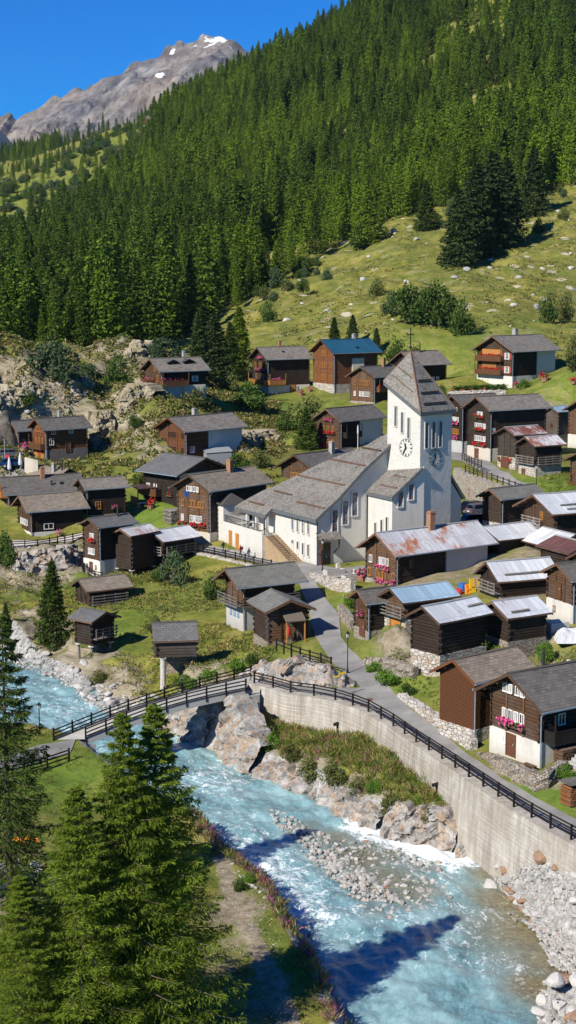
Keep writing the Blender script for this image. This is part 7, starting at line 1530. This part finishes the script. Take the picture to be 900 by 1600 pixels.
# porch of the open fronted barn: a little slate roof on two posts with tools under it
bR = R(110); bx, by = .3, 155.4
def bl(x, y, z): return np.array([bx + x*math.cos(bR) - y*math.sin(bR), by + x*math.sin(bR) + y*math.cos(bR), z])
r = thing('porch', 'small slate topped porch with tools at the open barn front', 'porch', tuple(bl(0, 0, .1)), bR)
m = MB(); m.obox((-.55, -1.5, 2.5), (1.6, 0, .75), (0, 2.2, 0), (-.05, 0, .12)); m.build('roof', 'slate_brown', r)
for y in (-1.4, .6): m = MB(); m.box(-.45, -.33, y-.06, y+.06, -.4, 2.55); m.build('post', 'wood_gold', r)
for i, (y, h, mt) in enumerate(((-.9, 1.7, 'board_grey'), (-.6, 1.9, 'wood_gold'), (-.1, 1.6, 'board_grey'), (.25, 1.75, 'board'))):
    p = bl(.35, y, .1); m = MB(); m.tube((0, 0, 0), (.25, .05, h), .025, n=5); m.box(-.12, .12, -.02, .02, -.05, .22); o = m.build('garden_tool', mt); o.location = p; o.rotation_euler[2] = bR; tag(o, ('grey hay tool leaning left in the barn porch', 'long yellow handled tool in the barn porch', 'short grey tool in the middle of the barn porch', 'brown tool leaning at the right post of the barn porch')[i], 'tool')
p = bl(.2, .25, .1); m = MB(); m.lathe([(0, .9), (.22, .95), (.26, 1.3), (.2, 1.75), (.08, 1.9), (0, 1.9)], 10); o = m.build('hanging_coat', 'red_cloth'); o.location = p; tag(o, 'reddish coat hanging in the barn porch', 'coat')
# parasols, flagpole
for u, v, lb in ((15, 742, 'closed white parasol on the left plaza, nearer the edge'), (32, 735, 'closed white parasol on the left plaza beside the pale wall')):
    g = G(u, v); r = thing('parasol', lb, 'parasol', tuple(g)); m = MB(); m.tube((0, 0, 0), (0, 0, 2.9), .04, n=6); m.build('pole', 'steel', r); m = MB(); m.lathe([(.3, .9), (.34, 1.2), (.22, 2.2), (.06, 2.85), (0, 2.9)], 8); m.build('canopy', 'tarp_white', r)
g = G(559, 702); r = thing('flag_pole', 'white pole with a furled pale banner before the red flowered house', 'flag pole', tuple(g)); m = MB(); m.tube((0, 0, 0), (0, 0, 4.2), .05, n=6); m.build('pole', 'white_paint', r); m = MB(); m.lathe([(.1, 2.6), (.16, 2.9), (.14, 3.7), (.05, 4.1)], 7); m.build('banner', 'tarp_white', r)
g = G(8, 735); r = thing('flag_pole', 'tall thin pole with a small red flag on the left plaza', 'flag pole', tuple(g)); m = MB(); m.tube((0, 0, 0), (0, 0, 5.0), .05, n=6); m.build('pole', 'steel', r); m = MB(); m.obox((0, 0, 2.0), (.7, 0, 0), (0, .03, 0), (0, 0, .5)); m.build('flag', 'red_cloth', r)
p = UZ(291, 763, 8.6); m = MB(); m.tube((0, 0, 0), (-.9, -.5, .7), .025, n=5); m.add([(-.2, -.1, .15), (-.85, -.47, .66), (-.75, -.45, -.2), (-.3, -.15, -.5)], [(0, 1, 2, 3), (3, 2, 1, 0)]); o = m.build('flag', 'blue_cloth'); o.location = bl(0, 0, 0)*0 + np.array([-13.2, 206.2, 8.7]); tag(o, 'small blue and white flag on the gable of the tall dark chalet', 'flag')
# white tarpaulin heap
g = G(892, 1000); V = []; F_ = []; n = 16; rs = np.random.RandomState(2)
for j in range(n):
    for i in range(n): x, y = i/(n-1)*2-1, j/(n-1)*2-1; V.append((x*1.5, y*1.1, max(0, 1.2*(1-max(abs(x), abs(y))**3) + float(fbm(x*2, y*2, 3, 5))*.35)-.1))
for j in range(n-1):
    for i in range(n-1): a = j*n+i; F_.append((a, a+1, a+n+1, a+n))
m = MB(); m.add(V, F_); o = m.build('tarpaulin', 'tarp_white'); o.location = g; tag(o, 'crumpled white tarpaulin over a heap below the log hut at the right edge', 'tarpaulin')
g = G(868, 985); m = MB(); m.prism([(-1, -.8), (1.1, -.7), (1.0, .8), (-.9, .9)], -.5, .9); o = m.build('wall_block', 'white_wall'); o.location = g; o.rotation_euler[2] = .4; tag(o, 'low white block of wall beside the white tarpaulin', 'wall')
# yellow board and small things by the blue roofed barn
for u, v, c, lb, s in ((739, 926, 'yellow_cloth', 'bright yellow board leaning beside the long white roofed barn', (.75, .1, 1.5)), (749, 921, 'yellow_cloth', 'small yellow panel half hidden by the rail gallery', (.5, .1, 1.2)), (722, 924, 'blue_cloth', 'blue barrel like bin beside the stone corner', (.4, .4, .9)), (731, 928, 'orange_cloth', 'orange brown plank stack left of the yellow board', (.5, .3, 1.0)), (717, 929, 'red_cloth', 'small red can at the end of the sky blue roof', (.35, .35, .6))):
    g = G(u, v); m = MB(); a, b, c_ = s
    if a == b: m.lathe([(0, 0), (a, 0), (a*1.08, c_*.3), (a*1.08, c_*.7), (a, c_), (0, c_)], 10)
    else: m.obox((-a/2, -b/2, 0), (a, 0, 0), (0, b, 0), (0, c_*.12, c_)); m.obox((-a/2-.03, -b/2-.03, c_*.5), (a+.06, 0, 0), (0, -.03, 0), (0, 0, .08))
    o = m.build('bin' if a == b else 'board', c); o.location = g; o.rotation_euler[2] = R(25); tag(o, lb, 'bin' if a == b else 'board')
# garden table, flower tubs, roof sheet
g = G(222, 793); r = thing('garden_table', 'white garden table under the flat canopy on the village green', 'table', tuple(g), .5); m = MB(); m.box(-.8, .8, -.45, .45, .7, .75); m.build('table_top', 'white_paint', r)
for x in (-.65, .65):
    for y in (-.35, .35): m = MB(); m.box(x-.03, x+.03, y-.03, y+.03, 0, .7); m.build('leg', 'white_paint', r)
g = G(226, 786); r = thing('canopy', 'flat brown lean-to canopy on posts beside the slate roofed chalet', 'canopy', tuple(g), R(30)); m = MB(); m.obox((-1.7, -1.3, 2.3), (3.4, 0, 0), (0, 2.8, .25), (0, 0, .1)); m.build('roof', 'metal_brown', r)
for x in (-1.6, 1.6): m = MB(); m.box(x-.06, x+.06, -1.2, -1.08, -.2, 2.3); m.build('post', 'board', r)
m = MB(); m.box(-1.7, -1.6, -1.1, 1.3, -.2, 1.1); m.build('side_board', 'wood_gold', r)
g = G(341, 722); m = MB(); m.obox((-2.4, -1, 1.6), (4.6, 0, .15), (0, 2.2, .5), (0, 0, .08)); m.box(-2.2, 2.0, -.9, .9, -.5, 1.55); o = m.build('shed', ['metal_white']); o.location = g; o.rotation_euler[2] = R(20); tag(o, 'low white sheet roofed shed behind the cream gabled chalet', 'shed')
def tub(u, v, col, label, s=.5, n=60):
    g = G(u, v); r = thing('flower_tub', label, 'flower tub', tuple(g)); m = MB(); m.lathe([(0, 0), (s*.55, 0), (s*.7, s*.8), (s*.6, s*.8)], 9); m.build('pot', 'chimney_brick', r); rs = np.random.RandomState(int(u+v)); B = rs.normal(size=(n, 3))*np.array([.45, .45, .28])*s + np.array([0, 0, s*1.1]); V, F_ = cards(B, rs.normal(size=B.shape), s*.4, s*.4, rs); npmesh('flowers', V, F_, [FLW[col], 'leaf_green'], r, mi=(rs.uniform(size=len(F_)) < .3).astype(int))
for a in ((706, 615, 'red', 'red flower clump on the garden wall, nearest the church tower'), (722, 614, 'red', 'red flower clump on the garden wall, second from the tower'), (737, 614, 'red', 'red flower clump on the garden wall, third from the tower'), (756, 613, 'red', 'red flower clump on the garden wall, nearest the big chalet'), (851, 597, 'red', 'broad red flower bed at the side of the big chalet', 1.2), (896, 600, 'red', 'red flowers at the right edge beside the big chalet path', .8), (121, 698, 'red', 'orange red flower tub at the corner of the golden shuttered house', .8), (82, 714, 'pink', 'pink flower clump at the foot of the golden shuttered house', .7), (235, 796, 'red', 'red flower tub on the village green before the canopy', .8), (38, 705, 'pink', 'pink flowers beside the pale plaza wall', .9), (737, 781, 'red', 'red flowers on the high stone wall above the cars', .9), (668, 625, 'red', 'small red flower tub behind the tower roof', .6), (92, 838, 'pink', 'pink flowers behind the fence of the low front house', .5), (470, 618, 'pink', 'pink flower tub before the golden balcony house', .8), (484, 612, 'pink', 'pink flower tub beside the stone base of the blue roofed house', .6), (240, 788, 'red', 'red blossoms beside the garden chairs on the green', .6), (565, 908, 'pink', 'pink flowers at the wall corner of the rust streaked house', .9), (806, 607, 'red', 'red flowers below the steps of the big chalet', .8), (820, 688, 'red', 'red flowers beside the striped barn', .6)): tub(*a)
# cars
def car(u, v, rz, paint, label, kind='suv', name='parked_car', z=None):
    g = G(u, v); r = thing(name, label, 'car', (g[0], g[1], g[2]+.1), rz); L_, W_, H_ = (4.4, 1.8, 1.62) if kind == 'suv' else (4.2, 1.74, 1.46)
    prof = [(-L_/2, .35), (-L_/2-.04, .62), (-L_/2+.06, .92), (-L_/2+.18, 1.0), (-L_/2+.42, H_*.93), (-L_/2+.75, H_), (.25, H_), (.62, H_*.95), (1.12, 1.0), (L_/2-.3, .88), (L_/2-.04, .72), (L_/2, .5), (L_/2-.05, .32)]
    m = MB(); n = len(prof); inset = [0, 0, .03, .05, .2, .24, .24, .2, .06, .05, .08, .05, .05]
    V = [(x, -W_/2+i, z_) for (x, z_), i in zip(prof, inset)] + [(x, W_/2-i, z_) for (x, z_), i in zip(prof, inset)]
    F_ = [(i, (i+1) % n, n+(i+1) % n, n+i) for i in range(n)] + [tuple(range(n))[::-1], tuple(range(n, 2*n))]; m.add(V, F_); b = m.build('body', paint, r)
    m = MB(); e = .012
    for sg in (-1, 1):
        q = lambda x, z_, i: (x, sg*(W_/2-i+e), z_)
        for x0, x1, x2, x3 in ((-L_/2+.5, -.35, -.35, -L_/2+.72), (-.27, .95, .6, -.27)): m.add([q(x0, 1.02, .06), q(x1, 1.02, .06), q(x2, H_*.93, .21), q(x3, H_*.93, .21)], [(0, 1, 2, 3), (3, 2, 1, 0)])
    m.add([(.68, -W_/2+.28, H_*.935), (.68, W_/2-.28, H_*.935), (1.1, W_/2-.14, 1.03), (1.1, -W_/2+.14, 1.03)], [(0, 1, 2, 3), (3, 2, 1, 0)]); m.add([(-L_/2+.2-.02, -W_/2+.16, 1.04), (-L_/2+.2-.02, W_/2-.16, 1.04), (-L_/2+.4-.02, W_/2-.26, H_*.9), (-L_/2+.4-.02, -W_/2+.26, H_*.9)], [(0, 1, 2, 3), (3, 2, 1, 0)])
    m.build('window_glass', 'car_glass', r)
    for x in (-L_/2+.78, L_/2-.82):
        for sg in (-1, 1):
            m = MB(); m.tube((x, sg*(W_/2-.2), .33), (x, sg*(W_/2+.01), .33), .33, n=14); w_ = m.build('wheel', 'black_rubber', r); m = MB(); m.tube((x, sg*(W_/2+.0), .33), (x, sg*(W_/2+.025), .33), .2, n=10); m.build('rim', 'steel', w_)
    for sg in (-1, 1):
        m = MB(); m.box(L_/2-.14, L_/2-.01, sg*.62-.17, sg*.62+.17, .64, .78); m.build('headlight', 'lamp_glass', r); m = MB(); m.box(-L_/2-.03, -L_/2+.1, sg*.68-.12, sg*.68+.12, .72, .95); m.build('tail_light', 'tail_red', r)
    m = MB(); m.box(-L_/2-.06, -L_/2-.02, -.26, .26, .58, .7); m.build('number_plate', 'white_paint', r)
car(733, 801, R(205), 'car_black', 'black car nose out beside the church, behind the grey one'); car(752, 805, R(28), 'car_grey', 'grey car with its white number plate towards the viewer beside the dark barn'); car(745, 822, R(20), 'car_blue', 'dark blue car in the shadow nearest the church')
car(20, 731, R(15), 'car_blue', 'dark blue car parked on the left plaza before the parasols', 'sedan'); car(16, 716, R(10), 'car_grey', 'silver grey car at the back of the left plaza', 'sedan'); car(6, 1392, R(60), 'car_white', 'pale vehicle in the shade at the left edge behind the spruce trunk')
# orange awning and white sheets seen between the foreground trees
g = G(42, 1352); r = thing('awning', 'orange awning on poles seen between the front trees', 'awning', tuple(g), .5); m = MB(); m.obox((-.8, -.5, 1.75), (1.6, 0, 0), (0, 1.0, .2), (0, 0, .05)); m.build('canvas', 'orange_cloth', r)
for x in (-.75, .75): m = MB(); m.tube((x, -.45, 0), (x, -.45, 1.75), .03, n=5); m.build('pole', 'steel', r)
for u, v, lb in ((62, 1372, 'white garden chair near the orange awning'), (90, 1392, 'white garden chair further from the orange awning between the larches')):
    g = G(u, v); r = thing('garden_chair', lb, 'chair', tuple(g), .8); m = MB(); m.box(-.45, .45, -.4, .4, .4, .47); m.build('seat', 'white_paint', r); m = MB(); m.box(-.45, .45, .36, .42, .47, 1.15); m.build('backrest', 'white_paint', r)
    for x in (-.4, .4):
        for y in (-.35, .35): m = MB(); m.box(x-.03, x+.03, y-.03, y+.03, 0, .4); m.build('leg', 'white_paint', r)
# ------------------------------------------------------------------ people
simple('skin', (.5, .3, .21), .6, .05, 4, 0); simple('cloth_black', (.02, .02, .025), .8, .2, 8, 0); simple('cloth_red', (.4, .03, .04), .8, .2, 8, 0); simple('cloth_blue', (.08, .12, .2), .8, .2, 8, 0); simple('cloth_denim', (.06, .08, .13), .8, .2, 8, 0); simple('hair_dark', (.03, .02, .015), .6, .2, 8, 0)
def person(u, v, rz, top, legs, label, stride=.24, extra=None):
    g = G(u, v); J = dict(pel=(0, 0, .92), spi=(0, .02, 1.15), che=(0, 0, 1.36), nec=(0, .0, 1.5), hd0=(0, .02, 1.58), hd1=(0, .03, 1.7))
    V = [J['pel'], J['spi'], J['che'], J['nec'], J['hd0'], J['hd1']]; RR = [(.15, .11), (.14, .1), (.165, .11), (.06, .06), (.088, .1), (.08, .09)]; E_ = [(0, 1), (1, 2), (2, 3), (3, 4), (4, 5)]
    def add(p, r, par): V.append(p); RR.append(r); E_.append((par, len(V)-1)); return len(V)-1
    for sg in (-1, 1):
        st = stride*sg; h = add((sg*.1, 0, .86), (.1, .1), 0); k = add((sg*.11, st*.55+.04, .48), (.065, .065), h); a = add((sg*.11, st*1.0-.02, .09), (.045, .045), k); add((sg*.12, st*1.0+.15, .04), (.045, .035), a)
        s = add((sg*.19, 0, 1.42), (.068, .068), 2); e = add((sg*.25, -st*.4-.03, 1.13), (.048, .048), s); w_ = add((sg*.25, -st*.8+.06, .9), (.034, .034), e); pl_ = add((sg*.25, -st*.85+.1, .83), (.04, .022), w_)
        for k2, (dx, ln) in enumerate(((-.03, .08), (-.01, .09), (.012, .085), (.03, .07))): add((sg*.25+dx, -st*.85+.12, .83-ln), (.011, .011), pl_)
        add((sg*.25-sg*.035, -st*.85+.14, .8), (.012, .012), pl_)
    me = bpy.data.meshes.new('person'); me.from_pydata(V, E_, []); o = bpy.data.objects.new('person', me); COL.objects.link(o); sk = o.modifiers.new('s', 'SKIN'); sk.use_smooth_shade = True
    for i, r in enumerate(RR): me.skin_vertices[0].data[i].radius = r
    me.skin_vertices[0].data[0].use_root = True; o.modifiers.new('d', 'SUBSURF').levels = 1
    dg = bpy.context.evaluated_depsgraph_get(); dg.update(); m2 = bpy.data.meshes.new_from_object(o.evaluated_get(dg)); o.modifiers.clear(); o.data = m2; bpy.data.meshes.remove(me)
    for mt in (top, legs, 'skin', 'hair_dark', 'black_rubber'): m2.materials.append(MAT[mt])
    for p in m2.polygons:
        c = p.center; p.material_index = 4 if c.z < .1 else 1 if c.z < .93 and abs(c.x) < .21 else 3 if (c.z > 1.67 or (c.z > 1.56 and c.y < .0)) else 2 if c.z > 1.5 or (c.z < .9 and abs(c.x) >= .2) else 0
    o.location = g; o.rotation_euler[2] = rz; tag(o, label, 'person')
    m = MB()
    for sx in (-.035, .035): m.box(sx-.012, sx+.012, .105, .125, 1.63, 1.65)
    m.add([(-.015, .11, 1.6), (.015, .11, 1.6), (0, .14, 1.6), (0, .11, 1.64)], [(0, 1, 2), (0, 2, 3), (2, 1, 3)]); m.box(-.025, .025, .1, .118, 1.565, 1.575); m.build('face_features', 'hair_dark', o)
    if extra: m = MB(); m.box(-.16, .16, -.3, -.12, 1.05, 1.45); m.build('backpack', extra, o)
person(349, 865, R(60), 'cloth_black', 'cloth_denim', 'walker in dark clothes on the fenced path, the one furthest left')
person(376, 871, R(70), 'cloth_red', 'cloth_black', 'walker in red with a black backpack on the fenced path', .2, 'cloth_black')
person(389, 875, R(250), 'cloth_blue', 'cloth_denim', 'walker in grey blue jacket on the fenced path, the one furthest right')
person(15, 740, R(120), 'teal_cloth', 'cloth_denim', 'person in a turquoise shirt on the left plaza', .1)
SKY, SUNE, EXPO, HAZE = 0.056, 5.0, 0.5, 1.7e-5
# ------------------------------------------------------------------ light, sky, camera
w = bpy.data.worlds.new('World'); scene.world = w; w.use_nodes = True
nt = w.node_tree; bg = nt.nodes['Background']; sky = nt.nodes.new('ShaderNodeTexSky'); sky.sky_type = 'NISHITA'; sky.sun_disc = False
sky.sun_elevation = SUN_EL; sky.sun_rotation = math.atan2(SUN[0], SUN[1]); sky.altitude = 1500; sky.air_density = 1.0; sky.dust_density = 0.1; sky.ozone_density = 4.0
hs = nt.nodes.new('ShaderNodeHueSaturation'); hs.inputs['Saturation'].default_value = 2.0; hs.inputs['Value'].default_value = 1.0
nt.links.new(sky.outputs[0], hs.inputs['Color']); tn = nt.nodes.new('ShaderNodeMix'); tn.data_type = 'RGBA'; tn.blend_type = 'MULTIPLY'; tn.inputs[0].default_value = 1; tn.inputs[7].default_value = (.08, 1.05, 1.55, 1); nt.links.new(hs.outputs[0], tn.inputs[6]); nt.links.new(tn.outputs[2], bg.inputs['Color']); bg.inputs['Strength'].default_value = SKY
ld = bpy.data.lights.new('sun', 'SUN'); ld.energy = SUNE; ld.angle = R(.5); ld.color = (1, .94, .83)
lo = bpy.data.objects.new('sun', ld); COL.objects.link(lo)
sv = Vector((SUN[0] * math.cos(SUN_EL), SUN[1] * math.cos(SUN_EL), math.sin(SUN_EL)))
lo.rotation_euler = (-sv).to_track_quat('-Z', 'Y').to_euler(); lo.location = (0, 0, 300)
cd = bpy.data.cameras.new('camera'); cam = bpy.data.objects.new('camera', cd); COL.objects.link(cam); scene.camera = cam
cam.location = (0, 0, CZ); cam.rotation_euler = (math.pi / 2 - PIT, 0, 0)
cd.sensor_fit = 'VERTICAL'; cd.sensor_height = 36; cd.lens = 36 * FPX / 1600; cd.clip_start = 1; cd.clip_end = 30000
vs = scene.view_settings; vs.view_transform = 'Standard'; vs.look = 'None'; vs.exposure = EXPO; vs.gamma = 1; vs.use_curve_mapping = False
scene.display_settings.display_device = 'sRGB'
scene.cycles.max_bounces = 6; scene.cycles.diffuse_bounces = 3; scene.cycles.glossy_bounces = 2; scene.cycles.transmission_bounces = 2; scene.cycles.transparent_max_bounces = 4
scene.cycles.use_denoising = True
# thin mountain air
t = NT('air'); t.t.nodes.remove(t.b); pv_ = t.n('ShaderNodeVolumePrincipled'); pv_.inputs['Color'].default_value = (.55, .75, 1, 1); pv_.inputs['Density'].default_value = HAZE; pv_.inputs['Anisotropy'].default_value = .1; t.l(pv_.outputs[0], t.out.inputs['Volume'])
m = MB(); m.box(-5500, 5500, -300, 9500, -1400, 1250); tag(m.build('haze', 'air'), 'thin blue mountain air', None, None, 'stuff')
